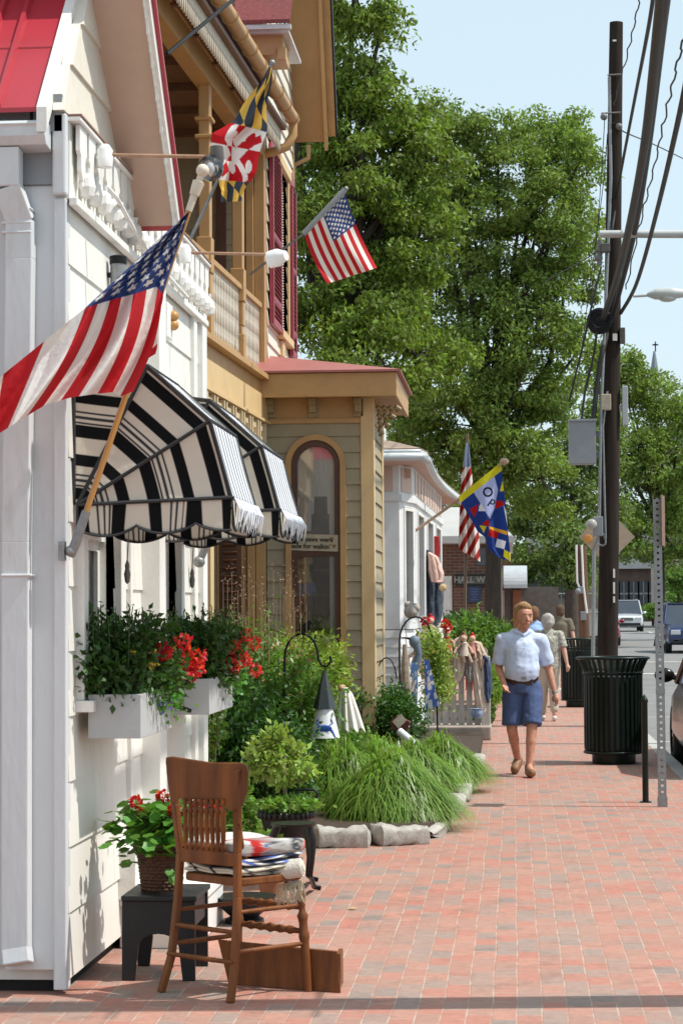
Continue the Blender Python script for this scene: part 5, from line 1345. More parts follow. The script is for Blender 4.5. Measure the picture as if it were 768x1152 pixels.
for py, x0, x1 in ((127, 676, 698), (84, 683, 700)): mb.tube([PY(x0, py, YP - .15), PY(x1, py - 1, YP - .15)], .012, 6)
mb.ball(PY(679, 131, YP - .16), .05, 8); mb.ball(PY(696, 142, YP - .12), .05, 8); mb.ball(PY(673, 290, YP - .2), .06, 8); mb.tube([PY(675, 270, YP - .2), PY(674, 298, YP - .2)], .035, 8)
obj('insulator', mb, M('grey insulator', (.16, .15, .14), .5, .3, 20), t, smooth=True)
mb = MB(); pbox(mb, 689.5, 640, 691.5, 650, YP - .15, .02); pbox(mb, 689.5, 655, 691.5, 668, YP - .15, .02); pbox(mb, 689.5, 671, 691.5, 678, YP - .15, .02); obj('reflector', mb, WHITE2, t)
# cables, each one an own thing
CAB = M('black cable sheath', (.022, .020, .019), .6, .3, 10)
def cable(pts, r, label, mat=CAB, name='overhead_cable', wob=0):
    P = [PY(*p) for p in pts]; Q = []
    for i in range(len(P) - 1):
        for k in range(10):
            s = k / 10; a = P[max(0, i - 1)]; b_, c_ = P[i], P[i + 1]; d = P[min(len(P) - 1, i + 2)]
            v = .5 * ((2 * b_) + (c_ - a) * s + (2 * a - 5 * b_ + 4 * c_ - d) * s * s + (-a + 3 * b_ - 3 * c_ + d) * s ** 3)
            if wob: v = v + Vector((wob * math.sin(i * 10 + k * 1.7), 0, wob * math.cos(k * 2.3 + i)))
            Q.append(v)
    Q.append(P[-1]); mb = MB(); mb.tube(Q, r, 8)
    tag(obj(name, mb, mat, smooth=True), label, 'cable', 'cables strung along the street')
cable([(762, -160, 10), (744, 0, 14), (722, 180, 21), (697, 300, 27), (678, 358, 29.7)], .042, 'thickest black cable bundle sweeping down to the coil on the utility pole')
cable([(772, -160, 10), (748, 0, 14), (728, 170, 21), (713, 262, 26), (692, 345, 29.6), (676, 402, 29.8), (667, 470, 29.8)], .036, 'thick black cable beside the thickest bundle, ending at the grey cabinet')
cable([(790, -20, 14), (768, 110, 18), (738, 240, 24), (716, 318, 28), (698, 352, 29.7)], .026, 'rightmost thick cable curving in to the pole below the lamp arm')
cable([(738, -40, 18), (731, 20, 20), (712, 120, 26), (697, 200, 29.6), (688, 260, 29.8)], .020, 'slender straight cable just right of the pole top')
cable([(724, -30, 20), (716, 14, 22), (704, 66, 26), (690, 118, 29.7)], .008, 'thin twisted wire reaching the pole top', wob=.012)
cable([(776, 20, 16), (762, 70, 18), (748, 130, 22), (735, 190, 25), (720, 250, 28), (704, 325, 29.6)], .009, 'thin wavy wire between the two thickest cables on the right', wob=.015)
cable([(680, 133, 29.8), (676, 200, 31), (670, 280, 33), (664, 350, 36)], .006, 'fine wire falling left of the pole through the treetop')
cable([(683, 150, 29.8), (678, 210, 31), (662, 330, 33), (648, 440, 36)], .006, 'second fine wire falling left of the pole towards the trees')
cable([(676, 300, 29.7), (665, 345, 29.7), (655, 390, 29.8), (645, 430, 29.9), (640, 452, 30)], .014, 'cable slanting left from the clamp on the pole into the leaves')
cable([(671, 374, 29.7), (667, 402, 29.8), (658, 440, 29.8), (654, 474, 29.8)], .018, 'short black cable from the coil down to the grey cabinet')
cable([(690, 138, 29.8), (702, 148, 32), (735, 162, 38), (768, 178, 44), (800, 194, 50)], .011, 'wire crossing right from the pole over the road')
cable([(673, 282, 29.7), (650, 296, 31), (620, 312, 34), (612, 318, 36)], .007, 'wire crossing left from the pole into the tree crown')
# street lamps
def street_lamp(Y, x0, y0, x1, y1, px_post, label, head=True):
    t = thing('street_lamp', label, 'street lamp', (PY(px_post, 700, Y).x, Y, -.13)); mb = MB()
    a, b_ = PY(x0, y0, Y), PY(x1, y1, Y); mb.tube([b_, a], [.05, .045] if not head else [.04, .035], 8)
    mb.tube([Vector((b_.x, Y, b_.z)), PY(px_post, y1 - 4, Y)], .045, 8) if px_post != x1 else None
    obj('arm', mb, M('pale lamp metal', (.50, .51, .50), .4, .08), t, smooth=True)
    mb = MB(); X = PY(px_post, 700, Y).x; mb.tube([(X, Y, -.13), (X, Y, b_.z + .1)], [.09, .06], 10); obj('post', mb, STEEL, t, smooth=True)
    if head:
        c = PY(748, 331, Y) ; mb = MB(); mb.tube([c + Vector((-.42, 0, .0)), c + Vector((-.25, 0, .01)), c + Vector((.1, 0, .02)), c + Vector((.42, 0, .02)), c + Vector((.5, 0, .02))], [.05, .13, .15, .10, .03], 12)
        obj('lamp_head', mb, M('pale lamp metal', (.50, .51, .50)), t, smooth=True); mb = MB(); mb.ball(c + Vector((.05, 0, -.10)), .14, 12, sx=1.5, sz=.6); obj('lens', mb, M('lamp lens', (.5, .5, .47), .2, .05), t, smooth=True)
street_lamp(26, 674, 263, 775, 263, 800, 'pale straight lamp arm reaching in from the right across the utility pole', False)
street_lamp(52, 712, 333, 790, 328, 806, 'cobra head street lamp at the right edge above the treetops')
# warning sign seen from behind on its own post
YD = 34.0
t = thing('warning_sign', 'diamond shaped warning sign seen from behind, left half hidden by the utility pole', 'sign', (PY(668, 700, YD).x, YD, 0))
mb = MB(); mb.prism([PY(682, 571, YD), PY(714, 604, YD), PY(682, 636, YD), PY(651, 604, YD)], (0, .006, 0)); obj('panel', mb, M('dull aluminium orange backed', (.44, .33, .23), .5, .1, 8), t)
mb = MB(); mb.tube([PY(666, 812, YD) * 1, PY(668, 620, YD), PY(676, 600, YD)], .03, 8); obj('post', mb, STEEL, t)
t = thing('sticker_plate', 'small plate with a faded orange patch on the left tip of the diamond sign', 'plate', tuple(PY(661, 606, YD - .05)))
mb = MB(); mb.ball(PY(661, 606, YD - .05), .07, 10, sy=.1); obj('plate', mb, M('orange patch', (.62, .27, .06), .6, .15), t)
# second, shorter pole with a meter, thin riser post
YQ = 46.0
t = thing('service_pole', 'short brown service pole with white conduits and a meter, left of the tall pole', 'utility pole', (PY(659, 700, YQ).x, YQ, 0))
BRP = M('brown pole wood', (.13, .065, .035), .8, .3, 12, .5, 60, stretch=(1, 1, .1))
mb = MB(); mb.tube([PY(659, 775, YQ), PY(654, 614, YQ)], [.13, .10], 14); obj('pole', mb, BRP, t, smooth=True)
mb = MB(); mb.tube([PY(648, 613, YQ - .15), PY(649, 655, YQ - .15), PY(652, 662, YQ - .15)], .022, 8); mb.tube([PY(654, 613, YQ - .15), PY(656, 660, YQ - .15), PY(660, 690, YQ - .15)], .022, 8); obj('conduit', mb, WHITE2, t, smooth=True)
mb = MB(); pbox(mb, 650, 660, 656, 668, YQ - .25, .1); mb.ball(PY(650, 665, YQ - .28), .06, 10); pbox(mb, 653, 688, 659, 698, YQ - .22, .1); obj('meter', mb, GREYB, t, bevel=.01)
t = thing('tree_guard_post', 'dark stump-like post beside the short service pole', 'post', (PY(644, 700, 49).x, 49, 0))
mb = MB(); mb.tube([PY(644, 768, 49), PY(643, 664, 49)], [.16, .14], 12); obj('post', mb, M('bark dark', (.06, .045, .035), .9, .3, 12, .8, 30), t, smooth=True)
# utility pole standing just outside the frame on the right: throws the long bar of shade across the pavement
t = thing('roadside_pole', 'wooden pole at the kerb out of view, its shadow lying across the bricks', 'utility pole', (1.45, 9.12, 0))
mb = MB(); mb.tube([(1.45, 9.12, 0), (1.45, 9.12 - .105 * 7.6, 7.6)], [.14, .115], 16); obj('pole', mb, POLEW, t, smooth=True)
mb = MB()
for z in (3.6, 4.9): mb = MB(); mb.tube([(1.45, 9.12 - .105 * z - .28, z), (1.45, 9.12 - .105 * z + .28, z + .05)], .012, 6); obj('step_bolt', mb, STEEL, t)
# ------------------------------------------------------------------ CHAIR with folded rugs
Cn = thing('pressed_back_chair', 'chestnut wooden spindle back chair carrying folded rugs, nearest the camera', 'chair', tuple(PG(262, 1120)))
BL, BR = PG(183, 1117), PG(261, 1128); FRr = PG(346, 1115); FLl = BL + (FRr - BR)
HS = .50
def up(p, z): return Vector((p.x, p.y, z))
bdir = (BR - BL).normalized(); fdir = (FRr - BR).normalized()
# seat corners sit inside the splayed feet; rear posts run on up to the crest
sBL, sBR = up(BL.lerp(BR, .26), HS) + fdir * .03, up(BR.lerp(BL, -.0), HS) + fdir * .03
hB = PY(272, 985, BR.y + .03); 
def at(px, py, p): return PY(px, py, p.y)
pL = [PG(181, 1117), PY(193, 1075, BL.y + .02), PY(200, 1010, BL.y + .05), PY(203, 960, BL.y + .04), PY(197, 905, BL.y + .0), PY(191, 856, BL.y - .03)]
pR = [PG(259, 1129), PY(264, 1085, BR.y + .01), PY(267, 1010, BR.y + .04), PY(267, 960, BR.y + .03), PY(267, 905, BR.y + .0), PY(269, 866, BR.y - .03)]
for p in (pL, pR):
    mb = MB(); 
    for a, b in zip(p, p[1:]): mb.bar(a, b + (b - a).normalized() * .004, .032, .028, tuple(fdir))
    obj('leg', mb, WOODC, Cn, bevel=.006)
fl_t, fr_t = PY(282, 1000, FLl.y - .0), PY(338, 1002, FRr.y)
def turned(name, a, b, r, n=9, mat=WOODC, parent=None, knobs=()):
    a, b = Vector(a), Vector(b); mb = MB(); N_ = 28; rs = []
    for i in range(N_ + 1):
        t = i / N_; k = r * (.82 + .18 * math.sin(t * math.pi))
        for kk, kr in knobs: k += r * kr * math.exp(-((t - kk) / .035) ** 2)
        rs.append(k)
    mb.tube([a.lerp(b, i / N_) for i in range(N_ + 1)], rs, n); return obj(name, mb, mat, parent or Cn, smooth=True)
turned('leg', PG(347, 1116), fr_t, .019, knobs=((.75, .4), (.8, -.3), (.55, .3)))
turned('leg', FLl, up(FLl, HS - .02), .019, knobs=((.75, .4), (.55, .3)))
# seat: rounded frame
sq = [PY(204, 985, BL.y + .04), PY(270, 1003, BR.y + .03), PY(343, 990, FRr.y), PY(280, 978, FLl.y)]
zs = [HS + .005] * 4
sq = [Vector((p.x, p.y, HS)) for p in sq]
cen = sum(sq, Vector()) / 4; seat = []
for i in range(4):
    a, b, c = sq[i - 1], sq[i], sq[(i + 1) % 4]
    for t in (0, .25, .5, .75, 1):
        p0, p1 = b.lerp(a, .14), b.lerp(c, .14); seat.append(p0.lerp(b, t).lerp(b.lerp(p1, t), t))
mb = MB(); mb.prism(seat[::-1], (0, 0, -.035)); obj('seat', mb, WOODC, Cn, bevel=.008)
# crest rail with carved notch under it
cL, cR = PY(187, 905, BL.y - .02), PY(277, 912, BR.y - .02)
crest = [(187, 852), (195, 851), (240, 858), (272, 858), (278, 861), (280, 868), (279, 890), (274, 905), (268, 911), (258, 912), (252, 904), (246, 907), (232, 900), (218, 899), (208, 903), (203, 897), (199, 903), (192, 900), (188, 870)]
mb = MB(); Yc = lambda x: lerp(BL.y - .035, BR.y - .035, (x - 187) / 92)
mb.prism([PY(x, y, Yc(x)) for x, y in crest], (0, -.022, 0)); obj('crest_rail', mb, WOODC, Cn, bevel=.006)
mb = MB(); mb.prism([PY(x, y, Yc(x) + .02) for x, y in ((203, 955), (265, 961), (265, 976), (203, 970))], (0, .022, 0)); obj('lower_rail', mb, WOODC, Cn, bevel=.004)
for i in range(8):
    x = 208 + i * 6.1; xb = 210 + i * 5.9
    turned('spindle', PY(xb, 958 + i * .5, Yc(x) + .03), PY(x, 899, Yc(x) - .03), .0105, 8, knobs=((.12, .35), (.2, -.3), (.45, .25), (.78, .4), (.86, -.3), (.92, .3)))
def p_on(pth, py):
    for a, b in zip(pth, pth[1:]):
        pass
    return None
legBL, legBR = (lambda z: PG(181, 1117).lerp(pL[2], min(1, z / pL[2].z))), (lambda z: PG(259, 1129).lerp(pR[2], min(1, z / pR[2].z)))
legFR = lambda z: PG(347, 1116).lerp(fr_t, z / fr_t.z); legFL = lambda z: FLl.lerp(up(FLl, HS), z / HS)
for a, b, r in ((legBL(.16), legBR(.16), .011), (legBL(.28), legBR(.28), .011), (legBR(.20), legFR(.20), .011), (legBR(.36), legFR(.36), .010), (legBL(.2), legFL(.2), .011), (legBL(.34), legFL(.34), .010)):
    turned('stretcher', a, b, r)
turned('stretcher', legFL(.25), legFR(.25), .014, knobs=((.2, .5), (.35, .4), (.5, .6), (.65, .4), (.8, .5))); turned('stretcher', legFL(.35), legFR(.35), .014, knobs=((.2, .5), (.35, .4), (.5, .6), (.65, .4), (.8, .5)))
mb = MB(); q = [PY(268, 925, BR.y), PY(272, 955, BR.y + .06), PY(281, 978, BR.y + .13), PY(300, 990, BR.y + .2), PY(316, 990, BR.y + .26)]
qq = []
for i in range(17):
    t = i / 16 * (len(q) - 1); k = min(int(t), len(q) - 2); qq.append(q[k].lerp(q[k + 1], t - k))
mb.tube(qq, .012, 8); obj('hip_brace', mb, WOODC, Cn, smooth=True)
# rugs: two folded pieces and a rolled end with fringe
def rug(name, label, z0, z1, seed, colf, dx=0, grow=.0, fold=4):
    t = thing(name, label, 'blanket', (cen.x, cen.y, z0), 'folded rugs stacked on the chair')
    a, b, c, d = [p + (p - cen) * grow + Vector((dx, 0, 0)) for p in sq]
    g = random.Random(seed)
    for k in range(fold):
        za, zb = lerp(z0, z1, k / fold), lerp(z0, z1, (k + .92) / fold); ins = g.uniform(-.03, .03)
        def fn(u, v, za=za, zb=zb, ins=ins, k=k):
            # closed rounded slab: v runs round the section, u across the seat
            ang = v * 2 * math.pi; e = min(1.0, min(u, 1 - u) * 16) ** .45
            depth = .5 + .5 * math.copysign(abs(math.cos(ang)) ** .35, math.cos(ang)) * e; lift = math.copysign(abs(math.sin(ang)) ** .55, math.sin(ang)) * e
            w0 = a.lerp(b, .04 + ins).lerp(d.lerp(c, .0 + ins), depth); w1 = b.lerp(c, depth).lerp(a.lerp(d, depth), .0 - ins)
            q_ = w0.lerp(w1, u); z = (za + zb) / 2 + lift * (zb - za) / 2 + .004 * math.sin(u * 9 + k) + .007 * math.sin(u * 3.1 + k * 2 + depth * 3)
            return Vector((q_.x, q_.y, z))
        cloth('fold', fn, lambda u, v, p, k=k: colf((p - sq[1]).dot(fdir) if u > .5 and (p - sq[1]).dot(bdir) > -.10 else (p - sq[1]).dot(bdir), p.z - z0, k), 110, 60, MV('woven rug', .95, 0, .25), t, pos=True)
    return t
def rc1(s, h, k):
    for c in (.20, .31):
        d = math.hypot(s - c, (h - .036) * 1.2)
        if d < .042: return (.25, .27, .30) if int(d / .0105) % 2 == 0 else (.60, .58, .56)
    if .06 < s < .115 or .36 < s < .385: return (.66, .16, .15)
    if .125 < s < .14: return (.20, .30, .50)
    if -.12 < s < -.07: return (.62, .18, .18)
    if .335 < s < .355 and h < .04: return (.80, .50, .46)
    return (.66, .65, .64) if h < .055 else (.80, .79, .77)
def rc2(s, h, k):
    t_ = abs(((s + 1) * 11 + h * 30) % 2 - 1)
    return (.13, .16, .25) if t_ < .45 else ((.84, .83, .80) if t_ < .8 else (.30, .40, .66))
def rc3(s, h, k):
    return (.80, .77, .70) if math.sin(s * 60 + h * 90) > -.8 else (.20, .22, .28)
rug('folded_rug', 'bottom cream and dark rug with fringe, folded on the chair seat', HS + .002, HS + .042, 1, rc3, grow=.03, fold=2)
rug('folded_rug', 'middle navy and white patterned rug in the stack on the chair', HS + .044, HS + .080, 2, rc2, grow=.0, fold=2)
rug('folded_rug', 'top grey and red patterned rug with round medallions on the chair', HS + .082, HS + .150, 3, rc1, dx=.01, grow=.05, fold=1)
t = thing('rolled_rug_end', 'cream rolled rug end with long fringe hanging over the chair seat front', 'blanket', tuple(PY(320, 995, FRr.y)))
mb = MB(); c = PY(318, 980, FRr.y - .05); ax = Vector((.9, -.1, .18)).normalized(); 
for rr in (.040, .030, .019): mb.tube([c - ax * .10, c + ax * .085 + ax * (.04 - rr) * .4], rr, 18)
obj('roll', mb, M('cream wool', (.62, .58, .50), .95, .1, 30, .4, 90), t, smooth=True)
mb = MB(); g = random.Random(5)
for i in range(46):
    p = PY(312 + i * .62, 996 - i * .12, FRr.y - .02 - .002 * (i % 5)); mb.tube([p, p + Vector((g.uniform(-.01, .01), -.005, -.04)), p + Vector((g.uniform(-.02, .02), 0, -.07 - g.uniform(0, .03)))], .0018, 4)
obj('fringe', mb, M('straw fringe', (.60, .52, .36), .9, .1, 30), t)

# ------------------------------------------------------------------ black stool, basket of geraniums, board
s0 = PG(150, 1104); YSt = s0.y
t = thing('stool', 'low black wooden stool with cut-out sides holding a geranium basket', 'stool', (PY(180, 1100, YSt).x, YSt + .15, 0)); 
A_, B_ = PY(137, 1100, YSt).x, PY(222, 1100, YSt).x - .01; ht = PY(160, 1008, YSt).z; dpt = .42
BW = M('black painted wood', (.007, .007, .008), .5, .3, 10, .15, 50, stretch=(1, 1, .3))
mb = MB(); mb.box(A_ - .0, B_ + .01, YSt - .02, YSt + dpt, ht - .022, ht); obj('top', mb, BW, t, bevel=.004)
for yy in (YSt, YSt + dpt - .03):
    w_ = B_ - A_; pts = [(A_, 0), (A_ + .055, 0), (A_ + .07, ht * .35)] + [(A_ + w_ / 2 - (w_ / 2 - .07) * math.cos(math.pi * i / 10), ht * .38 + ht * .17 * math.sin(math.pi * i / 10)) for i in range(11)] + [(B_ - .07, ht * .35), (B_ - .055, 0), (B_, 0), (B_, ht - .023), (A_, ht - .023)]
    mb = MB(); mb.prism([(x, yy, z) for x, z in pts], (0, .02, 0)); obj('side', mb, BW, t, bevel=.003)
for xx in (A_ + .01, B_ - .03):
    mb = MB(); mb.box(xx, xx + .02, YSt + .021, YSt + dpt - .031, ht - .14, ht - .024); obj('apron', mb, BW, t)
t = thing('geranium_basket', 'brown wicker basket of red geraniums standing on the black stool', 'plant', tuple(PY(180, 1008, YSt + .2)))
bx, by, bz = t.location.x, YSt + .2, ht
WK = M('brown wicker', (.10, .042, .022), .6, .35, 30, .5, 90)
mb = MB(); hB_ = .20
for k in range(13):
    z = bz + .008 + k * hB_ / 13; r_ = lerp(.075, .098, k / 13)
    n_ = 36; mb.tube([(bx + (r_ + .004 * (-1) ** (j + k)) * math.cos(2 * math.pi * j / n_), by + (r_ + .004 * (-1) ** (j + k)) * math.sin(2 * math.pi * j / n_), z) for j in range(n_ + 1)], .0085, 6, caps=False)
for j in range(18): a = 2 * math.pi * (j + .5) / 18; mb.tube([(bx + .073 * math.cos(a), by + .073 * math.sin(a), bz), (bx + .1 * math.cos(a), by + .1 * math.sin(a), bz + hB_)], .005, 5)
mb.tube([(bx + .102 * math.cos(2 * math.pi * j / 36), by + .102 * math.sin(2 * math.pi * j / 36), bz + hB_) for j in range(37)], .012, 8, caps=False)
obj('basket', mb, WK, t, smooth=True)
mb = MB(); mb.lathe([(.06, .01), (.09, hB_ - .02), (.001, hB_ - .01)], (bx, by, bz), 20); obj('soil', mb, SOIL, t)
def round_leaves(name, C, r, mat, parent, seed, upb=.8):
    """scalloped, slightly cupped round leaves"""
    g = np.random.default_rng(seed); V, Fq = [], []
    for c in C:
        nrm = g.normal(size=3); nrm /= np.linalg.norm(nrm); nrm[2] = abs(nrm[2]) + upb; nrm[1] -= .35; nrm /= np.linalg.norm(nrm)
        a = np.cross(nrm, g.normal(size=3)); a /= np.linalg.norm(a); b = np.cross(nrm, a); rr = r * g.uniform(.6, 1.2); o = len(V)
        V.append(c - nrm * rr * .18); n_ = 12
        for k in range(n_): th = 2 * math.pi * k / n_; q_ = rr * (1 + .10 * (-1) ** k); V.append(c + (a * math.cos(th) + b * math.sin(th)) * q_ + nrm * rr * .06 * math.sin(3 * th))
        for k in range(n_): Fq.append((o, o + 1 + k, o + 1 + (k + 1) % n_))
    return npmesh(name, np.array(V), np.array(Fq), mat, parent, smooth=False)
g = np.random.default_rng(3)
C = np.array([bx, by, bz + hB_ + .07]) + g.normal(size=(420, 3)) * np.array([.105, .09, .06])
C = C[C[:, 0] > XW + .05]
GERL = leafm('geranium round leaf', (.10, .24, .035), .3, .3)
round_leaves('leaves', C, .030, GERL, t, 4)
mb = MB(); hd = [PY(x, y, by - .06 + .05 * (i % 3)) for i, (x, y) in enumerate(((153, 903), (161, 915), (183, 897), (196, 912), (222, 907), (245, 914), (233, 899)))]
for h in hd: mb.tube([(bx + (h.x - bx) * .3, by, bz + hB_), tuple(h)], .003, 5)
obj('stems', mb, GERL, t)
petals('flower_heads', [tuple(h) for h in hd], .024, RED_P, t, 8, 90, .017)
# long board leaning flat behind the chair legs
a, b, c, d = PG(257, 1108), PG(383, 1118), PY(379, 1070, PG(383, 1118).y + .06), PY(244, 1055, PG(257, 1108).y + .10)
t = thing('wooden_board', 'long brown plank trough on its side behind the chair legs', 'board', tuple(a)); 
d = PY(245, 1058, a.y + .03)
mb = MB(); mb.prism([a, b, PY(379, 1071, b.y + .02), d], (0, .022, 0)); obj('board', mb, WOODC, t, bevel=.003)
mb = MB(); mb.prism([a + Vector((.01, .03, 0)), b + Vector((-.01, .03, 0)), b + Vector((-.01, .17, 0)), a + Vector((.01, .17, 0))], (0, 0, .015)); mb.box(b.x - .02, b.x - .002, b.y + .023, b.y + .17, .016, .16); obj('trough_side', mb, WOODC, t)

# ------------------------------------------------------------------ black urn with chartreuse topiary, small iron table
YU = 12.6
ux_ = PY(322, 940, YU).x; URN = M('black cast iron urn', (.010, .010, .011), .35, .3, 30, .3, 60, spec=.35)
t = thing('urn_planter', 'black cast iron urn with gadrooned rim holding a lime green standard tree', 'planter', (ux_, YU, 0))
zr = PY(322, 914, YU).z
mb = MB(); mb.lathe([(.11, 0), (.11, .02), (.06, .05), (.05, .12), (.08, .2), (.115, .28), (.135, zr - .08), (.15, zr - .03), (.165, zr), (.15, zr + .005), (.14, zr - .03), (.001, zr - .04)], (ux_, YU, 0), 32); obj('bowl', mb, URN, t, smooth=True)
mb = MB()
for k in range(30): a = 2 * math.pi * k / 30; mb.ball((ux_ + .158 * math.cos(a), YU + .158 * math.sin(a), zr - .012), .015, 8, sz=1.5)
obj('rim_beads', mb, URN, t, smooth=True)
LIME = leafm('lime leaves', (.30, .40, .10), .35, .35); CHART = leafm('pale green leaves', (.19, .32, .07), .35, .35)
def crown_leaves(name, c, rad, n, L, Wd, mat, parent, seed, clumps=26, sh=.75, droop=0.1, spread=.24):
    g = np.random.default_rng(seed); d = g.normal(size=(clumps, 3)); d /= np.linalg.norm(d, axis=1)[:, None]; rr = g.uniform(sh, 1.0, (clumps, 1)) ** .7
    cc = np.array(c) + d * rr * np.array(rad); per = n // clumps
    P_ = np.concatenate([q + g.normal(size=(per, 3)) * np.array(rad) * spread for q in cc]); N_ = (P_ - np.array(c)) / np.array(rad); N_ /= np.linalg.norm(N_, axis=1)[:, None] + 1e-6
    return leaves(name, P_, L, Wd, mat, parent, seed, droop, N=N_ * .6)
cz_ = PY(316, 850, YU).z
mb = MB(); mb.tube([(ux_, YU, zr - .05), (ux_ - .01, YU, cz_)], [.012, .009], 8); obj('trunk', mb, M('young bark', (.16, .12, .08), .8), t)
crown_leaves('crown', (ux_ - .02, YU, cz_), (.165, .15, .13), 1700, .045, .028, LIME, t, 5, clumps=20, spread=.2)
crown_leaves('underplanting', (ux_ + .02, YU - .02, zr + .045), (.14, .12, .03), 700, .038, .026, CHART, t, 6)
t = thing('pot_plant', 'loose pale green leafy plant spilling beside the urn behind the chair', 'plant', (PY(268, 905, 12.9).x, 12.9, 0))
mb = MB(); mb.lathe([(.07, 0), (.10, .22), (.11, .24), (.095, .24), (.001, .22)], (t.location.x, 12.9, 0), 20); obj('pot', mb, M('clay pot', (.30, .13, .07), .8, .1), t, smooth=True)
crown_leaves('foliage', (PY(270, 905, 12.9).x, 12.9, PY(270, 915, 12.9).z), (.10, .12, .20), 1500, .045, .03, CHART, t, 9, clumps=22, sh=.4)
t = thing('pot_plant', 'low yellowish green plant below the urn rim behind the rugs', 'plant', (PY(305, 948, 12.2).x, 12.2, 0))
mb = MB(); mb.lathe([(.06, 0), (.09, .2), (.085, .2), (.001, .18)], (t.location.x, 12.2, 0), 20); obj('pot', mb, M('clay pot', (.30, .13, .07)), t, smooth=True)
crown_leaves('foliage', (PY(302, 948, 12.2).x, 12.2, PY(302, 955, 12.2).z), (.09, .1, .07), 600, .042, .028, CHART, t, 10, sh=.4)
t = thing('iron_table', 'small black cast iron table with cabriole legs half hidden behind the chair', 'table', (PY(330, 940, 11.9).x, 11.9, 0))
zt_ = PY(340, 926, 11.9).z
mb = MB(); mb.lathe([(.12, zt_ - .015), (.125, zt_), (.001, zt_)], (PY(330, 940, 11.9).x, 11.9, 0), 24); obj('top', mb, URN, t)
for (x1, x2, yo) in ((347, 352, 0), (344, 349, .16), (312, 306, .02)):
    mb = MB(); P = [PY(x1, 930, 11.9 + yo), PY(x2 - 1, 945, 11.9 + yo), PY(x2 - 1, 965, 11.9 + yo), PY(x1 + 2, 985, 11.9 + yo), PG(x2 + 7, 1002 - yo * 60)]
    mb.tube([P[0], P[1], P[2], P[3], P[4] + Vector((-.03, 0, .02)), P[4] + Vector((.01, 0, .012))], [.022, .026, .016, .013, .015, .012], 8); obj('leg', mb, URN, t, smooth=True)
mb = MB(); P = [PY(290 + 40 * i / 8, 914, 12.8) for i in range(9)]
mb.tube([PY(333, 895, 12.75), PY(334, 889, 12.75), PY(353, 889, 12.75), PY(357, 893, 12.75), PY(357, 900, 12.75)], .007, 8); mb.tube([PY(335, 897, 12.75), PY(357, 897, 12.75)], .006, 8)
t = thing('iron_handle_stand', 'thin black iron frame rising just behind the urn', 'stand', tuple(PY(350, 915, 12.75))); obj('frame', mb, BLACKM, t, smooth=True)
t = thing('urn_planter', 'low black urn bowl standing beneath the chair seat behind its legs', 'planter', (PY(275, 1030, 11.2).x, 11.2, 0)); X = t.location.x
mb = MB(); zz = PY(275, 1008, 11.2).z; mb.lathe([(.10, 0), (.10, .02), (.045, .05), (.04, zz - .13), (.09, zz - .09), (.155, zz - .03), (.165, zz), (.15, zz), (.001, zz - .03)], (X, 11.2, 0), 30); obj('bowl', mb, URN, t, smooth=True)

# ------------------------------------------------------------------ PLANTING BED
EX = lambda y: lerp(-.60, -.40, (y - 15) / 7)
mb = MB(); pts = [(-3, 14.95, 0), (PG(470, 942).x, 15.1, 0), (-.52, 15.7, 0), (-.45, 19, 0), (-.38, 24, 0), (-.42, 33, 0), (-3, 33, 0)]
mb.prism(pts, (0, 0, .10)); tag(obj('planting_bed', mb, SOIL), kind='structure')
def stone(a, b, h, w, seed, label):
    a, b = Vector(a), Vector(b); d = (b - a); L = d.length; d.normalize(); sd_ = Vector((-d.y, d.x, 0)); g = random.Random(seed); mb = MB()
    ph = [g.uniform(0, 6) for _ in range(6)]
    def fn(u, v):
        ang = v * 2 * math.pi; cx_, cz = math.cos(ang), math.sin(ang); e = .45
        x = math.copysign(abs(cx_) ** e, cx_) * w / 2; z = math.copysign(abs(cz) ** e, cz) * h / 2
        en = min(1, (.02 + min(u, 1 - u) * 12)) ** .5
        n_ = .008 * math.sin(u * 7 + ph[0] + ang) + .004 * math.sin(u * 15 + ph[1] + ang * 3) + .003 * math.sin(u * 31 + ang * 5 + ph[2])
        p = a + d * (u * L) + sd_ * (x * en + n_); return Vector((p.x, p.y, h * .42 + (z * en + n_) + .01 * math.sin(u * 5 + ph[3])))
    mb.grid(fn, 60, 40)
    tag(obj('edging_stone', mb, CONC, smooth=True, loc=tuple(a)), label, 'stone', 'granite stones edging the planting bed')
stone(PG(352, 953), PG(417, 952), .145, .24, 1, 'rounded granite edging stone left of the joint at the front of the bed')
stone(PG(418, 951), PG(480, 948), .135, .26, 2, 'granite edging stone forming the right front corner of the bed')
stone((-.60, 15.32, 0), (-.47, 18.0, 0), .11, .16, 3, 'granite edging stone along the pavement under the large grass clump')
stone((-.46, 18.1, 0), (-.42, 20.4, 0), .12, .15, 4, 'granite edging stone along the pavement under the second grass clump')
stone((-.42, 20.5, 0), (-.38, 23.2, 0), .12, .15, 5, 'granite edging stone beyond the grasses, nearest the doll fence')
GRASS = leafm('arching grass blades', (.20, .31, .06), .4, .45, .38)
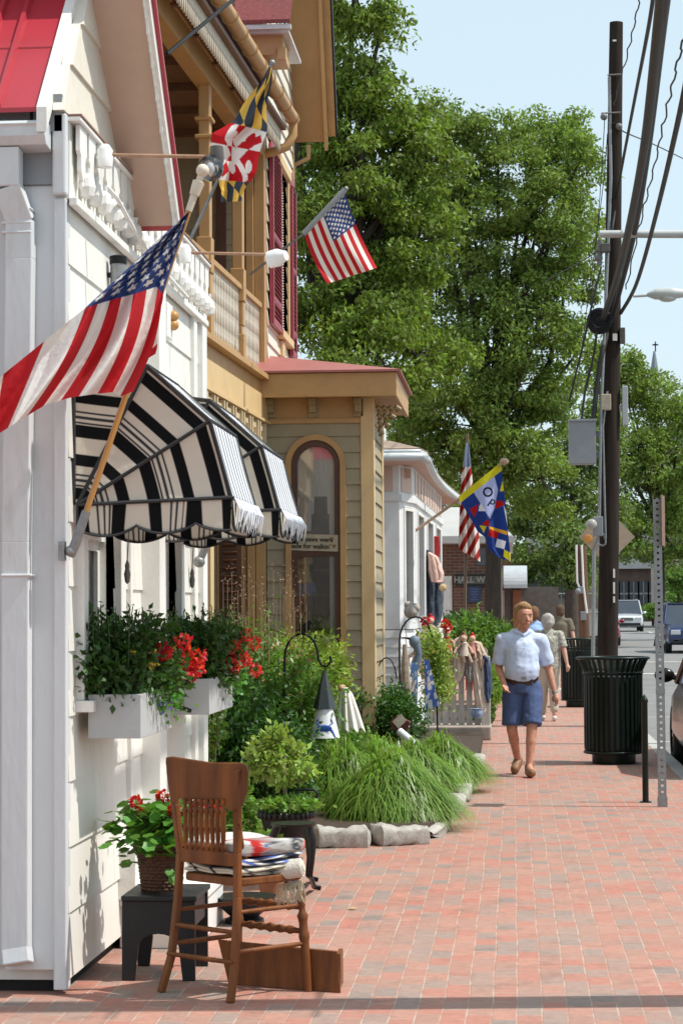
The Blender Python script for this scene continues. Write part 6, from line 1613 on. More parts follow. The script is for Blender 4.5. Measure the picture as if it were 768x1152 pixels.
def grass_clump(px, py, Y, rad, hgt, n, seed, label, L=None, lean=(0, 0)):
    c = PY(px, py, Y); c.z = .08
    t = thing('ornamental_grass', label, 'plant', tuple(c), 'arching grass clumps in the bed'); g = np.random.default_rng(seed); S = 7
    a = g.uniform(0, 2 * np.pi, n); q = np.sqrt(g.uniform(0, 1, n)); r0 = q * rad * .35; reach = rad * g.uniform(.45, 1.0, n) * (.3 + .75 * q); H = hgt * g.uniform(.6, 1.15, n) * (1.1 - .45 * q)
    bend_ = g.normal(0, .45, n); len_ = g.uniform(.65, 1.1, n); W_ = g.uniform(.0035, .009, n); V = []
    for s in range(S + 1):
        f = s / S; dirx, diry = np.cos(a + bend_ * f), np.sin(a + bend_ * f); hh = H * (np.sin(f * 1.9) / np.sin(1.57)) * 1.0 ; hh = H * (1 - (1 - f * 1.45) ** 2) if False else H * (3.1 * f - (2.45 + .75 * q) * f * f) / .95
        rr = r0 + reach * len_ * f ** 1.25; x = c.x + dirx * rr + lean[0] * f * f; y = c.y + diry * rr + lean[1] * f * f; z = .06 + np.maximum(hh, -.05)
        w = W_ * (1 - f) ** .6 + .0006
        V.append(np.stack([x - diry * w, y + dirx * w, z], 1)); V.append(np.stack([x + diry * w, y - dirx * w, z], 1))
    V = np.stack(V, 1).reshape(-1, 3); m = 2 * (S + 1); base_ = np.arange(n)[:, None] * m; Fq = []
    for s in range(S): Fq.append(np.concatenate([base_ + 2 * s, base_ + 2 * s + 1, base_ + 2 * s + 3, base_ + 2 * s + 2], 1))
    npmesh('blades', V, np.concatenate(Fq), GRASS, t)
grass_clump(435, 930, 16.0, .52, .46, 5200, 1, 'largest arching grass clump at the front corner of the bed', lean=(.06, 0))
grass_clump(385, 925, 16.7, .46, .48, 3000, 2, 'dark arching grass clump left of the largest one')
grass_clump(494, 880, 19.3, .48, .40, 4000, 3, 'arching grass clump spilling over the edging stone beyond the largest one')
grass_clump(462, 880, 18.4, .46, .40, 3000, 4, 'grass clump between the wooden wind spinner and the big corner clump')
grass_clump(425, 880, 17.8, .46, .46, 3000, 5, 'grass clump below the round dark shrub')
grass_clump(372, 900, 17.4, .40, .42, 2600, 6, 'grass clump right of the urn tree, under the hanging crab lantern')
SHR1 = leafm('mid green shrub leaf', (.13, .23, .045), .35, .35); SHR2 = leafm('dark shrub leaf', (.06, .14, .03), .35, .3); SHR3 = leafm('yellow green shrub leaf', (.28, .36, .07), .35, .4); PINKB = M('dusty pink buds', (.30, .09, .07), .6, .2, island=.3)
def shrub(px, py, Y, rad, n, L, Wd, mat, seed, label, cat='shrub', clumps=40, extra=None, z=None, name='shrub'):
    c = PY(px, py, Y); t = thing(name, label, cat, (c.x, Y, .05)); g = random.Random(seed); mb = MB()
    for i in range(9):
        a = g.uniform(0, 6.28); p = c + Vector((rad[0] * .6 * math.cos(a), rad[1] * .6 * math.sin(a), rad[2] * g.uniform(-.2, .6))); mb.tube([(c.x + .03 * math.cos(a), Y + .03 * math.sin(a), .05), tuple((Vector((c.x, Y, .05)) + p) / 2 + Vector((0, 0, .05))), tuple(p)], [.012, .008, .003], 5)
    obj('stems', mb, M('shrub stems', (.10, .07, .04), .8), t)
    crown_leaves('foliage', tuple(c), rad, n, L, Wd, mat, t, seed, clumps=clumps, sh=.3, spread=.2)
    if extra:
        m2, n2, s2 = extra; gg = np.random.default_rng(seed + 1); d = gg.normal(size=(n2, 3)); d[:, 2] = abs(d[:, 2]) * 1.1; d[:, 1] -= .3; d /= np.linalg.norm(d, axis=1)[:, None]
        leaves('buds', np.array(c) + d * np.array(rad) * gg.uniform(.85, 1.12, (n2, 1)), s2, s2 * .6, m2, t, seed, -.2)
    return t
shrub(298, 800, 17.6, (.55, .5, .58), 15000, .062, .024, SHR1, 21, 'large feathery shrub with reddish tips in front of the arched window', extra=(PINKB, 420, .03), clumps=60)
shrub(336, 768, 18.6, (.38, .4, .38), 6500, .06, .022, SHR3, 22, 'yellow green upper shrub under the arched window sill', clumps=40)
shrub(256, 830, 16.2, (.40, .4, .55), 7500, .06, .028, SHR2, 23, 'dark lower shrub behind the window boxes and porch steps')
shrub(432, 805, 21.0, (.36, .34, .28), 7000, .04, .024, SHR2, 24, 'round dark clipped shrub in the middle of the bed')
shrub(372, 858, 18.2, (.38, .36, .26), 6500, .04, .024, SHR1, 25, 'fine green mound around the hanging crab lantern')
shrub(300, 860, 16.0, (.34, .3, .28), 5000, .045, .024, SHR2, 26, 'dark groundcover shrub behind the lime standard tree')
shrub(540, 718, 38.0, (.55, .6, .42), 4200, .10, .05, SHR1, 27, 'broad green hedge plant beyond the doll fence, right of the red chairs')
shrub(508, 716, 40.0, (.5, .6, .40), 3000, .10, .05, SHR2, 28, 'green hedge plant under the red garden chairs')
shrub(553, 770, 33.0, (.14, .5, .30), 2600, .10, .02, GRASS, 29, 'bright grassy mound beyond the doll fence at the pavement edge')
shrub(541, 806, 30.0, (.14, .3, .12), 900, .07, .045, SHR1, 30, 'small leafy plant at the foot of the doll fence')
leafp = shrub(235, 800, 14.4, (.1, .25, .3), 900, .045, .03, SHR1, 31, 'sparse leafy plant at the far corner of the white house')
# brown dried flowers/seed plumes behind the second window box
t = thing('seed_plumes', 'pale pinkish seed plumes standing over the window box by the porch', 'plant', (PY(285, 700, 16.8).x, 16.8, 0)); g = np.random.default_rng(5); mb = MB(); tp = []
for i in range(40):
    p = PY(g.uniform(250, 345), g.uniform(640, 700), 16.8 + g.uniform(-.3, .3)); mb.tube([(p.x, p.y, p.z - .35), tuple(p)], .002, 4); tp += [np.array(p) + g.normal(size=3) * np.array([.015, .015, .05]) for _ in range(16)]
obj('stems', mb, M('straw stem', (.3, .22, .12), .8), t); leaves('plumes', np.array(tp), .016, .006, M('plume', (.42, .27, .20), .9, .2, island=.3), t, 5, -.3)

# ------------------------------------------------------------------ GARDEN ORNAMENTS
def hook(Yh, x_post, y_bot, x0, ytop, x1, yend, label, curl=True, r_=.009):
    t = thing('shepherd_hook', label, 'hook', (PY(x_post, 700, Yh).x, Yh, .05)); mb = MB(); pts = [Vector((PY(x_post, 700, Yh).x, Yh, .05)), PY(x_post, ytop + 28, Yh)]
    n_ = 10; cx_, rx = (x0 + x1) / 2, (x1 - x0) / 2
    for i in range(1, n_ + 1): a = math.pi * i / n_; pts.append(PY(cx_ - rx * math.cos(a), ytop + 28 - 28 * math.sin(a) if i < n_ else yend - 8, Yh))
    if curl: pts += [PY(x1 + 4, yend - 1, Yh), PY(x1 + 10, yend, Yh), PY(x1 + 14, yend - 6, Yh), PY(x1 + 13, yend - 12, Yh)]
    mb.tube(pts, r_, 8); obj('rod', mb, BLACKM, t, smooth=True); return t
YH = 17.2
hook(YH, 320, 830, 320, 713, 358, 750, 'black shepherd hook with a crow on top of its arch')
t = thing('bird_figure', 'black bird silhouette perched on the shepherd hook', 'ornament', tuple(PY(340, 713, YH)))
bp_ = [(328, 709), (336, 708), (341, 702), (345, 699), (349, 698), (352, 701), (349, 703), (349, 708), (345, 712), (339, 713), (336, 710)]
mb = MB(); mb.prism([PY(x, y, YH - .012) for x, y in bp_], (0, .024, 0)); mb.tube([PY(341, 712, YH), PY(341, 716, YH)], .003, 5); obj('body', mb, BLACKM, t, bevel=.006)
def lantern(Yl, cx_, ytop, ymid, ybot, w0, w1, label, crab=True):
    t = thing('hanging_lantern', label, 'lantern', tuple(PY(cx_, ybot, Yl))); s = 1 / pxm(Yl)
    c = PY(cx_, ymid, Yl); mb = MB(); h1 = (ymid - ytop) * s
    mb.tube([PY(cx_, ytop - 10, Yl), PY(cx_, ytop, Yl)], .004, 6); mb.lathe([(w0 * s, 0), (w0 * s * .98, .008), (.012, h1), (.001, h1 + .01)], tuple(c), 6); obj('roof', mb, M('charcoal tin', (.035, .045, .05), .45, .15, 10), t)
    h2 = (ybot - ymid) * s
    if h2 > .02: mb = MB(); mb.lathe([(w1 * s, -h2), (w0 * s * .72, -.002)], tuple(c), 28); obj('shade', mb, M('white painted tin', (.74, .75, .76), .5, .05), t, smooth=True)
    if crab:
        mb = MB(); Rr = w1 * s; 
        def onc(px, py, o=.003): p = PY(px, py, Yl); f = (py - ymid) / (ybot - ymid); R_ = lerp(w0 * s * .72, Rr, f) + o; dx = p.x - c.x; return Vector((p.x, Yl - math.sqrt(max(1e-5, R_ * R_ - min(dx * dx, R_ * R_ * .98))), p.z))
        cc = onc(cx_ + 1, ybot - 11); mb.ball(cc, .036, 12, sx=1.7, sy=.15, sz=.75)
        for sg in (-1, 1):
            for k in range(4): mb.tube([onc(cx_ + 1 + sg * 5, ybot - 11), onc(cx_ + 1 + sg * (9 + k), ybot - 9 + k * 2.4), onc(cx_ + 1 + sg * (10 + k * .6), ybot - 4 + k)], .004, 5)
            mb.tube([onc(cx_ + 1 + sg * 4, ybot - 13), onc(cx_ + 1 + sg * 9, ybot - 17), onc(cx_ + 1 + sg * 7, ybot - 21)], .006, 5)
        obj('crab_emblem', mb, M('crab blue', (.03, .09, .42), .5, .1), t)
    return t
lantern(YH, 365, 755, 797, 830, 13, 17, 'hanging lantern with black pointed roof and a blue crab on its white shade')
YH2 = 21.6
hook(YH2, 423, 800, 423, 740, 446, 772, 'thin black garden hook left of the grey cone lantern', curl=False, r_=.006)
lantern(YH2, 450, 766, 796, 797, 11, 11, 'grey cone lantern hanging beside the two blue wind banners', crab=False)
hook(YH2 + .3, 449, 800, 449, 694, 486, 725, 'tall black arched hook carrying the blue heron and the wind banners', curl=False)
t = thing('heron_ornament', 'blue grey heron head with long dark beak beside the vine column', 'ornament', tuple(PY(470, 750, YH2)))
HB = M('slate blue paint', (.13, .18, .24), .6, .12, 10)
mb = MB(); mb.ball(PY(466, 722, YH2), .055, 14, sx=1.0, sz=1.15); mb.tube([PY(468, 725, YH2), PY(471, 736, YH2), PY(467, 750, YH2), PY(464, 762, YH2)], [.045, .035, .04, .03], 10); obj('body', mb, HB, t, smooth=True)
mb = MB(); mb.tube([PY(463, 719, YH2), PY(451, 717, YH2)], [.016, .002], 8); obj('beak', mb, BLACKM, t)
t = thing('heron_post', 'weathered driftwood stake below the heron', 'post', (PY(457, 770, YH2 + .1).x, YH2 + .1, 0))
mb = MB(); mb.tube([PY(460, 800, YH2 + .1) * 1, PY(456, 770, YH2 + .1), PY(455, 725, YH2 + .1)], [.05, .055, .02], 8); obj('stake', mb, M('driftwood', (.36, .29, .23), .9, .3, 12, .5, 40), t)
def banner(pts, col1, label, seed):
    t = thing('wind_banner', label, 'banner', tuple(PY(pts[0][0], pts[0][1], YH2 - .1)), 'blue wind banners hanging by the vine'); xs_ = pts
    def fn(u, v):
        a = (lerp(pts[0][0], pts[3][0], v), lerp(pts[0][1], pts[3][1], v)); b = (lerp(pts[1][0], pts[2][0], v), lerp(pts[1][1], pts[2][1], v)); return PY(lerp(a[0], b[0], u), lerp(a[1], b[1], u), YH2 - .1 + .03 * math.sin(v * 9 + u * 3))
    g = random.Random(seed); bl = [(g.random(), g.random(), g.uniform(.03, .09)) for _ in range(26)]
    cloth('cloth', fn, lambda u, v: (.86, .88, .90) if any(abs(u - a) < r_ * 2 and abs(v - b) < r_ * .6 for a, b, r_ in bl) else ((.82, .70, .62) if abs(u - .4) < .2 and .35 < v < .6 else col1), 30, 60, FLAGM, t)
banner([(462, 746), (470, 745), (469, 803), (463, 803)], (.45, .62, .86), 'narrow pale blue wind banner, left of the pair', 1)
banner([(477, 743), (482, 742), (494, 794), (479, 799)], (.33, .45, .76), 'wider deep blue wind banner, right of the pair', 2)
YV = 22.0
t = thing('vine_column', 'tall column of bright green climbing vine beside the wind banners', 'plant', (PY(492, 780, YV).x, YV, .05))
mb = MB(); mb.tube([(t.location.x, YV, .05), tuple(PY(490, 715, YV))], .01, 6); obj('stake', mb, BLACKM, t)
g = np.random.default_rng(8); pts = []
for i in range(40):
    f = g.uniform(0, 1); c = PY(lerp(487, 495, f) + g.normal() * lerp(4, 7, f), lerp(712, 790, f), YV + g.normal() * .06); pts.append(np.array(c) + g.normal(size=(80, 3)) * np.array([.05, .05, .06]))
leaves('foliage', np.concatenate(pts), .038, .026, LIME, t, 8, .2)
gg = np.concatenate(pts)[::90]; petals('orange_flowers', [tuple(p) for p in gg[:14]], .012, M('salmon petals', (.65, .28, .14), .6, .2, island=.2), t, 9, 10, .014)
t = thing('wind_spinner', 'dark red wooden box ornament with a cream diamond face in the grasses', 'ornament', tuple(PY(448, 822, 19.8)))
Yw = 19.8; mb = MB(); mb.prism([PY(438, 812, Yw), PY(446, 805, Yw), PY(461, 812, Yw), PY(458, 822, Yw), PY(441, 822, Yw)], (0, .1, 0)); obj('box', mb, M('ox blood wood', (.10, .02, .012), .6, .2, 12), t, bevel=.004)
mb = MB(); mb.prism([PY(451, 803, Yw - .01), PY(457, 811, Yw - .01), PY(448, 820, Yw - .01), PY(441, 812, Yw - .01)], (0, .008, 0)); obj('diamond_face', mb, M('cream painted tile', (.55, .47, .36), .6, .25, 30), t)
t = thing('white_tube', 'short white tube lying aslant in the grass by the red ornament', 'tube', tuple(PY(458, 832, 19.5)))
mb = MB(); mb.tube([PY(449, 823, 19.5), PY(467, 838, 19.4)], .036, 16); obj('tube', mb, M('white plastic tube', (.72, .73, .76), .35, .05), t, smooth=True)
mb = MB(); mb.lathe([(.03, 0), (.012, .05), (.001, .08)], tuple(PY(448, 843, 19.3)), 10); tag(obj('white_cone', mb, WHITE2), 'tiny white cone ornament poking out of the grass', 'ornament')
t = thing('garden_ghost', 'white cloth figure with spread skirts standing behind the crab lantern', 'figure', (PY(391, 820, 17.9).x, 17.9, .05))
YG2 = 17.9
def gh(u, v):
    w = lerp(3.5, 19, v ** .8) if v > .12 else lerp(2, 5.5, v / .12); x = 388 + v * 3 + (u - .5) * 2 * w; y = lerp(774, 822, v) + 3 * math.cos(u * 25) * v; return PY(x, y, YG2 + .10 * math.cos((u - .5) * math.pi) * -1 + .02 * math.sin(u * 25))
mb = MB(); mb.grid(gh, 60, 24); o_ = obj('robe', mb, M('white sheet', (.78, .74, .68), .85, .06, 10), t, smooth=True); s_ = o_.modifiers.new('t', 'SOLIDIFY'); s_.thickness = .01
mb = MB(); mb.ball(PY(385, 775, YG2), .035, 12); obj('head', mb, M('warm skin cloth', (.55, .33, .2), .8), t, smooth=True)
# picket fence with rag dolls
YFc = 27.2
t = thing('picket_fence', 'short weathered picket fence crowded with rag dolls', 'fence', (PY(520, 780, YFc).x, YFc, 0)); PK = M('weathered picket', (.50, .47, .43), .85, .2, 10, .4, 60, stretch=(1, 1, .2))
fz_ = lambda x: lerp(736, 733, (x - 478) / 72)
for x in (482, 491, 500, 509, 518, 527, 536, 545):
    mb = MB(); a = PY(x, 700, YFc); zt = PY(x, fz_(x) - 6, YFc).z; mb.prism([(a.x - .035, YFc, .05), (a.x + .035, YFc, .05), (a.x + .035, YFc, zt - .05), (a.x, YFc, zt), (a.x - .035, YFc, zt - .05)], (0, .02, 0)); obj('picket', mb, PK, t)
mb = MB(); a, b = PY(478, 752, YFc), PY(549, 752, YFc); mb.box(a.x, b.x, YFc + .022, YFc + .06, a.z, a.z + .07); mb.box(a.x, b.x, YFc + .022, YFc + .06, .35, .42); obj('rail', mb, PK, t)
mb = MB(); a = PY(546, 700, YFc - .1); mb.box(a.x - .06, a.x + .05, YFc - .12, YFc - .005, 0, PY(546, 738, YFc).z); obj('post', mb, PK, t, bevel=.01)
mb = MB(); a, b = PY(476, 800, YFc - .3), PY(552, 800, YFc - .3); mb.box(a.x, b.x, YFc - .35, YFc + .4, 0, .17); tag(obj('brick_ledge', mb, M('worn ledge', (.36, .30, .26), .9, .25, 12, .4, 40), bevel=.02), 'low worn ledge under the picket fence', 'ledge')
def doll(px, py, hpx, dress, hair, label, Yd=YFc - .12, lean=0, flop=False):
    s = hpx / pxm(Yd); c = PY(px, py, Yd); t = thing('rag_doll', label, 'doll', (c.x, Yd, c.z - s), 'rag dolls propped on the picket fence'); s *= .8; x = lambda k: k * s
    mb = MB(); mb.ball(c + Vector((0, 0, -x(.16))), x(.13), 12); mb.tube([c + Vector((0, 0, -x(.3))), c + Vector((lean * s, -.02, -x(.62)))], [x(.07), x(.12)], 8)
    for sg in (-1, 1):
        mb.tube([c + Vector((sg * x(.08), 0, -x(.36))), c + Vector((sg * x(.24), -.03, -x(.5))), c + Vector((sg * x(.22 + lean), -.05, -x(.68)))], x(.045), 6)
        mb.tube([c + Vector((sg * x(.07) + lean * s, -.02, -x(.6))), c + Vector((sg * x(.11) + lean * s, -.06, -x(.8))), c + Vector((sg * x(.12) + lean * s * 1.6, -.04, -x(1.0)))], x(.055), 6)
    obj('body', mb, M('doll cloth skin', (.62, .44, .33), .9, .1, 20), t, smooth=True)
    mb = MB(); mb.lathe([(x(.20), -x(.78)), (x(.16), -x(.6)), (x(.10), -x(.42)), (x(.11), -x(.32)), (x(.02), -x(.29))], tuple(c + Vector((lean * s * .5, -.01, 0))), 14); obj('dress', mb, dress, t, smooth=True)
    mb = MB(); mb.ball(c + Vector((0, .02, -x(.11))), x(.15), 12, sz=.85); mb.ball(c + Vector((0, .0, x(.03))), x(.06), 8); obj('hair', mb, hair, t, smooth=True)
CR, RDc, BN, BE, PKc = M('cream cloth', (.66, .56, .46), .9, .12, 20), M('red cloth', (.52, .02, .03), .85, .15, 20), M('brown yarn', (.22, .12, .07), .95, .2, 30), M('beige cloth', (.50, .38, .28), .9, .15, 20), M('pink yarn', (.58, .25, .22), .9, .2, 30)
NV = M('navy cloth', (.04, .06, .12), .9, .2, 20)
for a in ((478, 700, 38, CR, RDc, 'rag doll with a red cap, leftmost by the shop wall'), (484, 693, 40, BE, RDc, 'rag doll in beige with red hat just right of the leftmost one'), (502, 706, 42, RDc, CR, 'rag doll in bright red dress above the vine column', YFc - .12, .05),
          (521, 713, 40, CR, BN, 'brown haired rag doll in beige at the middle of the fence', YFc - .16, .1), (531, 714, 34, PKc, RDc, 'rag doll with a small red cap near the fence post'),
          (470, 716, 60, BE, BN, 'large brown and beige rag doll low by the white shop corner'), (504, 745, 44, PKc, BN, 'pinkish rag doll low behind the vine')):
    doll(*a)
for pts, mt, lab in (([(508, 722), (520, 716), (526, 728), (521, 760), (512, 770), (508, 745)], CR, 'cream baby dress draped over the pickets'), ([(531, 722), (540, 724), (547, 741), (541, 752), (534, 740)], BE, 'tan shawl slung over the fence rail'),
                     ([(530, 744), (537, 742), (543, 772), (547, 800), (539, 803), (534, 780)], CR, 'long pale cloth hanging down the front of the fence'), ([(544, 738), (550, 742), (552, 775), (549, 790), (545, 780)], NV, 'dark navy jacket hanging from the fence end post'), ([(498, 730), (507, 728), (509, 760), (503, 772), (499, 760)], M('floral cloth', (.45, .28, .26), .9, .6, 40), 'floral apron hanging behind the vine'), ([(524, 730), (531, 728), (534, 756), (528, 768), (523, 758)], M('grey print cloth', (.30, .28, .27), .9, .6, 40), 'grey printed blouse hanging on the middle pickets')):
    t = thing('hanging_garment', lab, 'clothes', tuple(PY(pts[0][0], 760, YFc - .07)), 'clothes hung on the picket fence'); drape('cloth', pts, YFc - .07, .02, mt, t, .025)
t = thing('plush_toy', 'grey shaggy plush animal on the shop window ledge', 'toy', tuple(PY(464, 694, 27))); mb = MB()
for px, py, r_ in ((462, 688, .09), (467, 684, .06), (459, 681, .05)): mb.ball(PY(px, py, 27), r_, 12)
obj('body', mb, M('grey shag', (.42, .38, .34), .95, .3, 30, .8, 90), t, smooth=True)
t = thing('painted_pot', 'small blue and white painted pot at the foot of the doll fence', 'pot', tuple(PY(536, 805, 26.6)))
mb = MB(); c = PY(536, 808, 26.6); c.z = max(.0, c.z); mb.lathe([(.05, 0), (.08, .05), (.07, .10), (.085, .115), (.07, .115), (.001, .10)], tuple(c), 18); obj('pot', mb, M('blue white glaze', (.25, .36, .55), .3, .5, 16), t, smooth=True)
t = thing('silk_flowers', 'cluster of bright red silk flowers above the vine column', 'flowers', tuple(PY(502, 708, YFc - .25)))
petals('blooms', [tuple(PY(x, y, YFc - .25)) for x, y in ((500, 702), (504, 706), (478, 699))], .042, RED_P, t, 77, 60, .035)
mb = MB(); mb.tube([PY(501, 716, YFc - .25), PY(502, 704, YFc - .25)], .01, 6); obj('stem', mb, SHR2, t)
# fallen leaf on the bricks
t0 = PG(396, 1024); mb = MB(); mb.add([t0 + Vector(v) for v in ((-.03, 0, .004), (0, -.02, .010), (.035, 0, .006), (0, .02, .012))], [(0, 1, 2, 3)]); tag(obj('fallen_leaf', mb, M('dry leaf', (.55, .42, .16), .7)), 'small yellow fallen leaf on the brick pavement', 'leaf')
# ------------------------------------------------------------------ PEOPLE
def capsule(mb, p, q, rp, rq, fx=1.0, fy=1.0, flat=0, n=14):
    """tapered limb piece with rounded ends; fx, fy squash it in world x / y"""
    p, q = Vector(p), Vector(q); d = (q - p); L = d.length; d = d.normalized() if L > 1e-6 else Vector((0, 0, 1))
    a = d.cross(Vector((0, 1, 0)));
    if a.length < 1e-3: a = d.cross(Vector((1, 0, 0)))
    a.normalize(); b = d.cross(a); rings = []
    for k in range(5): th = math.pi / 2 * (1 - k / 4.0); rings.append((p - d * rp * math.sin(th), rp * math.cos(th) + 1e-4))
    for k in range(1, 6): th = math.pi / 2 * k / 5; rings.append((q + d * rq * math.sin(th) * (.04 if flat else 1), rq * (math.cos(th) ** .3 if flat else math.cos(th)) + 1e-4))
    rings.insert(5, (q, rq)); o = len(mb.v)
    for c, r_ in rings:
        for k in range(n):
            t = 2 * math.pi * k / n; off = (a * math.cos(t) + b * math.sin(t)) * r_; mb.v.append((c.x + off.x * fx, c.y + off.y * fy, c.z + off.z))
    for i in range(len(rings) - 1):
        for k in range(n): mb.f.append((o + i * n + k, o + i * n + (k + 1) % n, o + (i + 1) * n + (k + 1) % n, o + (i + 1) * n + k)); mb.mi.append(0)
    mb.f.append(tuple(o + k for k in range(n))[::-1]); e = o + (len(rings) - 1) * n; mb.f.append(tuple(e + k for k in range(n))); mb.mi += [0, 0]
def fused(name, mb, mat, parent, voxel=.008, smooth=4, noise=0.0):
    """union of the pieces grown into one continuous skin"""
    o = obj(name, mb, mat, parent, smooth=True)
    r_ = o.modifiers.new('r', 'REMESH'); r_.mode = 'VOXEL'; r_.voxel_size = voxel; r_.use_smooth_shade = True
    s = o.modifiers.new('s', 'SMOOTH'); s.iterations = smooth; s.factor = .5
    if noise:
        tx = bpy.data.textures.new('folds', 'CLOUDS'); tx.noise_scale = .09; dm = o.modifiers.new('d', 'DISPLACE'); dm.texture = tx; dm.strength = noise; dm.mid_level = .5; dm.texture_coords = 'GLOBAL'
    dg = bpy.context.evaluated_depsgraph_get(); me = bpy.data.meshes.new_from_object(o.evaluated_get(dg)); o.modifiers.clear(); o.data = me
    return o
SKIN = M('sun reddened skin', (.54, .26, .17), .55, .22, 16, .3, 90); SKIN2 = M('fair skin', (.60, .34, .25), .55, .08, 12)
def person(px, py, Y, S, J, label, skin, parts, face=-1, voxel=.008, hands=True):
    """J: joints in metres (x, y depth, z) for a figure S metres tall, feet at pixel (px, py)"""
    base_ = PY(px, py, Y); base_.z = 0 + (gz(Y))
    t = thing('person', label, 'person', tuple(base_)); k = S / 1.75
    def W_(p): return base_ + Vector((p[0] * k, p[1] * k, p[2] * k))
    mb = MB(); c = lambda a, b, r0, r1, fx=1, fy=1: capsule(mb, W_(J[a]) if isinstance(a, str) else W_(a), W_(J[b]) if isinstance(b, str) else W_(b), r0 * k, r1 * k, fx, fy)
    H = Vector(J['head']); f = face
    tn = J.get('turn', 0.0)
    def h(dx, dy, dz): dy *= f; return (H.x + dx * math.cos(tn) - dy * math.sin(tn), H.y + dx * math.sin(tn) + dy * math.cos(tn), H.z + dz)
    c(h(0, .01, .03), h(0, .015, -.01), .088, .082, .90, 1.05)          # skull
    c(h(0, .02 , -.05), h(0, .035, -.085), .066, .042, .92, 1.0)        # jaw and chin
    c(h(0, .10, .0), h(0, .118, -.03), .010, .016)                      # nose
    c(h(0, .086, .028), h(.03, .078, .03), .012, .010); c(h(0, .086, .028), h(-.03, .078, .03), .012, .010)   # brow
    c(h(-.016, .088, -.062), h(.016, .088, -.062), .009, .009)          # lips
    for sx in (-1, 1): c(h(sx * .082, -.0, .012), h(sx * .080, -.008, -.022), .014, .010, .6, 1); c(h(sx * .035, .06, -.03), h(sx * .035, .055, -.035), .03, .03)
    c('neckb', h(0, .0, -.07), .062, .056)
    c(mix(J['shL'], J['shR'], .10), mix(J['shL'], J['shR'], .90), .055, .055); c('neckb', 'chest', .07, .13, 1.25, .75); c('chest', 'waist', .125, .12, 1.10, .80); c('waist', 'pelvis', .12, .125, 1.1, .82)
    for s in 'LR':
        c('sh' + s, 'el' + s, .052, .042); c('el' + s, 'wr' + s, .042, .027); c('hip' + s, 'kn' + s, .085, .055); c('kn' + s, 'an' + s, .056, .036)
        c('kn' + s, Vector(J['kn' + s]).lerp(Vector(J['an' + s]), .35), .05, .054); c('an' + s, 'toe' + s, .038, .03)
        if hands:
            w = Vector(J['wr' + s]); el = Vector(J['el' + s]); d = (w - el).normalized(); bend = Vector(J.get('curl' + s, (0, -.6, -.2))); side = d.cross(bend).normalized()
            palm = w + d * .055; c(tuple(w), tuple(palm), .026, .034, 1, 1)
            for i, ln in enumerate((.062, .07, .066, .052)):
                o0 = palm + side * (.024 - .016 * i) + d * .012; m1 = o0 + (d * .8 + bend * .35).normalized() * ln * .55; m2 = m1 + (d * .3 + bend * .9).normalized() * ln * .5
                c(tuple(o0), tuple(m1), .0105, .0095); c(tuple(m1), tuple(m2), .0095, .0075)
            th0 = w + d * .02 + side * .02; th1 = th0 + (side * .8 + d * .6 + bend * .2).normalized() * .035; th2 = th1 + (d * .9 + bend * .3).normalized() * .03
            c(tuple(th0), tuple(th1), .013, .011); c(tuple(th1), tuple(th2), .011, .008)
    fused('body', mb, skin, t, voxel * k, 3)
    mb = MB()
    for sx in (-1, 1): mb.ball(W_(h(sx * .031, .080, .008)), .0105 * k, 10)
    obj('eyes', mb, M('eye', (.035, .028, .025), .2, .1), t, smooth=True)
    if face < 0:
        mb = MB()
        for sx in (-1, 1): mb.tube([W_(h(sx * .048, .078, .032)), W_(h(sx * .034, .094, .038)), W_(h(sx * .016, .098, .032))], .0055 * k, 6)
        obj('eyebrows', mb, M('sandy brow', (.20, .10, .05), .8), t, smooth=True)
        mb = MB(); mb.tube([W_(h(-.026, .083, -.062)), W_(h(0, .099, -.060)), W_(h(.026, .083, -.062))], [.002 * k, .0055 * k, .002 * k], 6); obj('mouth', mb, M('lips', (.28, .08, .07), .5), t, smooth=True)
    for nm, mat, pieces, vx, nz in parts:
        mb = MB()
        for pc in pieces:
            a, b, r0, r1 = pc[:4]; fx, fy = (pc[4], pc[5]) if len(pc) > 4 else (1, 1); fl_ = len(pc) > 6
            a = J[a] if isinstance(a, str) else a; b = J[b] if isinstance(b, str) else b
            if a == 'H': pass
            capsule(mb, W_(a), W_(b), r0 * k, r1 * k, fx, fy, fl_)
        fused(nm, mb, mat, t, vx * k, 4, nz * k)
    return t, W_, k
def hh(J, dx, dy, dz): tn = J.get('turn', 0.0); return (J['head'][0] + dx * math.cos(tn) - dy * math.sin(tn), J['head'][1] + dx * math.sin(tn) + dy * math.cos(tn), J['head'][2] + dz)
def mix(a, b, t): return tuple(lerp(a[i], b[i], t) for i in range(3))
# the walking man: faces the camera (towards -Y)
J = dict(head=(.015, -.03, 1.60), neckb=(-.02, 0, 1.44), chest=(-.02, -.02, 1.28), waist=(-.02, -.05, 1.05), pelvis=(-.02, 0, .92),
         shR=(-.205, .0, 1.385), shL=(.172, .01, 1.375), elR=(-.252, .06, 1.09), wrR=(-.195, -.13, .92), elL=(.25, .07, 1.09), wrL=(.315, -.0, .83),
         hipR=(-.115, 0, .88), hipL=(.085, 0, .88), knR=(-.125, -.04, .47), anR=(-.065, .26, .13), toeR=(-.10, .14, .055), knL=(.075, -.14, .48), anL=(.045, -.20, .10), toeL=(.07, -.35, .06), curlR=(.5, -.5, .1), curlL=(-.3, -.6, -.3), turn=.32)
SHIRT = M('pale blue cotton shirt', (.55, .64, .84), .85, .05, 30); SHORT = M('denim blue shorts', (.06, .095, .21), .85, .15, 25, .2, 90)
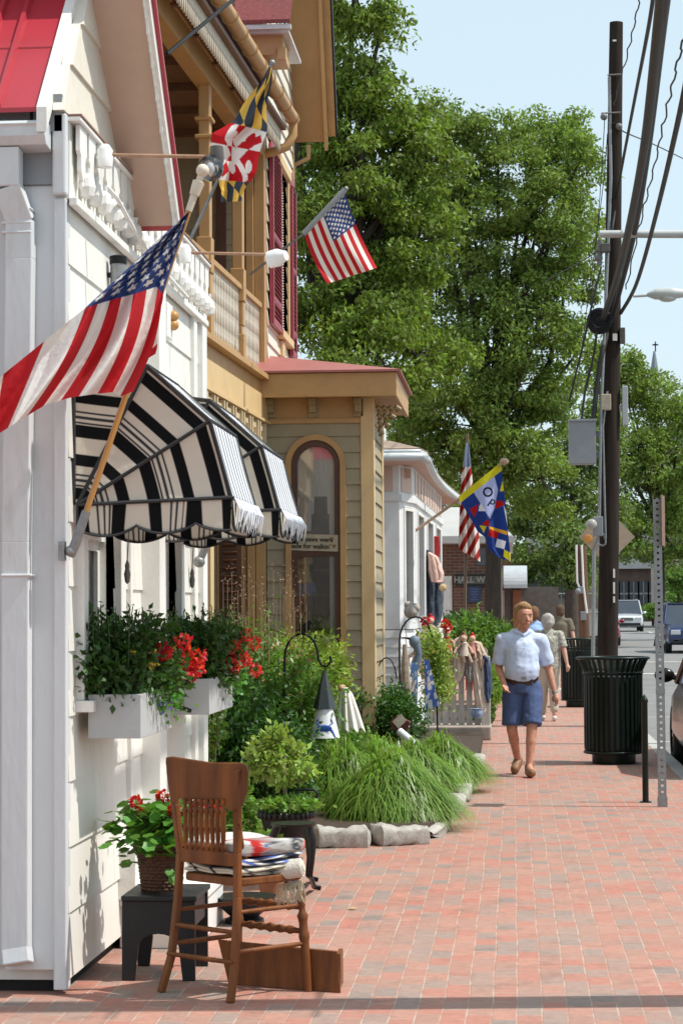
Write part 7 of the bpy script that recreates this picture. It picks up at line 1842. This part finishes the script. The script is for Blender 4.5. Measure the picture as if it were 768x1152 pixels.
shirt = [((-.195, 0, 1.385), (.16, 0, 1.375), .068, .068, 1, 1.05), ((-.10, 0, 1.44), (.06, 0, 1.44), .045, .045, 1, 1), ((-.02, 0, 1.375), 'chest', .115, .150, 1.30, .78), ('chest', (-.02, -.045, 1.06), .148, .158, 1.14, .92), ((-.02, -.05, 1.06), (-.02, -.025, 1.010), .158, .154, 1.12, .90, 1),
         ((-.215, 0, 1.375), mix(J['shR'], J['elR'], .86), .070, .078, 1, 1, 1), ((.18, 0, 1.365), mix(J['shL'], J['elL'], .86), .070, .078, 1, 1, 1)]
collar = [((-.075, -.04, 1.455), (.0, -.085, 1.42), .026, .020), ((.055, -.04, 1.455), (.005, -.085, 1.42), .026, .020), ((-.075, -.02, 1.46), (.055, -.02, 1.46), .03, .03), ((-.07, .03, 1.46), (.05, .03, 1.46), .03, .03)]
shorts = [((-.02, -.015, .968), (-.02, 0, .86), .152, .155, 1.10, .90, 0), ('hipR', mix(J['hipR'], J['knR'], .90), .105, .105, 1, 1, 1), ('hipL', mix(J['hipL'], J['knL'], .90), .105, .105, 1, 1, 1), ((-.02, 0, .86), (-.02, 0, .80), .13, .10, 1.1, .85)]
belt = [((-.02, -.022, .978), (-.02, -.024, 1.006), .150, .157, 1.13, .92, 1)]
shoesm = [('anR', mix(J['anR'], J['toeR'], .5), .05, .05), (mix(J['anR'], J['toeR'], .3), J['toeR'], .048, .045), ((J['anR'][0], J['anR'][1] + .02, .09), (J['toeR'][0], J['toeR'][1] + .02, .035), .04, .04),
          (mix(J['anL'], J['toeL'], .0), (J['anL'][0], J['anL'][1] + .03, .05), .048, .045), ((J['anL'][0], J['anL'][1], .05), (J['toeL'][0], J['toeL'][1], .05), .048, .042)]
hair = [(hh(J, 0, .03, .075), hh(J, 0, .05, .04), .088, .09, .98, 1.0), (hh(J, 0, -.04, .105), hh(J, 0, .05, .085), .04, .07, 1.4, 1), (hh(J, -.07, .02, .03), hh(J, -.07, .03, -.01), .025, .02), (hh(J, .07, .02, .03), hh(J, .07, .03, -.01), .025, .02)]
SM = 1.665
tman, WM_, km = person(590, 873, 21.15, SM, J, 'man in pale blue polo shirt and blue shorts walking towards the camera', SKIN,
       [('shirt', SHIRT, shirt, .011, .022), ('collar', SHIRT, collar, .008, 0), ('shorts', SHORT, shorts, .012, .02), ('belt', M('brown leather belt', (.035, .02, .012), .5), belt, .012, 0),
        ('shoes', M('tan leather', (.22, .11, .05), .6, .3, 40), shoesm, .008, 0), ('hair', M('sandy hair', (.34, .19, .09), .8, .45, 70, .8, 120), hair, .007, .018)])
mb = MB(); 
for i in range(3): mb.ball(WM_((.005, -.175 + .004 * i, 1.40 - .055 * i)), .007, 8)
obj('buttons', mb, M('pearl', (.6, .6, .6), .3), tman)
mb = MB(); a = WM_(mix(J['elL'], J['wrL'], .93)); b = WM_(mix(J['elL'], J['wrL'], 1.0)); mb.tube([a, b], .030, 14); obj('wristwatch', mb, STEEL, tman, smooth=True)
mb = MB(); c = WM_((.0, -.175, .992)); mb.obox(c, (.024, 0, 0), (0, .004, 0), (0, 0, .016)); obj('belt_buckle', mb, STEEL, tman)
# people walking away
def back_J(dx=0, step=.12, arm=.1, lean=0):
    return dict(head=(0, .0, 1.60), neckb=(0, 0, 1.44), chest=(0, 0, 1.27), waist=(0, 0, 1.05), pelvis=(0, 0, .93), shR=(-.19, 0, 1.39), shL=(.19, 0, 1.39), elR=(-.25, .05, 1.12), wrR=(-.24, arm, .90), elL=(.26, -.05, 1.12), wrL=(.30, -arm, .92),
                hipR=(-.09, 0, .9), hipL=(.09, 0, .9), knR=(-.09, step * .5, .49), anR=(-.09, step, .09), toeR=(-.09, step + .13, .04), knL=(.09, -step * .2, .49), anL=(.09, -step, .12), toeL=(.09, -step + .12, .05), curlR=(.4, .5, -.2), curlL=(-.4, .5, -.2))
def walker(px, Y, S, label, top, bottom, hairm, shoem, sleeve=.75, wide=1.0, leg=.9, hairr=.1, J=None, pants=False, curly=False):
    J = J or back_J(); sh = [('shR', 'shL', .074, .074, 1, .95), ((0, 0, 1.40), 'chest', .11, .16 * wide, 1.2, .8), ('chest', (0, 0, 1.0), .16 * wide, .165 * wide, 1.15, .86), ((0, 0, 1.0), (0, 0, .90), .165 * wide, .17 * wide, 1.15, .86), ('shR', mix(J['shR'], J['elR'], sleeve), .074, .075, 1, 1, 1), ('shL', mix(J['shL'], J['elL'], sleeve), .074, .075, 1, 1, 1)]
    e = .98 if pants else .95
    bt = [((0, 0, .95), (0, 0, .88), .16 * wide, .165 * wide, 1.1, .86)]
    for s in 'LR':
        bt.append(('hip' + s, 'kn' + s, .11, .085));
        if pants: bt.append(('kn' + s, mix(J['kn' + s], J['an' + s], .8), .085, .07))
    shoes = [((J['an' + s][0], J['an' + s][1] - .03, .05), (J['toe' + s][0], J['toe' + s][1], .045), .045, .04) for s in 'LR']
    hr = [(hh(J, 0, -.02, .05), hh(J, 0, -.03, -.02), hairr, hairr * .95)] + ([(hh(J, .05 * math.cos(a), -.02 + .05 * math.sin(a), .07 + .02 * math.sin(3 * a)), hh(J, .06 * math.cos(a), -.02 + .06 * math.sin(a), -.01), .05, .05) for a in np.linspace(0, 6, 7)] if curly else [])
    return person(px, 700, Y, S, J, label, SKIN2, [('shirt', top, sh, .014, .02), ('trousers' if pants else 'shorts', bottom, bt, .014, .015), ('shoes', shoem, shoes, .012, 0), ('hair', hairm, hr, .012, .015)], face=1, voxel=.012)
PATT = M('black and cream print blouse', (.36, .35, .30), .9, .75, 28)
SHM = M('white trainers', (.6, .58, .55), .7)
walker(616, 31.5, 1.55, 'woman with curly grey hair in a patterned blouse walking away', PATT, M('stone coloured capris', (.50, .44, .35), .85, .08), M('curly grey hair', (.42, .40, .37), .9, .25, 50, .6, 90), SHM, pants=True, curly=True, wide=1.05)
walker(630, 45.0, 1.70, 'man in an olive brown t-shirt walking away beyond the grey haired woman', M('olive brown t-shirt', (.15, .125, .09), .9, .1), M('pale shorts', (.45, .42, .36), .85), M('short brown hair', (.10, .055, .03), .9, .2, 40), SHM)
walker(600, 36.0, 1.66, 'person in a sky blue shirt mostly hidden behind the walking man', M('sky blue shirt', (.30, .45, .72), .85, .06), M('navy trousers', (.04, .05, .08), .85), M('brown short hair', (.16, .08, .04), .9, .2, 40), SHM, pants=True, wide=1.15)

# ------------------------------------------------------------------ CARS
CARGL = M('car window glass', (.02, .03, .045), .06, .2, 2, spec=.9, coat=.6); TYRE = M('tyre rubber', (.018, .018, .018), .85, .2, 20); RIMM = M('alloy', (.45, .46, .47), .3, .1, 10, metal=.8); LAMP = M('headlamp', (.62, .64, .66), .12, .1, 20, coat=.8); PLAST = M('black bumper plastic', (.02, .02, .022), .6, .1)
def suv(name, label, X, Y, paint, L=4.6, Wd=1.86, H=1.72, facing=-1, group=None, low=0.0, wheels=True):
    """car with its nose towards the camera (facing=-1) or away (+1); X, Y = centre of the near end"""
    z0 = -.13 + gz(Y); t = thing(name, label, 'car', (X, Y, z0), group); B = z0 + .28; W2 = Wd / 2
    def yy(s): return Y + s if facing < 0 else Y + L - s            # s measured from the nose
    hood, belt = .98 - low, 1.02 - low * .8
    secs = [(0.0, .80, .42, .78 - low), (.10, .92, .36, .90 - low), (.5, .97, .30, hood - .03), (1.15, 1.0, .28, hood + .02), (1.3, 1.0, .28, belt), (L - .5, 1.0, .28, belt + .02), (L - .12, .97, .3, belt), (L, .90, .42, belt - .12)]
    mb = MB()
    def ring(s, w, zb, zt):
        w *= W2; return [(-w * .94, zb), (-w, zb + .12), (-w, (zb + zt) / 2), (-w * .985, zt - .12), (-w * .93, zt - .03), (-w * .6, zt), (0, zt + .015), (w * .6, zt), (w * .93, zt - .03), (w * .985, zt - .12), (w, (zb + zt) / 2), (w, zb + .12), (w * .94, zb)]
    rs = [[Vector((X + x, yy(s), z0 + z)) for x, z in ring(s, w, zb, zt)] for s, w, zb, zt in secs]; n = 13
    for r_ in rs: mb.v += [tuple(v) for v in r_]
    for i in range(len(rs) - 1):
        for k in range(n): mb.f.append((i * n + k, i * n + (k + 1) % n, (i + 1) * n + (k + 1) % n, (i + 1) * n + k)); mb.mi.append(0)
    mb.f.append(tuple(range(n))); mb.f.append(tuple((len(rs) - 1) * n + k for k in range(n))[::-1]); mb.mi += [0, 0]
    body = obj('body', mb, paint, t, smooth=True, auto=35)
    # glasshouse: windscreen, roof, pillars
    zb, zr = z0 + belt, z0 + H
    g = [(1.22, W2 * .94, zb - .02), (1.95, W2 * .80, zr - .04), (L - .75, W2 * .80, zr - .03), (L - .12, W2 * .90, zb)]
    mb = MB(); G = []
    for s, w, z in g: G += [Vector((X - w, yy(s), z)), Vector((X + w, yy(s), z))]
    mb.add(G, [(0, 1, 3, 2), (2, 3, 5, 4), (4, 5, 7, 6), (0, 2, 4, 6), (1, 7, 5, 3), (0, 6, 7, 1)]); obj('windows', mb, CARGL, t)
    mb = MB(); mb.prism([Vector((X - W2 * .80, yy(1.92), zr - .035)), Vector((X + W2 * .80, yy(1.92), zr - .035)), Vector((X + W2 * .80, yy(L - .7), zr - .03)), Vector((X - W2 * .80, yy(L - .7), zr - .03))], (0, 0, .045))
    for sx in (-1, 1):
        P = [Vector((X + sx * w * 1.005, yy(s), z)) for s, w, z in g]
        mb.tube([P[0], P[1], P[2], P[3]], .035, 6); m1 = P[1].lerp(P[2], .48); mb.tube([m1, Vector((X + sx * W2 * .95, m1.y, zb))], .035, 6); m1 = P[1].lerp(P[2], .95); mb.tube([m1, Vector((X + sx * W2 * .95, m1.y, zb))], .04, 6)
        mb.tube([Vector((X + sx * W2 * .70, yy(2.0), zr + .04)), Vector((X + sx * W2 * .70, yy(L - .8), zr + .04))], .02, 6)
    obj('roof', mb, paint, t, smooth=True, auto=35)
    ny = yy(-.012); o = -1 if facing < 0 else 1
    def face(x0, x1, za, zc, dep, mat, nm, par=t):
        mb = MB(); ya, yb_ = (ny, ny + dep) if facing < 0 else (ny - dep, ny); mb.box(X + x0, X + x1, ya, yb_, z0 + za, z0 + zc); return obj(nm, mb, mat, par, bevel=.015)
    gr = face(-.34, .34, .62 - low * .5, .80 - low * .7, .14, PLAST, 'grille')
    mb = MB()
    for k in range(4): z = z0 + .64 - low * .5 + k * .045; mb.box(X - .33, X + .33, ny - .012 if facing < 0 else ny, ny - .002 if facing < 0 else ny + .012, z, z + .016)
    obj('chrome_bars', mb, RIMM, gr)
    face(-W2 * .78, W2 * .78, .36, .50, .06, PLAST, 'bumper_intake'); face(-.26, .26, .50, .60, .05, M('number plate', (.6, .62, .64), .5), 'number_plate')
    for sx in (-1, 1):
        a, b_ = sorted((sx * W2 * .50, sx * W2 * .84)); face(a, b_, .66 - low * .5, .82 - low * .7, .20, LAMP, 'headlight')
        a, b_ = sorted((sx * W2 * .55, sx * W2 * .74)); face(a, b_, .42, .49, .05, LAMP, 'fog_lamp')
        mb = MB(); c = Vector((X + sx * (W2 + .10), yy(1.45), zb + .06)); mb.ball(c, .10, 12, sx=1.1, sy=.6, sz=.8); mb.tube([c, c - Vector((sx * .12, 0, .03))], .03, 6); obj('wing_mirror', mb, paint, t, smooth=True)
        for s in (.88, L - .95):
            wy = yy(s); mb = MB(); xo = X + sx * (W2 - .12)
            prof = [(.20, -.11), (.31, -.11), (.34, -.08), (.345, 0), (.34, .08), (.31, .11), (.20, .11)]; V = []; n2 = 24
            for r_, dx in prof:
                for k in range(n2): a = 2 * math.pi * k / n2; V.append((xo + dx, wy + r_ * math.cos(a), z0 + .345 + r_ * math.sin(a)))
            mb.add(V, [(i * n2 + k, i * n2 + (k + 1) % n2, (i + 1) * n2 + (k + 1) % n2, (i + 1) * n2 + k) for i in range(6) for k in range(n2)]); wh_ = obj('wheel', mb, TYRE, t, smooth=True)
            mb = MB(); mb.tube([(xo - .06, wy, z0 + .345), (xo + .06, wy, z0 + .345)], .21, 24)
            for k in range(5): a = 2 * math.pi * k / 5; mb.bar((xo + sx * .08, wy, z0 + .345), (xo + sx * .08, wy + .2 * math.cos(a), z0 + .345 + .2 * math.sin(a)), .05, .03, (1, 0, 0))
            obj('rim', mb, RIMM, wh_, smooth=True)
    return t
def paint(nm, c, r_=.28): return M(nm, c, r_, .05, 2, coat=.7, metal=.25)
suv('parked_car', 'white suv coming up the road beyond the pole', PY(703, 700, 124).x + .1, 124, paint('white car paint', (.72, .73, .74)), Wd=1.95, H=1.80)
suv('parked_car', 'dark blue suv with silver bumper at the right edge of the road', PY(748, 700, 76).x + 1.0, 76, paint('navy car paint', (.018, .035, .12)), Wd=1.93, H=1.75)
suv('parked_car', 'dark red car half hidden behind the utility pole', PY(699, 700, 88).x - .90, 88, paint('dark red car paint', (.28, .012, .03)), Wd=1.78, H=1.5, low=.1)
suv('parked_car', 'small pale blue car seen between the two poles down the street', PY(661, 700, 150).x + .2, 150, paint('pale blue car paint', (.35, .42, .52)), Wd=1.8, H=1.5, low=.1)
suv('parked_car', 'dark brown parked car cut off by the right edge beside the kerb', KERBX + .155 + .92, 20.6, M('dark brown car paint', (.014, .010, .008), .22, .05, 2, spec=.35, coat=.1), Wd=1.84, H=1.48, L=4.5, facing=1, low=.08)

# ------------------------------------------------------------------ TREES
BARK = M('dark furrowed bark', (.045, .036, .028), .95, .4, 10, .9, 35, stretch=(1, 1, .2))
def leafmat(nm, col, tr=.35): return M(nm, col, .5, .2, .8, island=.5, trans=tr, spec=.25)
LF1 = leafmat('linden leaves', (.175, .24, .046)); LF2 = leafmat('maple leaves', (.19, .26, .06)); LF3 = leafmat('far tree leaves', (.165, .225, .07))
def tree(name, label, X, Y, blobs, ztrunk, r0, leaf, L, Wd, seed, density=1.0, droop=.5, cl_r=.42, per=150, zbase=None):
    """blobs: list of (px, py, rpx) ellipsoids of the crown seen from the camera, turned into a full-depth crown"""
    zb = gz(Y) if zbase is None else zbase
    t = thing(name, label, 'tree', (X, Y, zb)); g = np.random.default_rng(seed); CC = []; wood = MB(); top = Vector((X, Y, ztrunk))
    wood.tube([Vector((X, Y, zb - .1)), Vector((X + .02, Y, zb + .4)), Vector((X + .05, Y, ztrunk * .6)), top], [r0 * 1.35, r0, r0 * .85, r0 * .7], 14)
    limbs = MB()
    for b in blobs:
        px, py, rp = b[:3]; dy = b[3] if len(b) > 3 else g.uniform(-.8, .8); Yb = Y + dy; c = PY(px, py, Yb); r_ = rp / pxm(Yb)
        mid = top.lerp(c, .5) + Vector((g.normal() * .2, g.normal() * .2, -.15 * r_)); limbs.tube([top - Vector((0, 0, .3)), mid, c], [r0 * .5, r0 * .3, r0 * .10], 7)
        nc = max(8, int(10 * (r_ / cl_r) ** 2 * .55 * density))
        d = g.normal(size=(nc, 3)); d /= np.linalg.norm(d, axis=1)[:, None]; rad = g.uniform(.25, 1.0, (nc, 1)) ** .6
        cl = np.array(c) + d * rad * r_ * np.array([1, 1.1, .92])
        for q in cl[: max(4, nc // 3)]: limbs.tube([c.lerp(Vector(q), .1), Vector(q)], [r0 * .10, r0 * .03], 4)
        CC.append(cl)
    CC = np.concatenate(CC); P_ = []; 
    for q in CC:
        n_ = int(per * g.uniform(.5, 1.4)); s = cl_r * g.uniform(.55, 1.1); o = g.normal(size=(n_, 3)); o /= np.linalg.norm(o, axis=1)[:, None]; o *= (g.uniform(0, 1, (n_, 1)) ** .45) * s; o[:, 2] *= .62; P_.append(q + o + np.array([0, 0, 0]) - np.array([0, 0, 1]) * (np.linalg.norm(o[:, :2], axis=1) ** 2)[:, None] * .35)
    P_ = np.concatenate(P_)
    obj('trunk', wood, BARK, t, smooth=True); obj('limbs', limbs, BARK, t, smooth=True)
    leaves('crown', P_, L, Wd, leaf, t, seed, droop)
    return len(P_)
nl = 0
nl += tree('shade_tree', 'big shade tree with drooping leaves rising behind the yellow house', PY(380, 700, 33).x, 33, [(350, 20, 48), (398, -10, 52), (430, 25, 34), (380, 90, 60), (425, 110, 40), (345, 150, 60), (400, 190, 62), (345, 240, 60), (440, 230, 56), (380, 290, 62), (440, 320, 60), (360, 360, 60), (480, 180, 45), (468, 145, 34), (420, 390, 62), (470, 270, 55), (380, 440, 55), (470, 400, 55), (330, 90, 40), (450, 150, 36)], 6.0, .24, LF1, .105, .045, 41, droop=.9, cl_r=.38, density=1.1, per=165)
nl += tree('street_tree', 'tall broad street tree standing between the shops and the utility pole', PY(553, 700, 50).x, 50, [(620, 150, 46), (560, 150, 44), (500, 180, 48), (590, 205, 60), (640, 190, 44), (530, 240, 62), (480, 250, 50), (600, 270, 62), (645, 250, 44), (550, 320, 66), (490, 340, 60), (610, 350, 58), (640, 310, 34), (560, 400, 66), (500, 430, 62), (600, 430, 50), (540, 480, 60), (480, 500, 50), (590, 490, 52), (560, 545, 46), (610, 540, 44), (655, 170, 26), (520, 150, 34), (490, 130, 30), (650, 395, 34), (450, 470, 40)], 5.5, .21, LF2, .12, .052, 42, cl_r=.48, density=1.0, droop=.5, per=175)
nl += tree('street_tree', 'dark leafed street tree beyond the tall pole, its branches low over the walkers', PY(640, 700, 66).x, 66, [(640, 470, 44), (600, 540, 40), (640, 540, 46), (670, 500, 40), (610, 600, 34), (645, 600, 40), (675, 570, 36), (590, 630, 22), (625, 640, 26), (655, 640, 24), (590, 580, 26)], 4.2, .18, LF3, .15, .07, 43, cl_r=.6, density=1.0)
nl += tree('street_tree', 'rounded green tree on the far right below the church spire', PY(742, 700, 86).x, 86, [(735, 440, 34), (700, 430, 30), (745, 480, 40), (715, 500, 40), (700, 410, 22), (765, 460, 26), (770, 520, 30), (740, 530, 38), (700, 550, 36), (745, 580, 34), (715, 600, 34), (770, 580, 30), (770, 630, 22), (668, 420, 24)], 5, .2, LF2, .17, .08, 44, cl_r=.68, density=1.1, zbase=gz(86))
nl += tree('street_tree', 'distant green tree at the right edge shading the blue suv', PY(790, 700, 100).x, 100, [(762, 540, 30), (790, 560, 50), (770, 600, 34), (735, 620, 20)], 5, .2, LF3, .18, .09, 45, cl_r=.8, density=.9, zbase=gz(100))
nl += tree('street_tree', 'dim tree filling the gap behind the brick shop roof', PY(470, 700, 74).x, 74, [(430, 520, 44), (470, 540, 40), (510, 560, 40), (545, 600, 30), (500, 600, 26), (440, 580, 30)], 4, .2, LF3, .2, .11, 46, cl_r=.8, density=.8)
print('leaves', nl)
# ------------------------------------------------------------------ FAR STREET
DK = M('dim slate facade', (.075, .085, .095), .85, .25, 1.5, dirt=(.12, .07, .05), dscale=.6, damt=.6)
t = thing('far_building', 'long dark slate roofed building closing the street behind the white suv', 'building', (PY(720, 700, 175).x, 175, gz(175)))
mb = MB(); a, b = PY(600, 700, 175), PY(860, 700, 175); zt = PY(700, 640, 175).z; zr = PY(700, 590, 185).z; mb.box(a.x, b.x, 175, 190, gz(175) - .3, zt); obj('wall', mb, brick_wall_mat('dim brick', (.12, .06, .045), (.08, .05, .045), (.10, .09, .08)), t)
mb = MB(); mb.prism([(a.x - .6, 174.4, zt), (a.x - .6, 184, zr), (a.x - .6, 190.6, zt)], (b.x - a.x + 1.2, 0, 0)); obj('roof', mb, DK, t)
for i in range(22):
    x = a.x + 1 + i * (b.x - a.x - 2) / 21
    for zf in (.42,):
        mb = MB(); h_ = zt - gz(175); mb.box(x - .45, x + .45, 174.93, 174.99, gz(175) + h_ * .3, gz(175) + h_ * .75); w = obj('window', mb, M('far window', (.05, .06, .07), .2, .2), t)
        mb = MB(); mb.box(x - .03, x + .03, 174.90, 174.925, gz(175) + h_ * .3, gz(175) + h_ * .75); mb.box(x - .45, x + .45, 174.90, 174.925, gz(175) + h_ * .5, gz(175) + h_ * .53); obj('frame', mb, M('far window frame', (.25, .25, .24), .6), w)
t = thing('far_brick_house', 'pale brick house showing through the trees at the right edge', 'house', (PY(770, 700, 140).x, 140, gz(140)))
mb = MB(); a, b = PY(742, 560, 140), PY(840, 498, 140); mb.box(a.x, b.x, 140, 150, gz(140), b.z); obj('wall', mb, brick_wall_mat('pale brick', (.42, .30, .25), (.36, .27, .23), (.45, .42, .38)), t)
mb = MB(); mb.prism([(a.x - .3, 139.6, b.z), (b.x, 139.6, b.z), (b.x, 145, b.z + 2.4), (a.x + 1.5, 145, b.z + 2.4)], (0, .3, .1)); obj('roof', mb, DK, t)
for px in (752, 764):
    mb = MB(); pbox(mb, px - 2, 518, px + 2, 532, 139.95, .04); obj('window', mb, M('far window', (.05, .06, .07)), t)
t = thing('church_spire', 'slim grey church spire with a cross above the right hand trees', 'church', (PY(736, 700, 260).x, 260, gz(260)))
c = PY(736, 416, 260); mb = MB(); tp = PY(737, 395, 260); w = 4.5 / pxm(260)
mb.lathe([(w * 1.6, 0), (w * 1.4, c.z + 4 - gz(260) - 8)], (c.x, 260, gz(260)), 8); obj('tower', mb, M('far stone', (.3, .3, .3), .8), t)
mb = MB(); mb.lathe([(w, 0), (.12, tp.z - c.z)], tuple(c), 8); mb.lathe([(w * 1.5, -6), (w * .98, 0)], tuple(c), 8); obj('spire', mb, M('grey slate', (.20, .24, .28), .7, .1), t)
mb = MB(); mb.box(tp.x - .07, tp.x + .07, 259.9, 260.1, tp.z, PY(736, 384, 260).z); mb.box(tp.x - .35, tp.x + .35, 259.9, 260.1, tp.z + .7, tp.z + .85); obj('cross', mb, BLACKM, t)
# far hedges, railing and white wall across the side street
for (px0, px1, y0, y1, Y, lab) in ((722, 746, 683, 692, 140, 'low clipped green hedge beyond the white suv'), (748, 775, 668, 678, 132, 'bright green bush behind the blue suv'), (745, 780, 640, 664, 118, 'leafy bush beside the far pale window')):
    c = PY((px0 + px1) / 2, (y0 + y1) / 2, Y); t = thing('hedge', lab, 'hedge', (c.x, Y, gz(Y))); rad = ((px1 - px0) / 2 / pxm(Y), 1.2, max(.35, (y1 - y0) / 2 / pxm(Y)))
    crown_leaves('foliage', tuple(c), rad, 3000, .22, .15, leafmat('hedge leaves', (.13, .22, .05)), t, px0, clumps=40, sh=.2)
    mb = MB(); mb.tube([(c.x, Y, gz(Y)), tuple(c)], .08, 6); obj('stems', mb, BARK, t)
t = thing('metal_railing', 'grey metal railing across the side street behind the walkers', 'railing', (PY(625, 700, 70).x, 70, gz(70))); mb = MB(); Yr = 70
for py in (668, 686): mb.tube([PY(566, py, Yr), PY(672, py, Yr)], .03, 6)
for px in range(568, 674, 7): mb.tube([PY(px, 668, Yr), Vector((PY(px, 700, Yr).x, Yr, gz(Yr)))], .018, 6)
obj('rails', mb, STEEL, t)
t = thing('low_white_wall', 'low pale wall seen between the walkers and the poles', 'wall', (PY(620, 700, 78).x, 78, gz(78)))
mb = MB(); pbox(mb, 560, 690, 676, 716, 78, .3); pbox(mb, 560, 687, 676, 690, 77.9, .5); obj('wall', mb, M('pale render', (.52, .50, .46), .8, .1, 2), t)
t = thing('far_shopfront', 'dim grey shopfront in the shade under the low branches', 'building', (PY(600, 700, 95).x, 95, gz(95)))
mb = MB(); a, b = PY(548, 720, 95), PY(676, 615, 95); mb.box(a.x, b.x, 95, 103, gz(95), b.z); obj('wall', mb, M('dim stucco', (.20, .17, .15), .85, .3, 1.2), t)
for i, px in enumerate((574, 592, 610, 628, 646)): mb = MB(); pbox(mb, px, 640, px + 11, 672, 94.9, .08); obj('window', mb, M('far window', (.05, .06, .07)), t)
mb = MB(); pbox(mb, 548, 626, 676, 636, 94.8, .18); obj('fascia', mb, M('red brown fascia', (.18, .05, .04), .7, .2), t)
